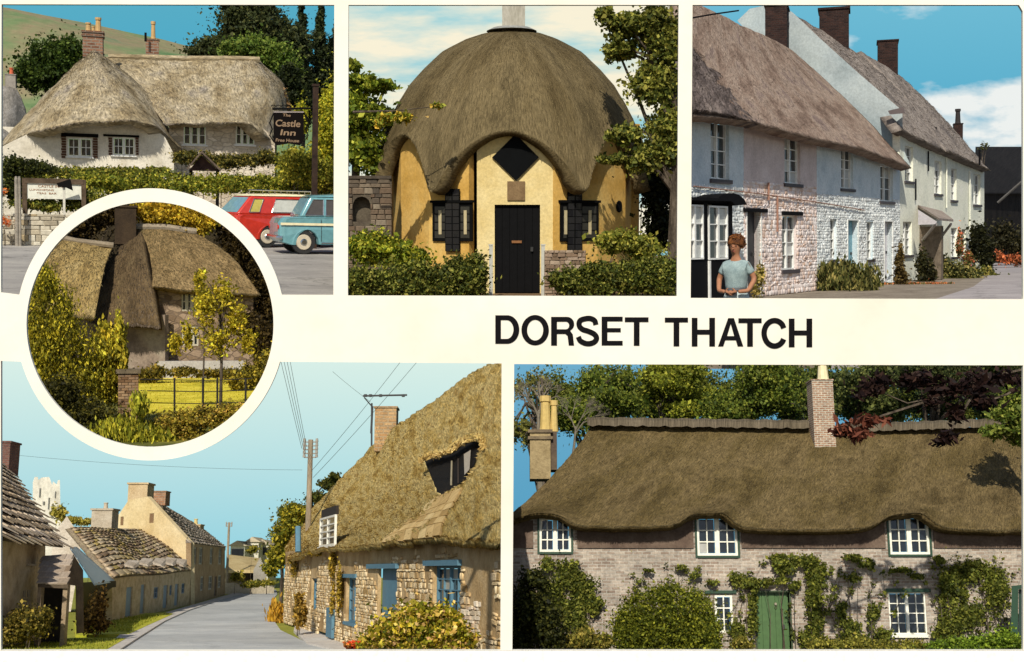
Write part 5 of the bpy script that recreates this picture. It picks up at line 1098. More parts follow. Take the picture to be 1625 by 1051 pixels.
# woman --------------------------------------------------------------
def skin_chain(name, verts, edges, mat, parent, fr, sub=2, root=0):
    me = bpy.data.meshes.new(name); me.from_pydata([v[:3] for v in verts], edges, []); o = bpy.data.objects.new(name, me); COL.objects.link(o)
    bpy.context.view_layer.objects.active = o; m = o.modifiers.new('skin', 'SKIN'); m.use_smooth_shade = True
    for i, v in enumerate(verts): me.skin_vertices[0].data[i].radius = (v[3], v[4] if len(v) > 4 else v[3])
    me.skin_vertices[0].data[root].use_root = True
    o.modifiers.new('sub', 'SUBSURF').levels = sub; dg = bpy.context.evaluated_depsgraph_get(); ev = bpy.data.meshes.new_from_object(o.evaluated_get(dg)); bpy.data.objects.remove(o)
    ev.name = name; ev.materials.clear(); ev.materials.append(mat)
    if parent is None: return ev
    n = bpy.data.objects.new(name, ev); COL.objects.link(n); n.parent = parent
    return n
YW = 17.0; q = f.xy(1168, YW)
wm = thing(f, 'person', 'woman with short auburn hair in a grey-blue short-sleeved dress, hands clasped at her waist', 'person', (q.x, q.y, 0))
wm['is_root'] = (0, 0, 0); wm.matrix_world = f.M @ Matrix.Translation((q.x, q.y, 0)) @ Matrix.Rotation(math.radians(-14), 4, 'Z')
skin_m = noisy('skin', [(.30, .13, .07), (.38, .18, .10)], 6, .0, .6, s=s, patch=.1); dress_m = noisy('grey_blue_dress', [(.20, .27, .28), (.32, .41, .41)], 9, .006, .85, s=s, fine=8)
skirt_m = noisy('pale_skirt', [(.40, .48, .50), (.52, .60, .60)], 7, .004, .85, s=s); hair_m = noisy('auburn_hair', [(.04, .015, .008), (.14, .05, .015), (.30, .11, .03)], 14, .02, .6, s=s, fine=4)
# body: pelvis root; x right, y away; she faces us (-y)
B_ = [(0, 0, .90, .135, .10), (0, 0, 1.08, .115, .085), (0, 0, 1.28, .15, .10), (0, -.005, 1.395, .075, .06), (0, -.01, 1.465, .043, .045), (-.004, -.02, 1.545, .078, .09), (-.002, -.014, 1.625, .09, .10), (0, -.005, 1.69, .05, .06),
      (-.155, 0, 1.33, .046), (-.245, .02, 1.14, .040), (-.20, -.12, .99, .032), (-.085, -.20, .98, .026),
      (.155, 0, 1.33, .046), (.25, .02, 1.14, .040), (.205, -.12, .99, .032), (.09, -.20, .98, .026),
      (-.08, 0, .80, .085), (-.085, 0, .48, .058), (-.085, .01, .10, .036), (-.09, -.12, .03, .032), (.08, 0, .80, .085), (.085, 0, .48, .058), (.085, .01, .10, .036), (.09, -.12, .03, .032)]
Ed = [(0, 1), (1, 2), (2, 3), (3, 4), (4, 5), (5, 6), (6, 7), (2, 8), (8, 9), (9, 10), (10, 11), (2, 12), (12, 13), (13, 14), (14, 15), (0, 16), (16, 17), (17, 18), (18, 19), (0, 20), (20, 21), (21, 22), (22, 23)]
skin_chain('body', B_, Ed, skin_m, wm, f)
skin_chain('dress', [(0, 0, .97, .168, .14), (0, 0, 1.08, .155, .125), (0, 0, 1.22, .19, .145), (0, 0, 1.33, .16, .11), (0, 0, 1.415, .085, .07), (-.145, 0, 1.325, .062), (-.215, .01, 1.20, .060), (.145, 0, 1.325, .062), (.218, .01, 1.20, .060)], [(0, 1), (1, 2), (2, 3), (3, 4), (3, 5), (5, 6), (3, 7), (7, 8)], dress_m, wm, f)
b = MB(); n = 28; rings = []
for z, rx, ry in ((1.0, .135, .11), (.93, .165, .135), (.8, .19, .155), (.6, .215, .175), (.42, .235, .19)):
    rings.append(len(b.v)); 
    for k in range(n): t = 2 * PI * k / n; fo_ = 1 + (.035 * math.sin(9 * t) if z < .9 else 0); b.v.append((rx * fo_ * math.cos(t), ry * fo_ * math.sin(t), z))
for a, c in zip(rings[:-1], rings[1:]):
    for k in range(n): b.f.append((a + k, a + (k + 1) % n, c + (k + 1) % n, c + k)); b.uv.append([(0, 0)] * 4)
b.build('skirt', skirt_m, wm, f, smooth=True)
b = MB(); b.tube([(0, -.0, .995), (0, 0, 1.03)], [.142, .14], 28); b.build('belt', plain('grey_belt', (.10, .11, .12), .6), wm, f)
# hair: displaced cap
hv = []; n1, n2 = 26, 18
b = MB()
for i in range(n2 + 1):
    ph = PI * (i / n2) * .74
    for j in range(n1):
        t = 2 * PI * j / n1; front = max(0, -math.sin(t)); lim = 1 - .30 * front * (i / n2)
        ph2 = ph * lim; k = 1 + .10 * noise.noise(Vector((math.cos(t) * 3, math.sin(t) * 3, ph * 3 + 5)))
        b.v.append((.115 * k * math.sin(ph2) * math.cos(t), .01 + .125 * k * math.sin(ph2) * math.sin(t), 1.625 + .118 * k * math.cos(ph2)))
for i in range(n2):
    for j in range(n1): b.f.append((i * n1 + j, i * n1 + (j + 1) % n1, (i + 1) * n1 + (j + 1) % n1, (i + 1) * n1 + j)); b.uv.append([(0, 0)] * 4)
b.build('hair', hair_m, wm, f, smooth=True)
PH = RNG.normal(size=(900, 3)); PH /= np.linalg.norm(PH, axis=1)[:, None]; PH = PH[(PH[:, 1] > -.30) | (PH[:, 2] > .36)]; PH = PH[PH[:, 2] > -.55] * np.array([.108, .12, .108]) + np.array([0, .018, 1.628])
PH[:, 1] -= np.where((PH[:, 1] < -.02) & (PH[:, 2] > 1.66), .012, 0); V, F, c = leaf_arrays(PH, .024, [(.04, .015, .008), (.14, .05, .015), (.34, .13, .035)], long=2.0)
o = link('hair_curls', np_mesh('hair_curls', V, F, leafm('straw', 0), cols=c), wm); o['kind'] = 'stuff'
# face
fm_ = plain('eye_dark', (.03, .02, .02), .3); lip = plain('lips', (.35, .08, .06), .5)
for x in (-.032, .032):
    b = MB(); b.tube([(x, -.098, 1.582), (x, -.106, 1.582)], [.009, .005], 10); b.build('eye', fm_, wm, f)
    b = MB(); b.tube([(x - .015, -.104, 1.605), (x, -.108, 1.609), (x + .015, -.104, 1.604)], .0025, 5); b.build('eyebrow', hair_m, wm, f)
b = MB(); b.tube([(0, -.10, 1.59), (0, -.118, 1.565), (0, -.125, 1.548), (0, -.10, 1.54)], [.010, .012, .015, .008], 8); b.build('nose', skin_m, wm, f)
b = MB(); b.tube([(-.024, -.098, 1.515), (0, -.108, 1.513), (.024, -.098, 1.515)], [.003, .008, .003], 8); b.build('mouth', lip, wm, f)
for sx in (-1, 1):
    b = MB(); b.tube([(sx * .088, 0, 1.60), (sx * .098, 0, 1.58), (sx * .09, 0, 1.55)], [.008, .014, .008], 8); b.build('ear', skin_m, wm, f)
    # hand with palm, four fingers and a thumb folding over the purse
    hx = sx * .085; V = [(hx, -.20, .98, .024, .018), (hx - sx * .035, -.225, .975, .030, .016), (hx - sx * .065, -.235, .972, .026, .014)]
    E2 = [(0, 1), (1, 2)]; k = 3
    for i, ln in enumerate((.052, .060, .056, .042)):
        z = .995 - .017 * i; x0 = hx - sx * .065; V += [(x0 - sx * ln * .5, -.245, z, .0085), (x0 - sx * ln * .9, -.235, z - .006, .0075), (x0 - sx * ln, -.215, z - .010, .0065)]; E2 += [(2, k), (k, k + 1), (k + 1, k + 2)]; k += 3
    V += [(hx - sx * .03, -.235, 1.012, .0095), (hx - sx * .06, -.24, 1.028, .0085)]; E2 += [(1, k), (k, k + 1)]
    skin_chain('hand', V, E2, skin_m, wm, f, 1)
    b = MB(); b.tube([(sx * .09, -.20, .955), (sx * .09, -.2, .99)], .0, 3) if False else None
b = MB(); b.box(-.075, .075, -.222, -.185, .93, 1.0); o = b.build('purse', plain('dark_purse', (.03, .03, .035), .5), None, f); o.matrix_world = wm.matrix_world.copy()
tag(o, 'small dark purse held at the waist by the woman', 'purse')
for sx in (-1, 1):
    b = MB(); b.tube([(sx * .09, .06, .03), (sx * .09, -.02, .04), (sx * .092, -.12, .03), (sx * .092, -.16, .02)], [.04, .042, .042, .02], 10); b.build('shoe', plain('tan_shoe', (.25, .17, .1), .5), wm, f)
# ================================================================ WORLD 4 (circle): manor cottage behind a sunlit lawn
CI = Frame('circle', 480, 4.5, 4.2, 238); f = CI; s = f.s; f.bounds = lambda x, y: (x - 238) ** 2 + (y - 515) ** 2 < 205 ** 2
ground_sheet(f, 'ground', noisy('rough_meadow', [(.05, .06, .012), (.14, .14, .025), (.22, .19, .04)], .4, .03, s=s, fine=20), [(238 + 205 * math.cos(t), 515 + 205 * math.sin(t)) for t in np.linspace(.24, PI - .24, 40)], -.02)
ground_sheet(f, 'lawn', noisy('sunlit_lawn', [(.40, .35, .02), (.62, .52, .04), (.76, .64, .08)], .6, .03, s=s, fine=20), [(205, 658), (390, 645), (420, 596), (205, 598)], 0)
# dark wooded bank behind everything
pts = [(-10, 250), (60, 262), (140, 270), (238, 262), (330, 270), (400, 262), (490, 250)]
us = np.linspace(-1, 1, 21); Gh = np.array([[list(f.at(238 + 205 * u, 515 - 205 * math.sqrt(max(0, 1 - u * u)) * (.999 - .0 * u) - 0, 93)) for u in us], [list(f.at(238 + 204 * u, 515 - (205 * math.sqrt(max(0, 1 - u * u)) - 30) * .3, 91)) for u in us], [list(f.at(238 + 203 * u, 560, 89)) for u in us], [list(f.g(238 + 185 * u, 600)) for u in us]]); Gh = catmull(catmull(Gh, 14, 0), 40, 1)
V = Gh.reshape(-1, 3); V = np.vstack([V, V + np.array([0, 3, -1])]); n_ = 14 * 40; Fq = np.array([[i * 40 + j, i * 40 + j + 1, (i + 1) * 40 + j + 1, (i + 1) * 40 + j] for i in range(13) for j in range(39)]); Fq = np.vstack([Fq, Fq[:, ::-1] + n_])
o = link('hillside', np_mesh('hillside', V, Fq, noisy('wooded_bank', [(.02, .014, .008), (.04, .03, .014), (.06, .045, .02)], .5, .2, s=s, fine=12), smooth=True), None, f); o['kind'] = 'structure'
def fo(nm, lab, ells, Y, n, lp, cols, **k): return bush(f, nm, lab, k.pop('cat', 'shrub'), ells, Y, n, lp, cols, **k)
brn_ = [(.012, .010, .006), (.035, .028, .012), (.07, .055, .02)]
tree(f, 'shaded_tree', 'dark brown-green tree in shade at the upper right of the round view', 'tree', [(400, 430, 40, 60), (375, 385, 34, 34), (425, 480, 20, 50), (350, 355, 20, 16)], 88, 9000, 4.5, brn_, (400, 470), sub=24)
tree(f, 'shaded_tree', 'dark tree in shade at the upper left, behind the chimney', 'tree', [(120, 360, 44, 34), (160, 335, 50, 28), (90, 390, 30, 26), (190, 330, 24, 16)], 88, 9000, 4.5, brn_, (130, 400), sub=24)
tree(f, 'golden_tree', 'golden-leaved tree lit by the sun above the main ridge', 'tree', [(250, 340, 36, 20), (290, 342, 40, 22), (322, 358, 26, 16), (232, 330, 20, 14)], 87, 7000, 4.6, [(.10, .09, .01), (.34, .28, .03), (.60, .48, .07)], (280, 380), sub=26)
# house
Y0 = 80; W = Wall(f, f.xy(235, Y0), f.xy(402, Y0)); base = W.P(W.L / 2, 0)
hs = thing(f, 'thatched_manor', 'brown stone thatched house with a steep shaded cross wing, seen over the lawn', 'house', base)
ston = stonem('mauve_stone', [(.16, .11, .07), (.27, .19, .12), (.34, .25, .17)], (.18, .13, .09), s, 1.6, .02)
wins = [(288, 464, 313, 494), (288, 517, 315, 549)]; H = [W.rect(*w) for w in wins]
wall_poly(f, hs, 'wall', W, [(228, 596), (402, 596), (402, 462), (228, 452)], H, .4, ston)
mull = plain('buff_mullion', (.50, .46, .34), .7)
for w in wins: window(f, hs, W, w, 1, 2, mull, leafs=3, inset=.1, fw=.10, curtain=0)
Wl = Wall(f, f.xy(150, 81.5), f.xy(262, 79)); 
wall_poly(f, hs, 'wall', Wl, [(120, 600), (262, 600), (262, 500), (120, 490)], [], .4, noisy('grey_lime_wall', [(.16, .12, .09), (.26, .20, .15), (.32, .27, .20)], .6, .02, s=s))
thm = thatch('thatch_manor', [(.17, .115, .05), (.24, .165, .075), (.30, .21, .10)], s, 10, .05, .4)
thd = thatch('thatch_manor_shade', [(.07, .048, .024), (.11, .075, .038), (.14, .10, .05)], s, 9, .04, .3)
roof(f, hs, 'roof', [
    [(222, 360, 86), (262, 363, 86), (312, 370, 86)], [(232, 415, 83), (288, 410, 82.5), (368, 408, 83)], [(243, 455, 79.0), (325, 464, 78.8), (413, 468, 79.4)]], .7, thm, 80, 30, amp=.10, straw=6000, strawpx=5, cols='brown', eave=500, ns=.6)
r = MB(); r.tube([f.at(x, y, 86) for x, y in ((214, 360), (262, 361), (312, 368))], .22, 8); r.build('ridge', noisy('grey_ridge', [(.22, .18, .13), (.32, .27, .20)], 1, .02, s=s), hs, f)
# cross wing: steep roof plane, its shade put into a darker thatch
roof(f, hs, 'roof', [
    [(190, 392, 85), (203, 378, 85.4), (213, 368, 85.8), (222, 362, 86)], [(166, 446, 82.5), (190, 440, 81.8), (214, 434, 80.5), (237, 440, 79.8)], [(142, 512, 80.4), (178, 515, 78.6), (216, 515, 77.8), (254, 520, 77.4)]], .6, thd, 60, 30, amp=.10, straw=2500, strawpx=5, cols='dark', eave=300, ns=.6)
thg = thatch('thatch_gold', [(.19, .13, .05), (.31, .22, .085), (.36, .27, .12)], s, 9, .05, .4)
roof(f, hs, 'roof', [
    [(89, 377, 84), (120, 384, 84), (178, 392, 84)], [(54, 420, 81), (105, 425, 80.5), (165, 430, 80.5)], [(35, 500, 77.5), (80, 500, 77), (150, 506, 77.2)]], .6, thg, 60, 26, amp=.12, straw=3000, strawpx=6, cols='brown', eave=300, ns=.6)
r = MB(); r.tube([f.at(x, y, 84) for x, y in ((90, 376), (120, 383), (180, 390))], .2, 8); r.build('ridge', noisy('grey_ridge2', [(.20, .16, .11), (.28, .23, .16)], 1, .02, s=s), hs, f)
chimney(f, hs, (182, 326, 216, 388), 85, noisy('dark_chimney', [(.03, .02, .012), (.055, .036, .02)], 1.5, .03, s=s), 1.4)
b = MB(); q = W.rect(250, 572, 392, 588); W3 = Wall(f, f.xy(245, 77.5), f.xy(395, 77.5)); q = W3.rect(250, 573, 390, 590); b.wbox(W3, q[0], q[1], 0, q[3], -.3, 0); tag(b.build('terrace_wall', noisy('pale_terrace_wall', [(.34, .32, .32), (.46, .44, .42)], 1, .02, s=s), None, f, base=W3.P(W3.L / 2, 0)), 'low pale wall in front of the thatched manor', 'wall')
# brick pier
Yp_ = 47.5; Wp = Wall(f, f.xy(187, Yp_), f.xy(220, Yp_)); pr = thing(f, 'brick_pier', 'square brick gate pier with a flat cap left of the lawn', 'gate pier', Wp.P(Wp.L / 2, 0))
zt = Wp.uv(200, 593)[1]; b = MB(); b.wbox(Wp, .01, Wp.L - .01, 0, zt, -Wp.L, -.03); b.build('pier_core', noisy('pier_mortar', [(.12, .09, .06), (.18, .14, .1)], 4, .01, s=s), pr, f)
bw_ = Wp.L / 3; br = []; 
for i in range(int(zt / .1)):
    for k in range(-1, 4):
        u0 = k * bw_ + (i % 2) * bw_ / 2; a, c = max(0, u0), min(Wp.L, u0 + bw_)
        if c - a > .02: br.append((Wp.P((a + c) / 2, i * .1 + .05, -.015), Vector((Wp.dir.x, Wp.dir.y, 0)) * ((c - a) / 2 - .008), Vector((0, 0, .042)), Vector((Wp.n.x, Wp.n.y, 0)) * .018))
pieces(f, pr, 'brick', br, piecem('pier_brick', [(.16, .09, .045), (.28, .17, .09), (.22, .15, .10), (.35, .23, .13)], 1), kind='brick', limit=200)
b = MB(); b.wbox(Wp, -.07, Wp.L + .07, zt + .001, zt + .14, -Wp.L - .05, .07); b.build('cap_stone', noisy('cap_stone', [(.10, .08, .05), (.18, .14, .09)], 3, .01, s=s), pr, f)
# wire fence
fn = thing(f, 'wire_fence', 'thin dark post and wire fence along the near edge of the lawn', 'fence', (*f.xy(300, 55), 0)); ir = plain('fence_iron', (.02, .018, .015), .6)
for x in (277, 322, 345, 390):
    q = f.xy(x, 52); b = MB(); b.tube([(q.x, q.y, 0), (q.x, q.y, f.at(x, 600, 52).z)], .045, 6); b.build('fence_post', ir, fn, f)
for y in (604, 622, 641):
    b = MB(); b.tube([f.at(222, y - 2, 52), f.at(330, y, 52), f.at(400, y - 3, 52)], .018, 4); b.build('wire', ir, fn, f)
# trees and shrubs
yg = [(.07, .08, .008), (.26, .25, .025), (.50, .44, .05)]
def willow(nm, lab, ells, Y, n, tr, **k): return tree(f, nm, lab, 'tree', ells, Y, n, 4.2, yg, tr, sub=40, subr=.2, fill=.15, core=False, long=2.4, up=(0, 0, 1), **k)
tree(f, 'golden_willow', 'slender golden young tree in front of the manor windows', 'tree', [(328, 485, 26, 50), (355, 470, 22, 36), (318, 440, 12, 18), (372, 510, 26, 40), (345, 545, 34, 34), (393, 540, 22, 26)], 53, 3600, 4, yg, (350, 470), sub=60, subr=.17, fill=.1, core=False, limbs=14, trad=.016, long=2.0, rd=1.2)
tree(f, 'golden_willow', 'thin leaning sapling left of the golden tree', 'tree', [(318, 470, 12, 40), (300, 530, 14, 36), (280, 545, 16, 28)], 55, 900, 4, yg, (322, 440), sub=40, subr=.2, fill=.1, core=False, limbs=8, trad=.008, long=2.0, rd=.8)
grass(f, 'grass', 'golden mown grass of the lawn in the round view', lambda: list(f.g(random.uniform(212, 400), random.uniform(599, 650))), 1600, 2.4, [(.40, .34, .03), (.75, .62, .07)])
fo('willow_bush', 'large yellow-green willow bush at the left of the round view', [(80, 500, 44, 56), (100, 560, 56, 60), (60, 560, 36, 60), (110, 620, 60, 50), (70, 450, 22, 34)], 47, 8500, 3.6, [(.03, .04, .006), (.16, .17, .018), (.40, .38, .04)], sub=90, subr=.26, stems=14, rd=1.5, up=(0, 0, .7), long=2.2)
fo('upright_bush', 'bright yellow-green upright bush beside the brick pier', [(165, 560, 26, 46), (190, 540, 10, 44), (150, 600, 34, 44), (178, 600, 24, 40), (196, 570, 8, 20)], 48.5, 8000, 4.2, [(.06, .07, .008), (.24, .25, .03), (.52, .46, .06)], sub=50, subr=.22, stems=12, rd=1.0, up=(0, 0, .8), long=2.4)
fo('dark_undergrowth', 'dark undergrowth below the willow bush', [(110, 655, 60, 26), (90, 625, 40, 30), (160, 668, 50, 18)], 44, 7000, 4.2, [(.008, .010, .004), (.03, .035, .01), (.09, .09, .02)], sub=36, rd=1)
fo('garden_border', 'low border shrubs at the foot of the manor wall', [(250, 590, 16, 10), (232, 596, 20, 14), (290, 590, 22, 8), (330, 592, 20, 8), (365, 594, 24, 10)], 73, 2600, 4.2, [(.02, .022, .008), (.10, .10, .02), (.24, .2, .05)], sub=24)
fo('round_shrub', 'yellow-green shrubs at the right end of the lawn', [(400, 598, 28, 22), (425, 580, 20, 30), (380, 608, 20, 12)], 66, 4200, 4.2, [(.03, .035, .01), (.15, .15, .025), (.34, .3, .05)], sub=26)
fo('shaded_hedge', 'dark brown hedge below the upper right tree', [(415, 540, 26, 30), (400, 510, 16, 16)], 76, 2500, 4.2, brn_, sub=20)
fo('riverside_grass', 'bright tufted grass in the foreground left of the pier', [(195, 678, 40, 16), (235, 690, 40, 14), (222, 640, 14, 18)], 43, 5000, 4.2, [(.05, .07, .01), (.20, .24, .03), (.42, .42, .06)], sub=40, up=(0, 0, 2), long=2.6, rd=.8)
fo('foreground_bushes', 'mixed tawny foreground bushes along the bottom of the round view', [(275, 676, 40, 22), (325, 664, 36, 18), (370, 655, 32, 16), (300, 696, 60, 14)], 43.5, 8000, 4.2, [(.03, .03, .01), (.12, .12, .02), (.30, .28, .05), (.38, .28, .09)], sub=40, rd=.8)
# ================================================================ WORLD 5 (bottom left): village street
BL = Frame('street', 905, 2.4, 1.11); f = BL; s = f.s; f.bounds = lambda x, y: (x < 803) & (x > -40) & (y > 566) & (y < 1060)
backdrop(f, 420, (-12, 925, 804, 566), skym('sky_street', (.25, .62, .74), (.70, .87, .80)))
ground_sheet(f, 'ground', noisy('dry_grass_ground', [(.20, .22, .03), (.34, .33, .05)], .5, .02, s=s), [(-12, 1044), (801, 1044), (801, 911), (-12, 911)], -.05)
ground_sheet(f, 'road', roadm('street_tarmac', [(.40, .41, .41), (.48, .49, .48), (.56, .56, .53)], s, crack=.18), [(180, 1037), (560, 1037), (487, 1020), (445, 1000), (428, 975), (430, 955), (440, 943), (438, 936), (400, 938), (355, 950), (300, 968), (262, 985), (225, 1008)], 0)
ground_sheet(f, 'pavement', noisy('pale_pavement', [(.50, .46, .42), (.62, .58, .52)], .8, .01, s=s), [(180, 1037), (225, 1008), (262, 985), (300, 968), (355, 950), (400, 938), (376, 940), (340, 950), (270, 970), (215, 985), (178, 1018), (130, 1037)], .06)
ground_sheet(f, 'pavement', noisy('pale_pavement', [(.50, .46, .42)], s=s), [(487, 1020), (560, 1037), (575, 1030), (545, 1018), (495, 998), (470, 988), (466, 1000)], .05)
def lawn(pts, z=.07, nm='verge_lawn'):
    ground_sheet(f, nm, noisy('street_lawn', [(.30, .33, .025), (.46, .45, .04), (.56, .50, .08)], .7, .02, s=s, fine=20), pts, z)
lawn([(-12, 1042), (-12, 1018), (60, 1016), (120, 1012), (200, 1013), (170, 1030), (160, 1042)])
lawn([(120, 1008), (118, 985), (170, 975), (262, 972), (276, 974), (235, 992), (205, 1006)])
import itertools
def tri_pt(poly):
    def fn():
        while True:
            a, b_, c = (fr_ for fr_ in random.sample(poly, 3)); u, v = random.random(), random.random()
            if u + v > 1: u, v = 1 - u, 1 - v
            x = a[0] + (b_[0] - a[0]) * u + (c[0] - a[0]) * v; y = a[1] + (b_[1] - a[1]) * u + (c[1] - a[1]) * v
            return list(f.g(x, y, .07))
    return fn
grass(f, 'grass', 'short yellow-green mown grass on the verge of the village street', tri_pt([(-8, 1036), (-8, 1020), (60, 1018), (195, 1014), (165, 1032)]), 2600, 3.5, [(.18, .22, .02), (.40, .40, .05)])
grass(f, 'grass', 'mown grass in front of the row of low cottages', tri_pt([(125, 1005), (122, 987), (262, 975), (205, 1003)]), 2600, 3, [(.18, .22, .02), (.42, .40, .05)])
# ---------- right cottage
WR = Wall(f, f.xy(453, 60), f.xy(796, 24.4))
def YR(px, off=0): d = f.d(px, 905); n = WR.n; return n.dot(WR.A - n * off) / n.dot(Vector((d.x, d.y)))
def RR(px, py, off): return (px, py, YR(px, off))
base = WR.P(WR.L * .7, 0); rc = thing(f, 'stone_cottage', 'sunlit golden stone cottage with shaggy golden thatch and a blue door', 'cottage', base)
wins = [(549, 917, 565, 988), (687, 898, 731, 976)]; lw = [(494, 918, 503, 968)]; dr = [(599, 902, 630, 1002)]
H = [WR.rect(*w) for w in wins + lw]; D = [WR.rect(*d) for d in dr]; D = [(a, b_, .25, d) for a, b_, c, d in D]
gold_st = noisy('golden_mortar', [(.28, .18, .08), (.42, .29, .14), (.52, .39, .22)], .9, .03, s=s, fine=12)
wall_poly(f, rc, 'wall', WR, [(453, 985), (560, 1018), (660, 1040), (795, 1075), (795, 850), (700, 845), (640, 850), (520, 868), (453, 876)], H + D, .10, gold_st)
cols_st = [(.34, .22, .09), (.58, .43, .23), (.74, .62, .40), (.44, .29, .13), (.66, .54, .36)]
st = stone_list(WR, 0, WR.L, 0, WR.uv(700, 862)[1], [(a - .05, b_ + .05, c, d + .12) for a, b_, c, d in H + D], .25, .115, .035, var=.5, gap=.02, off=.0, jit=.16, seed=5, mask=lambda u, z: noise.noise(Vector((u * .35, z * .5, 3))) + .25 * noise.noise(Vector((u * 2, z * 2, 3))) > -.12 + max(0, z - WR.uv(700, 905)[1]) * .9)
pieces(f, rc, 'stone', st, piecem('golden_stone', cols_st, s, .9, .03), limit=300, many='far_stones')
bluep2 = plain('street_blue_paint', (.085, .19, .26), .6); wp2 = plain('street_white_paint', (.70, .68, .60), .5)
window(f, rc, WR, wins[0], 1, 4, bluep2, leafs=2, inset=.14, fw=.05, sill=bluep2, gm=glassm('street_glass', (.03, .03, .03), .15)); window(f, rc, WR, wins[1], 2, 4, bluep2, leafs=2, inset=.12, fw=.06, curtain=.25, cm=plain('street_curtain', (.4, .36, .28), .4), bw=.025)
window(f, rc, WR, lw[0], 1, 3, bluep2, leafs=1, inset=.14, fw=.08)
door(f, rc, WR, None, bluep2, planks=4, inset=.14, rectuv=D[0], knob=True)
for (x0, y0, x1, y1) in ((586, 895, 633, 902.5), (677, 889, 733, 898), (546, 911, 568, 917)):
    q = WR.rect(x0, y0, x1, y1); b = MB(); b.wbox(WR, *q, -.05, .10); b.build('lintel', bluep2, rc, f)
thb = thatch('thatch_street', [(.38, .24, .06), (.60, .42, .13), (.70, .54, .22), (.46, .31, .10)], s, 13, .07, .9)
# roof: cut in three sheets so the dormer opening stays open
nu, nv = 130, 46
Gr = rows_grid(f, [
    [RR(452, 872, 1.0), RR(476, 828, 2.6), RR(528, 772, 3.6), RR(600, 699, 3.9), RR(640, 668, 4.0), RR(700, 628, 4.0), RR(752, 590, 4.0), RR(801, 571, 4.0)],
    [RR(454, 882, .2), RR(482, 858, 1.0), RR(545, 825, 1.7), RR(612, 790, 1.9), RR(655, 765, 1.9), RR(705, 745, 1.9), RR(755, 728, 1.9), RR(801, 718, 1.9)],
    [RR(456, 890, -.4), RR(500, 873, -.42), RR(560, 868, -.42), RR(625, 861, -.42), RR(668, 856, -.42), RR(712, 854, -.42), RR(752, 858, -.42), RR(801, 861, -.42)]], nu, nv)
# dormer opening: push the sheet inward within a traced outline to make a deep recess
hole = [(672, 727), (684, 722), (700, 718), (716, 714), (730, 703), (742, 697), (758, 695), (762, 704), (758, 718), (752, 736), (742, 757), (728, 768), (712, 776), (700, 786), (694, 783), (688, 765), (680, 745)]
def inside_poly(x, y, P):
    c = False; n = len(P)
    for i in range(n):
        x1, y1 = P[i]; x2, y2 = P[(i + 1) % n]
        if (y1 > y) != (y2 > y) and x < (x2 - x1) * (y - y1) / (y2 - y1) + x1: c = not c
    return c
def project(p): v = Vector((p[0], p[1], p[2] - f.E)); w = f.R * v.x + f.F * v.y + f.U * v.z; return (CX + w.x / w.y * FL, CY - w.z / w.y * FL)
hole2 = [(511, 806), (524, 804), (533, 808), (535, 830), (531, 850), (527, 868), (507, 868), (509, 830)]
for P_, dep in ((hole, .85), (hole2, .35)):
    inn_ = [(i, j) for i in range(nv) for j in range(nu) if inside_poly(*project(Gr[i, j]), P_)]
    for i, j in inn_: Gr[i, j] += np.array([-WR.n.x, -WR.n.y, -.25 if dep > .5 else 0]) * dep
thatch_sheet(f, rc, 'roof', Gr, .42, thb, amp=.09, straw=26000, strawpx=6, cols='gold', eave=2600, ns=1.8, hdir=(0, -1))
# dormer: near-black panel stands in for the recess's shade; casement bars
def sunk(x, y, o_=.3): return f.at(x, y, YR(x, np.interp(y, [695, 790], [2.35, .85]) + o_))
b = MB(); b.prism([[(672, 727), (700, 717), (716, 713), (730, 702), (758, 694), (763, 704), (754, 734), (743, 758), (728, 769), (700, 788), (692, 783), (688, 765)]], lambda x, y, w: sunk(x, y, .3 + w), .0, .06); b.build('dormer_shade_panel', noisy('dormer_shade', [(.003, .0025, .002), (.008, .006, .004)], 2, .01, s=s), rc, f)
for (xa, ya, xb_, yb_, w_, cm_) in ((717, 732, 716, 769, 2.4, (.30, .26, .17)), (727, 728, 727, 766, 1.0, (.07, .05, .035))):
    b = MB(); b.tube([sunk(xa, ya, .24), sunk(xb_, yb_, .24)], w_ * .012, 6); b.build('dormer_bar', plain('dormer_wood_%d' % int(w_ * 10 + xa), cm_, .8), rc, f)
b = MB(); b.prism([[(736, 721), (747, 714), (745, 745), (737, 754)]], lambda x, y, w: sunk(x, y, .2 + w), 0, .06); b.build('dormer_jamb', plain('weathered_jamb', (.32, .28, .22), .8), rc, f)
Wd2 = Wall(f, (WR.A.x + WR.n.x * .30, WR.A.y + WR.n.y * .30), (WR.B.x + WR.n.x * .30, WR.B.y + WR.n.y * .30))
window(f, rc, Wd2, (509, 820, 533, 867), 2, 4, wp2, leafs=1, inset=-.02, fw=.07, sill=wp2, bw=.045, label='small white casement dormer window')
b = MB(); q = Wd2.rect(510, 806, 533, 819); b.wbox(Wd2, *q, -.1, .0); b.build('dormer_head', plain('dark_head', (.02, .015, .01), .8), rc, f)
b = MB(); b.tube([Wd2.P(*Wd2.uv(477, 836), .1), Wd2.P(*Wd2.uv(477, 876), .1)], .12, 8); b.build('drainpipe', bluep2, rc, f)
b = MB(); TP = [(666, 729), (678, 722), (692, 719), (704, 716), (716, 712), (728, 702), (742, 695), (757, 691), (765, 698), (766, 710)]; b.tube([sunk(x, y + 1.5, -.02 - .04 * (i % 2)) for i, (x, y) in enumerate(TP)], [.05, .10, .12, .11, .13, .12, .13, .12, .11, .05], 8)
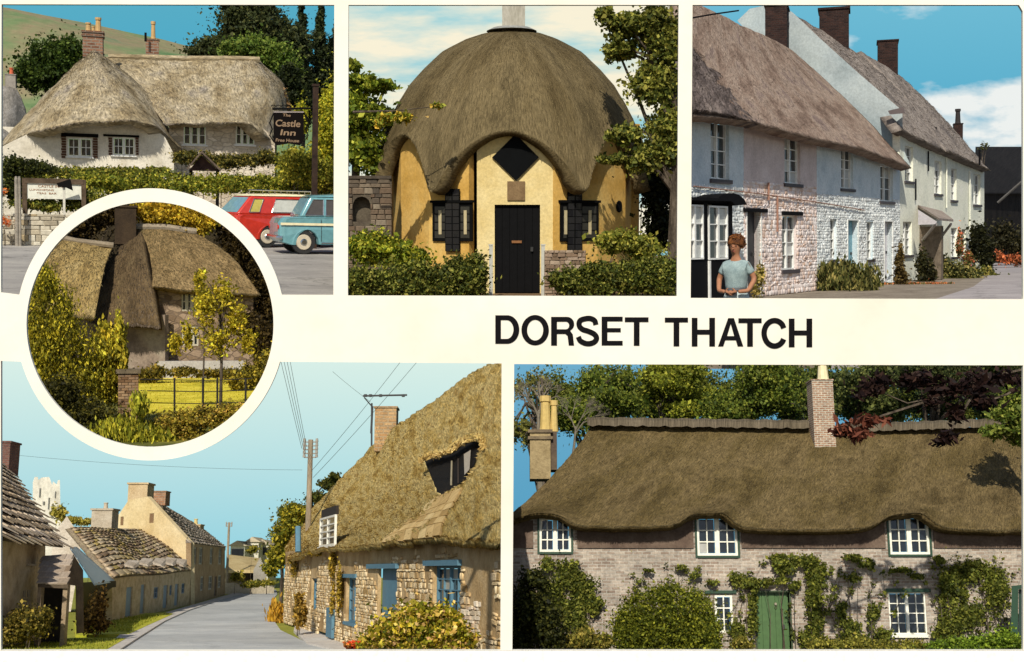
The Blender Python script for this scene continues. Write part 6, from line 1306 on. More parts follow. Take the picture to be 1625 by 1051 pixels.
de = b.build('dormer_eave', thb, rc, f, smooth=True); PP = np.array([list(sunk(np.interp(t, range(10), [p[0] for p in TP]), np.interp(t, range(10), [p[1] for p in TP]) + 1.5 + random.uniform(-3, 4), -.10 + random.uniform(-.05, .08))) for t in np.random.uniform(0, 9, 900)])
V, F, c = leaf_arrays(PP, 5 * 30 / FL, STRAWC['gold'], long=2.4); so = link('straw', np_mesh('straw', V, F, leafm('straw', 0), cols=c), de, f); so['kind'] = 'stuff'
# stone slates let into the thatch below the dormer
nrm = Vector((WR.n.x, WR.n.y, .6)).normalized() * .10
pg = np.array([[project(Gr[i, j]) for j in range(nu)] for i in range(nv)])
m_ = (pg[..., 0] > 605) & (pg[..., 0] < 735) & (pg[..., 1] > 790) & (pg[..., 1] < 862); A_ = np.stack([np.ones(m_.sum()), pg[..., 0][m_], pg[..., 1][m_]], 1); co_, *_r = np.linalg.lstsq(A_, 1 / Gr[..., 1][m_], rcond=None)
def surf(px, py, off=.14): return f.at(px, py, 1 / (co_[0] + co_[1] * px + co_[2] * py) - off)
LN = [[(677, 803), (695, 789), (734, 776)], [(669, 815), (690, 806), (722, 795)], [(648, 826), (680, 817), (716, 806)], [(636, 834), (672, 826), (710, 818)], [(612, 855), (632, 842), (703, 829)], [(606, 861), (650, 858), (699, 850)]]
def lnp(k, u): P_ = LN[k]; x = P_[0][0] + (P_[-1][0] - P_[0][0]) * u; return x, float(np.interp(x, [p[0] for p in P_], [p[1] for p in P_]))
rr = random.Random(4); gsm = piecem('golden_slate', [(.34, .22, .08), (.50, .35, .15), (.56, .42, .20)], s, .95, .06, 3.0)
for k in range(5):
    n = (4, 5, 6, 6, 8)[k]
    for j in range(n):
        u0, u1 = (j + .03) / n, (j + .97) / n; dy = rr.uniform(-.6, 1.6); (xa, ya), (xb_, yb_), (xc, yc), (xd, yd) = lnp(k, u0), lnp(k, u1), lnp(k + 1, u1), lnp(k + 1, u0)
        top = [surf(xa, ya - 1, .03), surf(xb_, yb_ - 1, .03), surf(xc, yc + dy, .17), surf(xd, yd + dy + rr.uniform(-.6, .6), .17)]; n_ = Vector((-.6, -.6, .5)).normalized() * .035
        b = MB(); b.hexa([p - n_ for p in top] + [p + n_ for p in top]); b.build('stone_slate', gsm, rc, f)
cs = noisy('golden_chimney_stone', [(.26, .16, .07), (.42, .29, .14), (.50, .38, .22)], 2, .05, s=s, fine=8)
chimney(f, rc, (595, 645, 628, 716), YR(610, 3.7), brickm('street_chimney_brick', [(.34, .20, .09), (.48, .32, .16)], (.36, .27, .16), s, .4, .16, .03, .03), 1.0, cap=.05)
# creeper and post on the wall
fo_ = foliage(f, rc, 'creeper', [E_(f, 527, 900, YR(527, -.15), 7, 26), E_(f, 528, 950, YR(527, -.15), 5, 30), E_(f, 540, 935, YR(540, -.15), 6, 45), E_(f, 505, 878, YR(505, -.1), 20, 4), E_(f, 466, 897, YR(466, -.2), 9, 16)], 2600, 3.4, [(.05, .04, .01), (.20, .17, .03), (.42, .34, .07)], 46, core=False)
b = MB(); q = WR.rect(524, 965, 533, 1012); b.wbox(WR, *q, .05, .15); b.build('blue_board', bluep2, rc, f)
# dry stone garden wall at the near right
Wg_ = Wall(f, (f.xy(725, 27.0).x, 27.0), (f.xy(790, 25.4).x, 25.4)); dw = thing(f, 'dry_stone_wall', 'dry stone garden wall climbing to the right behind the yellow bush', 'wall', Wg_.P(Wg_.L / 2, 0))
zl = Wg_.uv(735, 978)[1]; zr = Wg_.uv(796, 940)[1]; b = MB(); b.prism([[(0, -.1), (Wg_.L, -.1), (Wg_.L, zr - .08), (0, zl - .08)]], lambda u, z, w: Wg_.P(u, z, w), -.12, -.04); b.build('wall_core', noisy('dry_wall_shadow', [(.10, .08, .05), (.16, .12, .08)], 3, .02, s=s), dw, f)
pieces(f, dw, 'stone', stone_list(Wg_, 0, Wg_.L, 0, zr, [], .19, .085, .06, var=.4, gap=.012, jit=.12, seed=12, mask=lambda u, z: z < zl + (zr - zl) * u / Wg_.L + .02), piecem('dry_wall_stone', [(.40, .32, .22), (.60, .52, .40), (.68, .60, .48), (.50, .36, .24)], s, .9, .02), limit=250)
bush(f, 'flowering_bush', 'large yellow-green bush with pale pink blooms in front of the cottage', 'bush', [(660, 990, 44, 34), (620, 1010, 40, 28), (700, 1000, 44, 36), (655, 1030, 60, 26), (725, 1020, 30, 30), (590, 1030, 26, 16)], 25.8, 11000, 7, [(.03, .05, .006), (.15, .17, .015), (.36, .33, .04), (.50, .36, .24)], sub=60, subr=.24, rd=.5, fill=.6)
bush(f, 'red_flower_clump', 'small clump of red flowers at the left foot of the large bush', 'flowers', [(560, 1024, 16, 7), (575, 1030, 14, 6)], 26.4, 400, 5, [(.10, .08, .02), (.60, .05, .03), (.5, .2, .05)], core=False)
bush(f, 'dry_grass_clump', 'orange-yellow dry grass clump at the bend of the road', 'grasses', [(442, 975, 15, 16), (455, 990, 18, 14), (470, 1000, 14, 8)], 62, 3600, 5, [(.16, .10, .015), (.30, .20, .025), (.40, .28, .05)], sub=30, up=(0, 0, 2), long=2.6, rd=.8)
bush(f, 'tawny_shrub', 'dark tawny shrub against the cottage wall behind the dry grass', 'shrub', [(476, 975, 11, 22), (474, 955, 6, 16)], YR(476, -.8), 1200, 4.5, [(.06, .05, .012), (.18, .13, .03), (.32, .24, .06)], sub=16, rd=.5)
tree(f, 'street_tree', 'yellow-green tree at the bend of the road beside the thatch', 'tree', [(450, 850, 18, 34), (440, 885, 20, 20), (462, 815, 22, 16), (470, 830, 16, 24), (430, 905, 8, 12)], 72, 6500, 4.2, [(.03, .05, .008), (.12, .14, .02), (.34, .32, .04)], (447, 850), sub=30, rd=1.5)
tree(f, 'dark_pine', 'dark pine crown above the far end of the cottage thatch', 'tree', [(470, 812, 24, 12), (500, 790, 16, 10), (520, 768, 14, 9), (532, 757, 7, 6), (480, 825, 20, 10)], 78, 4200, 4.2, [(.015, .025, .008), (.05, .065, .015), (.12, .12, .03)], (495, 790), sub=22, rd=1.5)
# poles and wires
tel = noisy('pole_timber', [(.20, .16, .11), (.34, .28, .20)], 3, .02, s=s, stretch=(1, 1, .2)); cer = plain('ceramic_cap', (.30, .28, .24), .4)
def pole(x, yt, Y, r_, lab, n=5):
    q = f.xy(x, Y); p = thing(f, 'telegraph_pole', lab, 'telegraph pole', (q.x, q.y, 0), 'telegraph poles along the street'); zt = f.at(x, yt, Y).z; b = MB(); b.tube([(q.x, q.y, 0), (q.x, q.y, zt)], [r_, r_ * .75], 10); b.build('pole', tel, p, f)
    for k in range(n):
        z = zt - .12 - k * (zt * .022); 
        for sx in (-1, 1):
            b = MB(); b.tube([(q.x + sx * r_ * 1.9, q.y, z), (q.x + sx * r_ * 1.9, q.y, z + r_ * 1.1)], [r_ * .5, r_ * .35], 8); b.tube([(q.x, q.y, z), (q.x + sx * r_ * 1.9, q.y, z)], r_ * .2, 5); b.build('insulator', cer, p, f)
    return p
pole(487, 698, 66, .17, 'tall weathered telegraph pole rising behind the cottage thatch'); pole(360.5, 829, 134, .15, 'small distant telegraph pole at the end of the brown terrace', 3)
q = f.xy(590, 62); cpn = thing(f, 'cross_arm_pole', 'wire pole with one long horizontal arm behind the cottage chimney', 'telegraph pole', (q.x, q.y, 0)); b = MB(); b.tube([(q.x, q.y, 0), f.at(590, 640, 62)], .05, 6); b.build('pole', plain('steel_dark', (.06, .06, .06), .5), cpn, f)
b = MB(); b.tube([f.at(576, 628.5, 62), f.at(646, 627, 62)], .05, 6); 
for x in (580, 588, 604, 640): b.tube([f.at(x, 630, 62), f.at(x, 626, 62)], .09, 6)
b.build('cross_arm', plain('steel_dark', (.06, .06, .06), .5), cpn, f); b = MB(); b.tube([f.at(578, 631, 62), f.at(590, 645, 62)], .03, 4); b.tube([f.at(591, 645, 62), f.at(589, 688, 62)], .06, 6); b.build('brace', plain('steel_dark', (.06, .06, .06), .5), cpn, f)
wire_m = plain('wire_dark', (.05, .07, .07), .6)
def wire(a, c, lab, sag=4, ya=None, yb_=None, r_=.35):
    (x0, y0, Y0), (x1, y1, Y1) = a, c; b = MB(); pts = []
    for i in range(13):
        t = i / 12; iy = 1 / ((1 - t) / Y0 + t / Y1); pts.append(f.at(x0 + (x1 - x0) * t, y0 + (y1 - y0) * t + sag * 4 * t * (1 - t), iy))
    rs_ = [max(.004, p.y / FL * r_) for p in pts]; b.tube(pts, rs_, 5); tag(b.build('overhead_wire', wire_m, None, f), lab, 'wire', 'wires of the telegraph poles')
for i, (x, t) in enumerate([(444, 'leftmost'), (449, 'second from the left'), (454, 'third from the left'), (459, 'rightmost')]): wire((x, 566, 30), (479 + i * 2.4, 712 - i, 66), f'{t} of the four wires running up left from the tall pole', 1)
wire((642, 566, 30), (494, 748, 64), 'upper of two wires running up right from the tall pole', 3); wire((669, 566, 30), (497, 758, 64), 'lower of two wires running up right from the tall pole', 3)
wire((528, 590, 30), (588, 638, 62), 'short faint wire coming from the left to the long cross arm', 1, r_=.25)
wire((2, 720, 60), (480, 746, 66), 'very thin wire crossing the sky under the round view', 6, r_=.22)
# ---------- left side of the street
buffs = noisy('buff_stone_wall', [(.44, .32, .18), (.60, .46, .28), (.70, .57, .37)], 1.2, .03, s=s, fine=10, stretch=(1, 1, 2))
slate_cols = [(.34, .26, .17), (.52, .42, .29), (.66, .56, .43), (.44, .33, .21), (.60, .51, .42)]
# near left house
WL = Wall(f, f.xy(-14, 37.5), f.xy(72, 43.5)); hl_ = thing(f, 'slate_cottage', 'near stone house with heavy stone-slate roof and tall chimney at the left edge', 'house', WL.P(WL.L / 2, 0))
wn_ = [(44, 850, 57, 895), (36, 932, 50, 966)]; H = [WL.rect(*w) for w in wn_]
wall_poly(f, hl_, 'wall', WL, [(-14, 1030), (72, 1014), (72, 858), (-14, 846)], H, .35, noisy('near_house_stone', [(.34, .25, .15), (.50, .39, .25), (.60, .49, .33)], 1.5, .04, s=s, fine=9))
mu = plain('stone_mullion', (.46, .36, .24), .85)
for w in wn_: window(f, hl_, WL, w, 1, 2, mu, leafs=2, inset=.06, fw=.09, sill=mu)
def yl(px, off): d = f.d(px, 905); n = WL.n; return n.dot(WL.A - n * off) / n.dot(Vector((d.x, d.y)))
ra = [Vector(f.at(-14, 722, yl(-14, 3.2))), Vector(f.at(16, 745, yl(16, 3.2))), Vector(f.at(100, 864, yl(98, -.35))), Vector(f.at(-14, 850, yl(-14, -.35)))]
b = MB(); dn = Vector((0, 0, -.12)); b.hexa([ra[3] + dn, ra[2] + dn, ra[2], ra[3], ra[0] + dn, ra[1] + dn, ra[1], ra[0]]); b.build('roof', noisy('roof_boards', [(.08, .06, .04), (.12, .09, .06)], 2, .01, s=s), hl_, f)
pieces(f, hl_, 'stone_slate', slate_list(*ra, 14, 13, .022, seed=3, over=1.15, gap=.02, jit=.03), piecem('near_slate', slate_cols, s, .9, .03), kind='slate', limit=220)
chimney(f, hl_, (-14, 700, 13, 752), yl(5, 3.0), brickm('near_chimney', [(.14, .06, .05), (.22, .11, .08)], (.16, .12, .10), s, .24, .08, .01, .014), 1.0)
# porch
Yq = 40.5; pz = thing(f, 'slate_porch', 'gabled porch with big stone slates in deep shade on the near house', 'porch', (*f.xy(95, Yq), 0))
pr_ = [Vector(f.at(66, 884, 42.5)), Vector(f.at(116, 880, 42.5)), Vector(f.at(108, 928, 40.2)), Vector(f.at(60, 926, 40.2))]
b = MB(); b.hexa([pr_[3] + dn, pr_[2] + dn, pr_[2], pr_[3], pr_[0] + dn, pr_[1] + dn, pr_[1], pr_[0]]); b.build('roof', noisy('roof_boards', [(.08, .06, .04)], s=s), pz, f)
pieces(f, pz, 'stone_slate', slate_list(*pr_, 5, 5, .025, seed=6, over=1.12, jit=.03), piecem('porch_slate', [(.34, .27, .20), (.46, .38, .30), (.26, .19, .13)], s, .9, .03), kind='slate')
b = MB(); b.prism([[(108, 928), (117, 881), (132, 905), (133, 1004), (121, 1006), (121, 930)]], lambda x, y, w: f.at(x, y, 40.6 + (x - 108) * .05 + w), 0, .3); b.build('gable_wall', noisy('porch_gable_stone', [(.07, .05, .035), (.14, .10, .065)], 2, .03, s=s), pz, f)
for x0, x1 in ((62, 68), (102, 109)):
    a = f.xy(x0, 40.3); c = f.xy(x1, 40.3); b = MB(); b.box(a.x, c.x, 40.3, 40.55, 0, f.at(x0, 928, 40.3).z); b.build('post', noisy('porch_post_stone', [(.22, .16, .10), (.34, .26, .17)], 3, .02, s=s), pz, f)
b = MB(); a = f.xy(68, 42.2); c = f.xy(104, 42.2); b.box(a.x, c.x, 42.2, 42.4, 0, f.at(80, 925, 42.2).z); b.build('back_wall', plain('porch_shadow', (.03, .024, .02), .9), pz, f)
b = MB(); b.hexa([f.at(134, 945, 45), f.at(182, 930, 50), f.at(182, 928, 50), f.at(134, 940, 45), f.at(112, 905, 44), f.at(112, 872, 46), f.at(112, 870, 46), f.at(112, 902, 44)]) if False else None
# lean-to with a pale metal roof
lt = thing(f, 'lean_to', 'lean-to with a pale blue-grey sheet roof between the porch and the long low cottages', 'lean-to', (*f.xy(150, 52), 0))
b = MB(); q4 = [f.at(111, 868, 50), f.at(122, 868, 56), f.at(182, 921, 60), f.at(150, 926, 49)]; b.hexa([v + Vector((0, 0, -.08)) for v in q4] + q4); b.build('sheet_roof', plain('pale_blue_sheet', (.34, .42, .46), .45), lt, f)
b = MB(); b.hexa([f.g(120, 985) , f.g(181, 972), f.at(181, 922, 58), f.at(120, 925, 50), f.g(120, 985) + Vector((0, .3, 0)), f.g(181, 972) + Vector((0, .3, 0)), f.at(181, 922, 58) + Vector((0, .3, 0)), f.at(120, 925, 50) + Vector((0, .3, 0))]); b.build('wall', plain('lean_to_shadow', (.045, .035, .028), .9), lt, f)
bush(f, 'garden_shrub', 'olive garden shrub under the window of the near house', 'shrub', [(42, 990, 28, 26), (62, 985, 18, 22), (25, 1005, 16, 16)], 39, 3800, 4.5, [(.02, .025, .008), (.09, .09, .02), (.24, .21, .06)], sub=26, rd=.8)
bush(f, 'shaded_bush', 'dark bush in the shade below the lean-to', 'bush', [(140, 985, 14, 20), (155, 965, 10, 30), (160, 990, 10, 14)], 47, 1800, 4.5, [(.02, .016, .008), (.09, .06, .02), (.22, .15, .05)], sub=16, rd=.8)
# long low slate row
A2, B2 = f.xy(180, 60), f.xy(303, 93); W2_ = Wall(f, A2, B2); rw = thing(f, 'cottage_row', 'long low row of stone cottages with mossy slate roof and blue doors', 'cottage row', W2_.P(W2_.L / 2, 0))
drs = [(200, 932, 210, 969), (223, 928, 230, 967), (259, 929, 266, 962), (277, 927, 283, 960)]; wns = [(244, 932, 251, 950), (269, 929, 273, 945), (288, 926, 293, 942)]
D = [(a, b_, .1, d) for a, b_, c, d in [W2_.rect(*x) for x in drs]]; H = [W2_.rect(*x) for x in wns]
wall_poly(f, rw, 'wall', W2_, [(178, 985), (303, 962), (303, 902), (178, 912)], H + D, .3, buffs)
for w in D: door(f, rw, W2_, None, plain('faded_blue', (.20, .28, .36), .6), planks=2, inset=.08, rectuv=w, knob=False)
for w in wns: window(f, rw, W2_, w, 1, 2, plain('faded_blue', (.2, .28, .36)), leafs=2, inset=.08, fw=.06)
rfr = [Vector(f.at(112, 838, 72)), Vector(f.at(246, 842, 104)), Vector(f.at(303, 907, 92.2)), Vector(f.at(180, 918, 59.2))]
mid = lambda u, v: (rfr[0] * (1 - u) + rfr[1] * u) * (1 - v) + (rfr[3] * (1 - u) + rfr[2] * u) * v
Gs = np.array([[list(mid(u, v) + Vector((0, 0, .25 * math.sin(u * 9) * math.sin(v * 3) - .3 * math.sin(PI * u) * 0))) for u in np.linspace(0, 1, 30)] for v in np.linspace(0, 1, 14)])
slm = noisy('mossy_slate', [(.14, .10, .07), (.30, .23, .15), (.40, .32, .20), (.30, .24, .09)], 1.6, .10, s=s, kind='uv', fine=3, stretch=(1, 1.8, 1), patch=.8)
thatch_sheet(f, rw, 'roof', Gs, .25, slm, amp=.0)
pieces(f, rw, 'stone_slate', slate_list(*rfr, 15, 28, .06, seed=14, over=1.1, gap=.05, fn=lambda u, v: mid(u, v) + Vector((0, 0, .25 * math.sin(u * 9) * math.sin(v * 3) + .05))), piecem('row_slate', [(.22, .15, .09), (.38, .28, .18), (.54, .44, .30), (.40, .30, .10)], s, .9, .05), kind='slate', limit=0, many='stone_slates')
for (x, y, Y) in ((205, 896, 64), (228, 893, 70), (250, 893, 77), (268, 892, 82), (285, 894, 87)):
    b = MB(); p = f.at(x, y, Y); k = Y / FL; b.hexa([p + Vector((-7 * k, .6, -1 * k)), p + Vector((6 * k, .9, -3 * k)), p + Vector((2 * k, 1.6, 6 * k)), p + Vector((-13 * k, 1.4, 8 * k)), p + Vector((-7 * k, 0, -3 * k)), p + Vector((6 * k, .2, -6 * k)), p + Vector((4 * k, .2, -3 * k)), p + Vector((-8 * k, 0, 1 * k))])
    b.build('dormer_slab', noisy('pale_dormer_slab', [(.34, .28, .21), (.52, .46, .38)], 1.5, .04, s=s), rw, f)
chimney(f, rw, (146, 807, 176, 850), 84, noisy('pale_chimney_stone', [(.34, .28, .20), (.48, .42, .33)], 1, .04, s=s), 1.4, [(163, 797, 7)], potm=plain('pale_pot', (.45, .38, .28), .8))
g2 = thing(f, 'outbuilding', 'pale gabled outbuilding roof behind the near house', 'outbuilding', (*f.xy(105, 76), 0)); b = MB(); b.prism([[(84, 850), (106, 819), (126, 850), (128, 880), (120, 1000), (84, 1000)]], lambda x, y, w: f.at(x, y, 76 + w) if y < 990 else Vector((f.at(x, 850, 76 + w).x, 76 + w, 0)), 0, 3); b.build('gabled_body', noisy('pale_slates', [(.42, .36, .28), (.56, .50, .42)], .9, .04, s=s), g2, f)
# two-storey house
Yg = 88; A3 = f.xy(303, Yg + 5); B3 = f.xy(357, 128); WF = Wall(f, A3, B3); th3 = thing(f, 'two_storey_house', 'tall two-storey buff house, gable end lit, slate roof and three chimneys', 'house', (*A3, 0))
WG = Wall(f, f.xy(176, Yg + 9), A3); gab = noisy('buff_gable_render', [(.50, .38, .19), (.60, .48, .27), (.66, .55, .34)], .35, .02, s=s, fine=18)
hw_ = [WG.rect(191, 820, 196, 834), WG.rect(237, 815, 244, 830)]
wall_poly(f, th3, 'gable_wall', WG, [(176, 835), (204, 794), (234, 788), (302, 862), (303, 965), (176, 965)], hw_, .4, gab)
for q in hw_: window(f, th3, WG, None, 1, 2, plain('brown_frame', (.2, .12, .06), .6), leafs=2, inset=.08, fw=.1, rectuv=q)
fw_ = [(306, 868, 312, 896), (316, 868, 322, 896), (333, 869, 338, 896), (347, 870, 352, 896), (318, 915, 323, 938), (331, 914, 337, 936), (346, 913, 351, 933)]; fd = [(340, 915, 344, 948)]
H = [WF.rect(*w) for w in fw_]; D = [(a, b_, .1, d) for a, b_, c, d in [WF.rect(*x) for x in fd]]
wall_poly(f, th3, 'wall', WF, [(303, 966), (357, 948), (357, 870), (303, 862)], H + D, .35, noisy('brown_house_stone', [(.36, .24, .13), (.50, .36, .21)], .8, .04, s=s, fine=14, stretch=(1, 1, 2)))
for w in fw_: window(f, th3, WF, w, 1, 2, plain('pale_sash', (.45, .42, .34), .6), leafs=2, inset=.1, fw=.12)
for q in D: door(f, th3, WF, None, plain('brown_door', (.10, .05, .03), .6), planks=2, inset=.1, rectuv=q, knob=False)
rq = [Vector(f.at(234, 787, 104)), Vector(f.at(318, 838, 136)), Vector(f.at(358, 869, 128)), Vector(f.at(300, 862, 92.5))]
b = MB(); b.hexa([v + Vector((0, 0, -.3)) for v in rq] + rq); b.build('roof', noisy('grey_slate_far', [(.24, .20, .16), (.34, .29, .23)], 1.2, .06, s=s, kind='obj', fine=5), th3, f)
pieces(f, th3, 'roof_slate', slate_list(*rq, 14, 20, .07, seed=15, over=1.1, gap=.04), piecem('far_slate', [(.20, .16, .12), (.34, .29, .23), (.42, .36, .29)], s, .9, .05), kind='slate', limit=0, many='roof_slates')
fcb = noisy('buff_chimney', [(.42, .30, .16), (.56, .44, .27)], 1, .04, s=s)
chimney(f, th3, (204, 766, 233, 796), 97.5, fcb, 1.8); chimney(f, th3, (243, 779, 262, 802), 104, brickm('far_red_chimney', [(.30, .16, .09), (.40, .24, .14)], (.36, .26, .18), s, .5, .2, .02, .03), 1.4); chimney(f, th3, (299, 832, 317, 850), 128, fcb, 1.6, [(308, 823, 6)], potm=plain('yellow_pot', (.6, .48, .2), .8))
# far end buildings
fb = thing(f, 'distant_cottage', 'small tan-roofed cottage where the road bends away', 'cottage', (*f.xy(390, 150), 0)); WB = Wall(f, f.xy(357, 140), f.xy(420, 147)); b = MB(); b.wbox(WB, 0, WB.L, 0, WB.uv(390, 902)[1], -6, 0); b.build('wall', noisy('distant_wall', [(.30, .24, .15), (.44, .38, .26)], .5, .03, s=s), fb, f)
rq = [Vector(f.at(362, 880, 149)), Vector(f.at(412, 886, 149)), Vector(f.at(408, 905, 138)), Vector(f.at(357, 905, 138))]; b = MB(); b.hexa([v + Vector((0, 0, -.3)) for v in rq] + rq); b.build('roof', noisy('tan_roof', [(.40, .30, .14), (.52, .42, .22)], .6, .05, s=s), fb, f)
b = MB(); b.prism([[(402, 925), (402, 905), (413, 884), (423, 908), (423, 925)]], lambda x, y, w: f.at(x, y, 137.5 + w), 0, 8); b.build('gable_wall', noisy('grey_gable', [(.22, .2, .16), (.32, .3, .26)], 1, .03, s=s), fb, f)
for x in (368, 380, 398): q = WB.rect(x, 907, x + 6, 917); b = MB(); b.wbox(WB, *q, .002, .08); b.build('window', plain('dark_far_window', (.03, .03, .035), .3), fb, f)
fwl = Wall(f, f.xy(356, 131), f.xy(436, 135)); b = MB(); b.wbox(fwl, 0, fwl.L, 0, fwl.uv(390, 925)[1], -.5, 0); tag(b.build('roadside_wall', noisy('far_roadside_wall', [(.40, .34, .24), (.55, .48, .36)], .6, .04, s=s), None, f, base=fwl.P(fwl.L / 2, 0)), 'low buff wall edging the far bend of the road', 'wall')
bush(f, 'distant_bushes', 'bushes between the distant cottage and the bend', 'bush', [(378, 915, 10, 8), (400, 872, 10, 6), (415, 925, 22, 5), (396, 928, 16, 5)], 129, 1500, 3.4, [(.03, .045, .01), (.14, .16, .03), (.3, .28, .06)], sub=14)
for i, (x0, y0, x1, y1, lab) in enumerate([(366, 858, 388, 884, 'pale distant house left of the far village'), (392, 852, 410, 882, 'pale distant house in the middle of the far village'), (408, 856, 426, 886, 'small pale distant house nearest the street tree')]):
    h = thing(f, 'distant_house', lab, 'house', (*f.xy(x0, 168 + 3 * i), 0), 'pale far village houses'); b = MB(); Y = 168 + 3 * i; a = f.at(x0, y0 + 6, Y); c = f.at(x1, y1, Y); b.box(a.x, c.x, Y, Y + 6, 0, a.z); b.build('wall', noisy('far_village_wall', [(.50, .48, .38), (.62, .60, .50)], .5, .02, s=s), h, f)
    b = MB(); t = f.at((x0 + x1) / 2, y0, Y); b.prism([[(a.x - .3, a.z - .2), (c.x + .3, a.z - .2), (t.x, t.z)]], lambda u, z, w: Vector((u, Y + w, z)), -.3, 6.3); b.build('roof', noisy('far_village_roof', [(.40, .34, .24), (.50, .44, .32)], .5, .02, s=s), h, f)
    for k in range(2):
        b = MB(); xx = a.x + (c.x - a.x) * (.3 + .4 * k); b.box(xx - .4, xx + .4, Y - .05, Y - .005, a.z - 1.6, a.z - .6); b.build('window', plain('dark_far_window', (.03, .03, .035), .3), h, f)
# castle keep ruin far away
kp = thing(f, 'ruined_tower', 'pale ruined castle tower standing beyond the slate roofs', 'tower', (*f.xy(75, 200), 0)); b = MB()
pl = [(52, 900), (52, 766), (55, 757), (60, 757), (61, 762), (66, 758), (78, 757), (80, 762), (83, 770), (84, 764), (90, 769), (92, 762), (95, 762), (96, 808), (99, 822), (99, 900)]
b.prism([pl], lambda x, y, w: f.at(x, y, 200 + w), 0, 5); b.build('tower_wall', noisy('pale_ruin_stone', [(.44, .42, .36), (.60, .58, .50), (.68, .64, .55)], .25, .2, s=s, fine=8, stretch=(1, 1, .5)), kp, f)
for x, y, w_, h_ in ((62, 775, 3, 14), (76, 790, 3, 18), (68, 796, 3, 5), (87, 780, 2, 10), (81, 800, 4, 22)):
    b = MB(); a = f.at(x, y + h_, 199.9); c = f.at(x + w_, y, 199.9); b.box(a.x, c.x, 199.8, 199.98, a.z, c.z); b.build('loophole', plain('loophole_shadow', (.16, .16, .15), .9), kp, f)
bush(f, 'roof_top_trees', 'yellow-green treetops behind the long low row', 'tree', [(95, 812, 14, 12), (120, 825, 24, 8), (140, 828, 14, 7)], 115, 1500, 3.6, [(.08, .09, .02), (.22, .23, .05), (.40, .38, .12)], sub=14)
# ================================================================ WORLD 6 (bottom right): long brick cottage
BR = Frame('brick', 940, 1.6, 1.25); f = BR; s = f.s; f.bounds = lambda x, y: (x < 1680) & (x > 804) & (y > 568) & (y < 1070)
backdrop(f, 58, (806, 1042, 1640, 570), skym('sky_cottage', (.05, .30, .50), (.16, .42, .60)))
ground_sheet(f, 'ground', noisy('garden_soil', [(.06, .06, .02), (.12, .13, .03)], 1, .02, s=s), [(806, 1060), (1632, 1060), (1632, 958), (806, 958)], 0)
YH = 30.5; W = Wall(f, f.xy(790, YH), f.xy(1650, YH)); base = W.P(W.L / 2, 0)
ct = thing(f, 'brick_cottage', 'long pale brick cottage under deep brown thatch lifting over three upper windows', 'cottage', base)
bm_ = brickm('weathered_brick', [(.25, .19, .15), (.43, .38, .32)], (.42, .39, .34), s, .215, .075, .02, .012)
up = [(856, 822, 906, 876), (1106, 820, 1170, 882), (1411, 819, 1474, 880)]; lo = [(1135, 944, 1163, 1004), (1411, 940, 1470, 1007)]
H = [W.rect(*w) for w in up + lo]; D = [W.rect(1201, 940, 1254, 1045)]; D = [(a, b_, 0, d) for a, b_, c, d in D]
zt = W.uv(1200, 816)[1]; outer = [(0, 0), (D[0][0], 0), (D[0][0], D[0][3]), (D[0][1], D[0][3]), (D[0][1], 0), (W.L, 0), (W.L, zt)] + [p for w in up[::-1] for p in ((W.uv(w[2] + 3, 813)[0], zt), (W.uv(w[2] + 1, 809)[0], zt + .1), (W.uv(w[0] - 1, 809)[0], zt + .1), (W.uv(w[0] - 3, 813)[0], zt))] + [(0, zt)]
wall_poly(f, ct, 'wall', W, outer, H, .35, bm_, px=False)
wp = plain('cottage_white', (.78, .77, .66), .45); gp_ = plain('dark_green_paint', (.015, .05, .025), .5); cm = plain('white_curtain', (.36, .36, .34), .4); gg = glassm('cottage_glass', (.015, .02, .025), .1)
for i, w in enumerate(up):
    o, q = window(f, ct, W, w, 2, 3, wp, leafs=2, inset=.03, fw=.055, curtain=.10, cm=cm, gm=gg, bw=.028)
    b = MB(); u0, u1, z0, z1 = q; g_ = .05
    b.wbox(W, u0 - g_, u0 - .001, z0 - g_, z1 + g_, -.05, .03); b.wbox(W, u1 + .001, u1 + g_, z0 - g_, z1 + g_, -.05, .03); b.wbox(W, u0 - .001, u1 + .001, z0 - g_, z0 - .001, -.05, .06); b.build('green_surround', gp_, o, f)
o, q = window(f, ct, W, lo[0], 2, 3, wp, leafs=1, inset=.05, fw=.055, gm=gg, bw=.03)
o, q = window(f, ct, W, lo[1], 2, 4, wp, leafs=2, inset=.05, fw=.035, gm=gg, bw=.022, label='lower right casement with dark green lintel')
for (x0, y0, x1, y1) in ((1118, 937, 1168, 942), (1405, 934, 1476, 940)):
    b = MB(); b.wbox(W, *W.rect(x0, y0, x1, y1), -.04, .06); b.build('lintel', gp_, ct, f)
b = MB(); b.wbox(W, *W.rect(1408, 1007, 1473, 1012), -.04, .08); b.build('sill', wp, ct, f)
door(f, ct, W, None, plain('green_door', (.055, .12, .035), .5), planks=5, inset=.12, rectuv=D[0], knob=True, frame=plain('dark_frame', (.03, .05, .02), .6), fw=.04)
b = MB(); u, z = W.uv(1232, 962); b.tube([W.P(u, z + .05, -.1), W.P(u, z + .05, -.06)], [.035, .03], 10); b.tube([W.P(u - .02, z + .05, -.07), W.P(u - .025, z - .03, -.06), W.P(u, z - .06, -.06), W.P(u + .025, z - .03, -.06), W.P(u + .02, z + .05, -.07)], .008, 6); b.build('door_knocker', plain('old_brass', (.45, .40, .28), .35, .5, 1), ct, f)
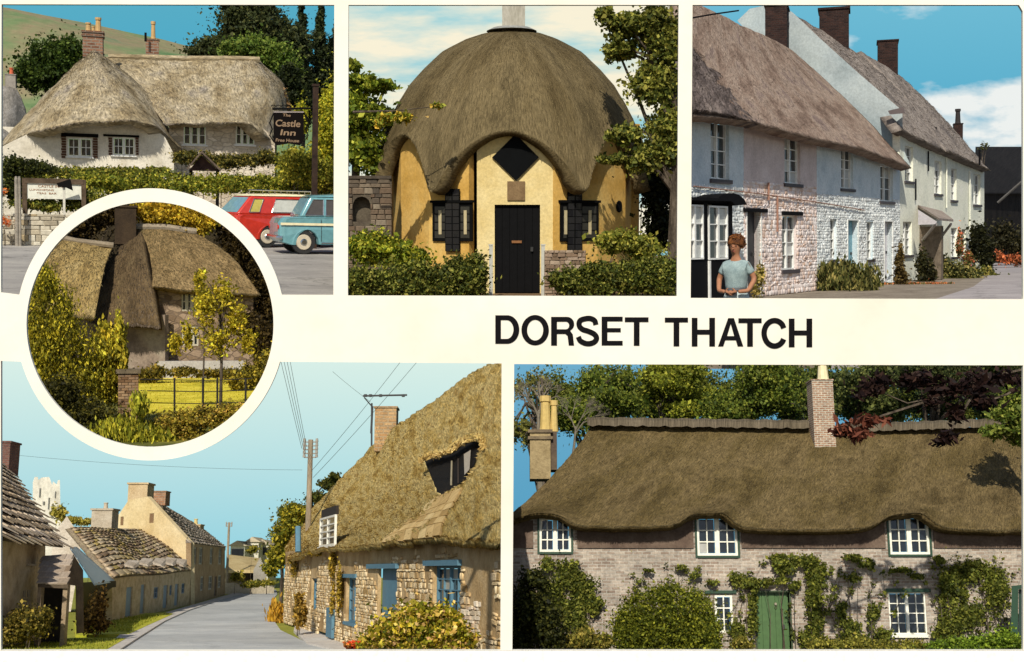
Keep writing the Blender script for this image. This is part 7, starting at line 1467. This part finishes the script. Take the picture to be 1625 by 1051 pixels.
# dark band on the wall, painting in the eave's cast shade
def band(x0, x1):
    q = W.rect(x0, 838, x1, 870); b = MB(); b.wbox(W, q[0], q[1], q[2], W.uv(x0, 826)[1], .002, .05); b.build('eave_shade_band', noisy('eave_shade', [(.09, .06, .045), (.16, .115, .085)], 2, .01, s=s), ct, f)
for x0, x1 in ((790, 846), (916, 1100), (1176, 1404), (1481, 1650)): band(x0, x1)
thm = thatch('thatch_cottage', [(.09, .064, .024), (.15, .108, .042), (.20, .145, .065), (.11, .078, .032)], s, 30, .045, .6)
ev = [(790, 828), (815, 825), (832, 818), (850, 815), (878, 815), (892, 818), (902, 828), (918, 835), (1000, 836), (1068, 834), (1085, 826), (1095, 818), (1110, 815), (1150, 815), (1160, 822), (1172, 834), (1200, 840), (1300, 841), (1380, 838), (1396, 830), (1408, 819), (1425, 816), (1460, 815), (1472, 820), (1486, 832), (1510, 840), (1570, 842), (1650, 842)]
ex = np.array([e[0] for e in ev], float); ey = np.array([e[1] for e in ev], float); _x = np.arange(770, 1670, 1.0); _y = np.interp(_x, ex, ey); kk = np.exp(-.5 * (np.arange(-15, 16) / 8.0) ** 2); kk /= kk.sum(); _y = np.convolve(np.pad(_y, 15, mode='edge'), kk, 'valid'); ex, ey = _x, _y
nu, nv = 300, 46; G = np.zeros((nv, nu, 3))
for j in range(nu):
    u = j / (nu - 1); xe = 790 + 860 * u; ye = float(np.interp(xe, ex, ey))
    # the left end slopes back as a hip
    hip = max(0.0, 1 - (xe - 790) / 150); xr = 938 + (1650 - 938) * max(0, (xe - 790) / 860) ** 1.0; yr = 673 + 6 * ((xr - 938) / 712)
    for i in range(nv):
        v = i / (nv - 1); x = xr + (xe - xr) * v ** (1.0); y = yr + (838 - yr) * v; w_ = max(0, (v - .72) / .28) ** 1.6; y += (ye - 838) * w_
        if hip > 0: x = xr + (xe - xr) * (v ** (1 + .25 * hip))
        Y = 33.8 + (29.85 - 33.8) * v ** 1.05; lift = (838 - ye) / 25 if ye < 838 else 0; Y += .0 * lift * w_
        G[i, j] = list(f.at(x, y, Y))
thatch_sheet(f, ct, 'roof', G, .34, thm, amp=.03, straw=34000, strawpx=5, cols='brown', eave=3500, ns=2, hdir=(0, -1))
rt = thatch('ridge_thatch', [(.10, .08, .05), (.155, .125, .085)], s, 20, .02, .3)
for nm_, x0, x1, ya, yb_ in (('ridge', 932, 1284, 662, 667), ('ridge', 1330, 1590, 673, 664)):
    b = MB(); n = 40; P_ = []
    for k in range(n + 1):
        x = x0 + (x1 - x0) * k / n; y = ya + (yb_ - ya) * k / n; jt = .8 * math.sin(k * 1.7)
        P_.append([f.at(x, y + 12.5 + jt + (1.5 if k % 2 else 0), 33.35), f.at(x, y + 4 + jt, 33.55), f.at(x, y + jt, 33.8), f.at(x, y + 6 + jt, 34.15)])
    for k in range(n):
        for i in range(3): b.quad([P_[k][i], P_[k + 1][i], P_[k + 1][i + 1], P_[k][i + 1]], [(k * .2, i * .1), (k * .2 + .2, i * .1), (k * .2 + .2, i * .1 + .1), (k * .2, i * .1 + .1)])
        b.quad([P_[k][0], P_[k + 1][0], P_[k + 1][3], P_[k][3]])
    b.quad(P_[0]); b.quad(P_[-1]); b.build(nm_, rt, ct, f)
cbk = brickm('cottage_chimney_brick', [(.24, .13, .08), (.38, .25, .17)], (.46, .42, .34), s, .16, .058, .015, .012)
chimney(f, ct, (1288, 602, 1328, 730), 33.05, cbk, .6, [(1309, 572, 18)], potm=plain('cream_pot', (.70, .62, .38), .7), cap=.04, bands=1)
chimney(f, ct, (841, 682, 874, 760), 33.6, noisy('yellow_stone_chimney', [(.24, .18, .09), (.36, .28, .15)], 2, .02, s=s), .9, [(866, 625, 18), (880, 632, 12)], potm=plain('yellow_clay_pot', (.52, .38, .13), .8), capm=noisy('dark_cap', [(.12, .09, .06), (.22, .17, .1)], 3, .01, s=s), cap=.10, bands=2)
b = MB(); b.box(f.at(874.5, 700, 33.6).x, f.at(884, 700, 33.6).x, 33.7, 34.5, f.at(880, 745, 33.6).z, f.at(880, 684, 33.6).z); b.build('chimney_side', noisy('dark_chimney_side', [(.07, .05, .04), (.12, .09, .06)], 2, .01, s=s), ct, f)
# wall climbers (parts of no thing: plants of their own)
cv = [(.02, .035, .008), (.08, .11, .025), (.17, .20, .05)]
def climber(lab, el, n, lp=4.5, cols=cv, Y=30.3, name='wall_climber'):
    return bush(f, name, lab, 'climber', el, Y, n, lp, cols, group='climbers on the brick cottage', sub=26, subr=.26, fill=.2, rd=.14, core=False, stems=6)
climber('climber arching over the green door', [(1170, 918, 16, 12), (1190, 925, 20, 10), (1215, 926, 18, 9), (1240, 920, 16, 9), (1262, 930, 12, 8), (1195, 955, 8, 26), (1192, 990, 12, 24), (1170, 1000, 16, 20)], 2600)
climber('tall climber right of the green door reaching the eave band', [(1245, 900, 26, 14), (1275, 890, 28, 12), (1295, 910, 20, 26), (1290, 950, 16, 34), (1296, 990, 18, 30), (1285, 1015, 24, 20), (1235, 885, 20, 8)], 4600)
climber('thin climber between the tall climber and the right windows', [(1352, 885, 22, 7), (1378, 895, 18, 10), (1355, 918, 12, 10), (1335, 970, 12, 18), (1350, 995, 16, 18), (1385, 975, 12, 22), (1400, 1005, 18, 16), (1362, 1015, 30, 14)], 2400)
climber('wide climber spreading right of the lower right window', [(1510, 925, 30, 34), (1550, 905, 34, 24), (1580, 930, 30, 34), (1530, 970, 34, 32), (1500, 1000, 28, 22), (1490, 890, 12, 10), (1430, 905, 24, 5), (1455, 915, 14, 6)], 6500)
climber('dense climber beside the left upper window', [(900, 910, 30, 30), (925, 935, 28, 34), (880, 940, 28, 30), (910, 985, 34, 36), (945, 960, 16, 20), (870, 895, 14, 14)], 5200)
climber('sparse trailing climber left of the small lower window', [(1080, 900, 14, 5), (1105, 912, 14, 5), (1130, 925, 12, 6), (1030, 905, 10, 4)], 360)
rr = random.Random(21); sk = thing(f, 'bare_climber', 'thin bare brown climber stems fanning over the brick wall between the windows', 'climber', (*f.xy(1340, 30.35), 0)); b = MB(); tips = []
for x0 in (1000, 1075, 1180, 1290, 1300, 1345, 1390, 1500, 1510, 1560, 1590):
    for _ in range(3):
        x, y = x0 + rr.uniform(-8, 8), 1040; P_ = [f.at(x, y, 30.42)]
        for k in range(6): x += rr.uniform(-14, 16); y -= rr.uniform(14, 30); P_.append(f.at(x, max(y, 882), 30.42)); tips.append((x, max(y, 882)))
        b.tube(P_, [.014 - .0018 * k for k in range(7)], 4)
b.build('stem', wood(s), sk, f); foliage(f, sk, 'leaves', [E_(f, x, y, 30.36, 7, 6, .05) for x, y in tips], 2600, 4.6, cv, 30.36, 6, .5, .2, core=False)
bush(f, 'clipped_yew_dome', 'large clipped yellow-green dome bush left of the door', 'topiary', [(1057, 990, 92, 66), (1010, 1012, 40, 44), (1105, 1014, 40, 44)], 28.6, 26000, 3.6, [(.02, .034, .006), (.08, .11, .015), (.18, .21, .028)], sub=260, subr=.14, fill=.9, rd=1.0)
bush(f, 'dark_laurel', 'very dark shrub in the lower left corner below the climber', 'shrub', [(840, 960, 34, 50), (830, 1000, 30, 40), (870, 1000, 30, 40), (850, 920, 20, 16)], 28.2, 7000, 5, [(.006, .010, .004), (.02, .028, .008), (.06, .07, .02)], sub=30, rd=.6)
bush(f, 'garden_perennials', 'mixed green plants at the foot of the wall by the dome bush', 'plants', [(930, 1016, 26, 18), (955, 1022, 18, 14), (900, 1022, 30, 16), (1178, 1024, 16, 12)], 28.9, 4200, 4.6, [(.03, .04, .01), (.12, .13, .03), (.28, .26, .08)], sub=30, rd=.5)
bush(f, 'garden_perennials', 'low plants along the foot of the wall right of the door', 'plants', [(1310, 1025, 34, 14), (1360, 1026, 34, 14), (1410, 1028, 30, 12), (1450, 1026, 26, 12)], 29.6, 3600, 4.2, [(.03, .04, .01), (.12, .14, .03), (.26, .26, .07)], sub=26, rd=.4)
bush(f, 'grassy_mound', 'bright green grassy planting in the lower right corner', 'plants', [(1540, 1025, 46, 18), (1590, 1020, 36, 18), (1500, 1028, 30, 12)], 28.8, 5200, 4.4, [(.03, .06, .01), (.09, .17, .02), (.18, .27, .04)], sub=30, rd=.4)
# dark green porch post at the right edge
pp = thing(f, 'green_porch', 'dark green wooden porch side cut off by the right edge', 'porch', (*f.xy(1615, 29), 0)); b = MB(); b.prism([[(1606, 930), (1640, 926), (1640, 932), (1616, 935), (1615, 1045), (1602, 1045)]], lambda x, y, w: f.at(x, y, 29.0 + w), 0, .12); b.build('porch_frame', gp_, pp, f)
b = MB(); b.prism([[(1616.5, 936), (1640, 933), (1640, 1044), (1616.5, 1044)]], lambda x, y, w: f.at(x, y, 29.2 + w), 0, .05); b.build('porch_boards', plain('shaded_green_boards', (.01, .03, .02), .6), pp, f)
# trees behind
gt = [(.02, .04, .008), (.07, .11, .02), (.16, .20, .04)]
tr = [(835, 640, 30, 60, 'bare-branched tree with open sky around it at the far left', (860, 600), [(.04, .05, .02), (.10, .12, .03), (.18, .19, .06)], 1500, 'sparse_tree'),
      (950, 625, 66, 50, 'light green tree behind the left part of the ridge', (945, 590), gt, 7000, 'woodland_tree'), (1070, 620, 70, 46, 'yellow-green tree in the middle of the wood behind the ridge', (1060, 590), [(.04, .06, .01), (.12, .16, .02), (.24, .27, .05)], 9000, 'woodland_tree'),
      (1190, 622, 70, 50, 'bright green tree left of the tall brick chimney', (1180, 590), gt, 9000, 'woodland_tree'), (1265, 625, 40, 46, 'darker tree directly behind the tall brick chimney', (1250, 600), [(.015, .03, .01), (.05, .08, .02), (.11, .14, .04)], 5000, 'woodland_tree'),
      (1380, 615, 60, 46, 'blue-green tree right of the tall brick chimney', (1370, 600), [(.02, .035, .015), (.06, .09, .035), (.13, .16, .06)], 7000, 'woodland_tree'), (1490, 612, 60, 44, 'dark tree behind the copper leaves', (1480, 600), [(.012, .025, .012), (.04, .06, .025), (.09, .11, .05)], 7500, 'woodland_tree'),
      (1590, 610, 50, 44, 'dark green tree in the top right corner', (1590, 600), [(.01, .02, .01), (.03, .05, .02), (.07, .09, .03)], 6500, 'woodland_tree')]
for i, (x, y, rx, ry, lab, tk, cols, n, nm) in enumerate(tr):
    rr = random.Random(i + 40); el = [(x + rr.uniform(-.8, .8) * rx, y + rr.uniform(-.7, .9) * ry, rx * rr.uniform(.35, .6), ry * rr.uniform(.3, .55), rr.uniform(-2, 2)) for _ in range(7 if i == 0 else 13)]
    tree(f, nm, lab, 'tree', el, 44 + (i % 3) * 2, n if i == 0 else n * 2, 4.6, cols, tk, group='wood behind the brick cottage', sub=24, subr=.36, fill=.25, limbs=16, seed=i, core=(i > 0), rd=1.2, trad=.02)
ells = [E_(f, x, 632 + 14 * math.sin(x * .05), 52, 46, 44) for x in range(880, 1680, 40)]
o = foliage(f, None, 'far_wood', ells, 48000, 4.5, [(.02, .035, .01), (.07, .10, .025), (.15, .18, .045)], 52, 20, .36, .3); o['kind'] = 'stuff'; o['label'] = 'mass of mid-green woodland foliage behind the brick cottage'; o['category'] = 'woodland'
# bare branches over the sky on the left
tb = thing(f, 'bare_branches', 'tracery of bare grey branches above the left chimney', 'branches', (*f.xy(930, 41), 0)); b = MB(); rr = random.Random(5)
def br_(p, d, L_, r_, dep):
    e = p + d * L_; b.tube([p, (p + e) / 2 + Vector((rr.uniform(-.05, .05), 0, rr.uniform(-.04, .08))) * L_, e], [r_, r_ * .8, r_ * .6], 5, cap=False)
    if dep:
        for _ in range(3): a = rr.uniform(-.8, .8); d2 = Vector((d.x * math.cos(a) - d.z * math.sin(a), d.y + rr.uniform(-.3, .3), d.x * math.sin(a) + d.z * math.cos(a))).normalized(); br_(p.lerp(e, rr.uniform(.5, 1)), d2, L_ * .68, r_ * .55, dep - 1)
br_(Vector((*f.xy(912, 41), f.at(912, 720, 41).z)), Vector((.1, 0, 1)).normalized(), .9, .05, 5); br_(Vector((*f.xy(858, 42), f.at(858, 700, 42).z)), Vector((-.05, 0, 1)).normalized(), 1.0, .09, 5)
b.tube([Vector((*f.xy(912, 41), 0)), Vector((*f.xy(912, 41), f.at(912, 720, 41).z))], [.09, .05], 8); b.tube([Vector((*f.xy(858, 42), 0)), Vector((*f.xy(858, 42), f.at(858, 700, 42).z))], [.14, .09], 8)
b.build('branch', noisy('grey_bark', [(.10, .085, .06), (.22, .19, .14)], 4, .01, s=s), tb, f)
# copper leaves hanging in front, top right
cl = thing(f, 'copper_leaf_branch', 'dark copper-leaved branch hanging into the top right of the cottage view', 'branch', f.at(1500, 620, 24)); b = MB()
for pts in ([(1632, 585), (1560, 600), (1500, 628), (1440, 640), (1380, 615)], [(1560, 600), (1530, 650), (1505, 690)], [(1500, 628), (1400, 660), (1340, 685)], [(1632, 600), (1600, 625), (1560, 640)]): b.tube([f.at(x, y, 24) for x, y in pts], [.03 - .005 * k for k in range(len(pts))], 5)
b.build('branch', wood(s), cl, f)
dkl = [(.012, .006, .006), (.03, .014, .012), (.06, .03, .02)]
for el, n, cc in (([(1385, 612, 22, 12), (1370, 625, 14, 8), (1400, 602, 16, 8)], 160, dkl), ([(1455, 600, 30, 14), (1500, 618, 34, 16), (1545, 612, 34, 18), (1590, 600, 34, 14), (1520, 655, 16, 12), (1502, 692, 18, 8), (1480, 640, 14, 10), (1560, 640, 18, 10), (1498, 700, 14, 6)], 620, dkl), ([(1345, 685, 18, 9), (1378, 670, 22, 8), (1360, 692, 14, 5)], 200, [(.05, .015, .01), (.20, .06, .035), (.32, .12, .07)])):
    P, t = clump_points([E_(f, *e[:2], 24, e[2], e[3], .25) for e in el], n * 2, 14, .5, .3); V, F, c = leaf_arrays(P, 6.5 * 24 / FL, cc, .2, 2.4); o = link('leaves', np_mesh('leaves', V, F, leafm(), cols=np.clip(c * np.repeat(t, 4)[:, None], 0, 1)), cl, f)
tree(f, 'overhanging_tree', 'mid-green leafy tree overlapping the right end of the thatch', 'tree', [(1600, 655, 30, 26), (1614, 685, 24, 24), (1580, 685, 20, 12), (1615, 620, 20, 24)], 30, 2600, 6, [(.03, .06, .01), (.09, .14, .03), (.18, .22, .06)], (1652, 640), core=False, sub=22, rd=.5, limbs=5)
for o in bpy.data.objects:
    if 'is_root' in o.keys(): del o['is_root']
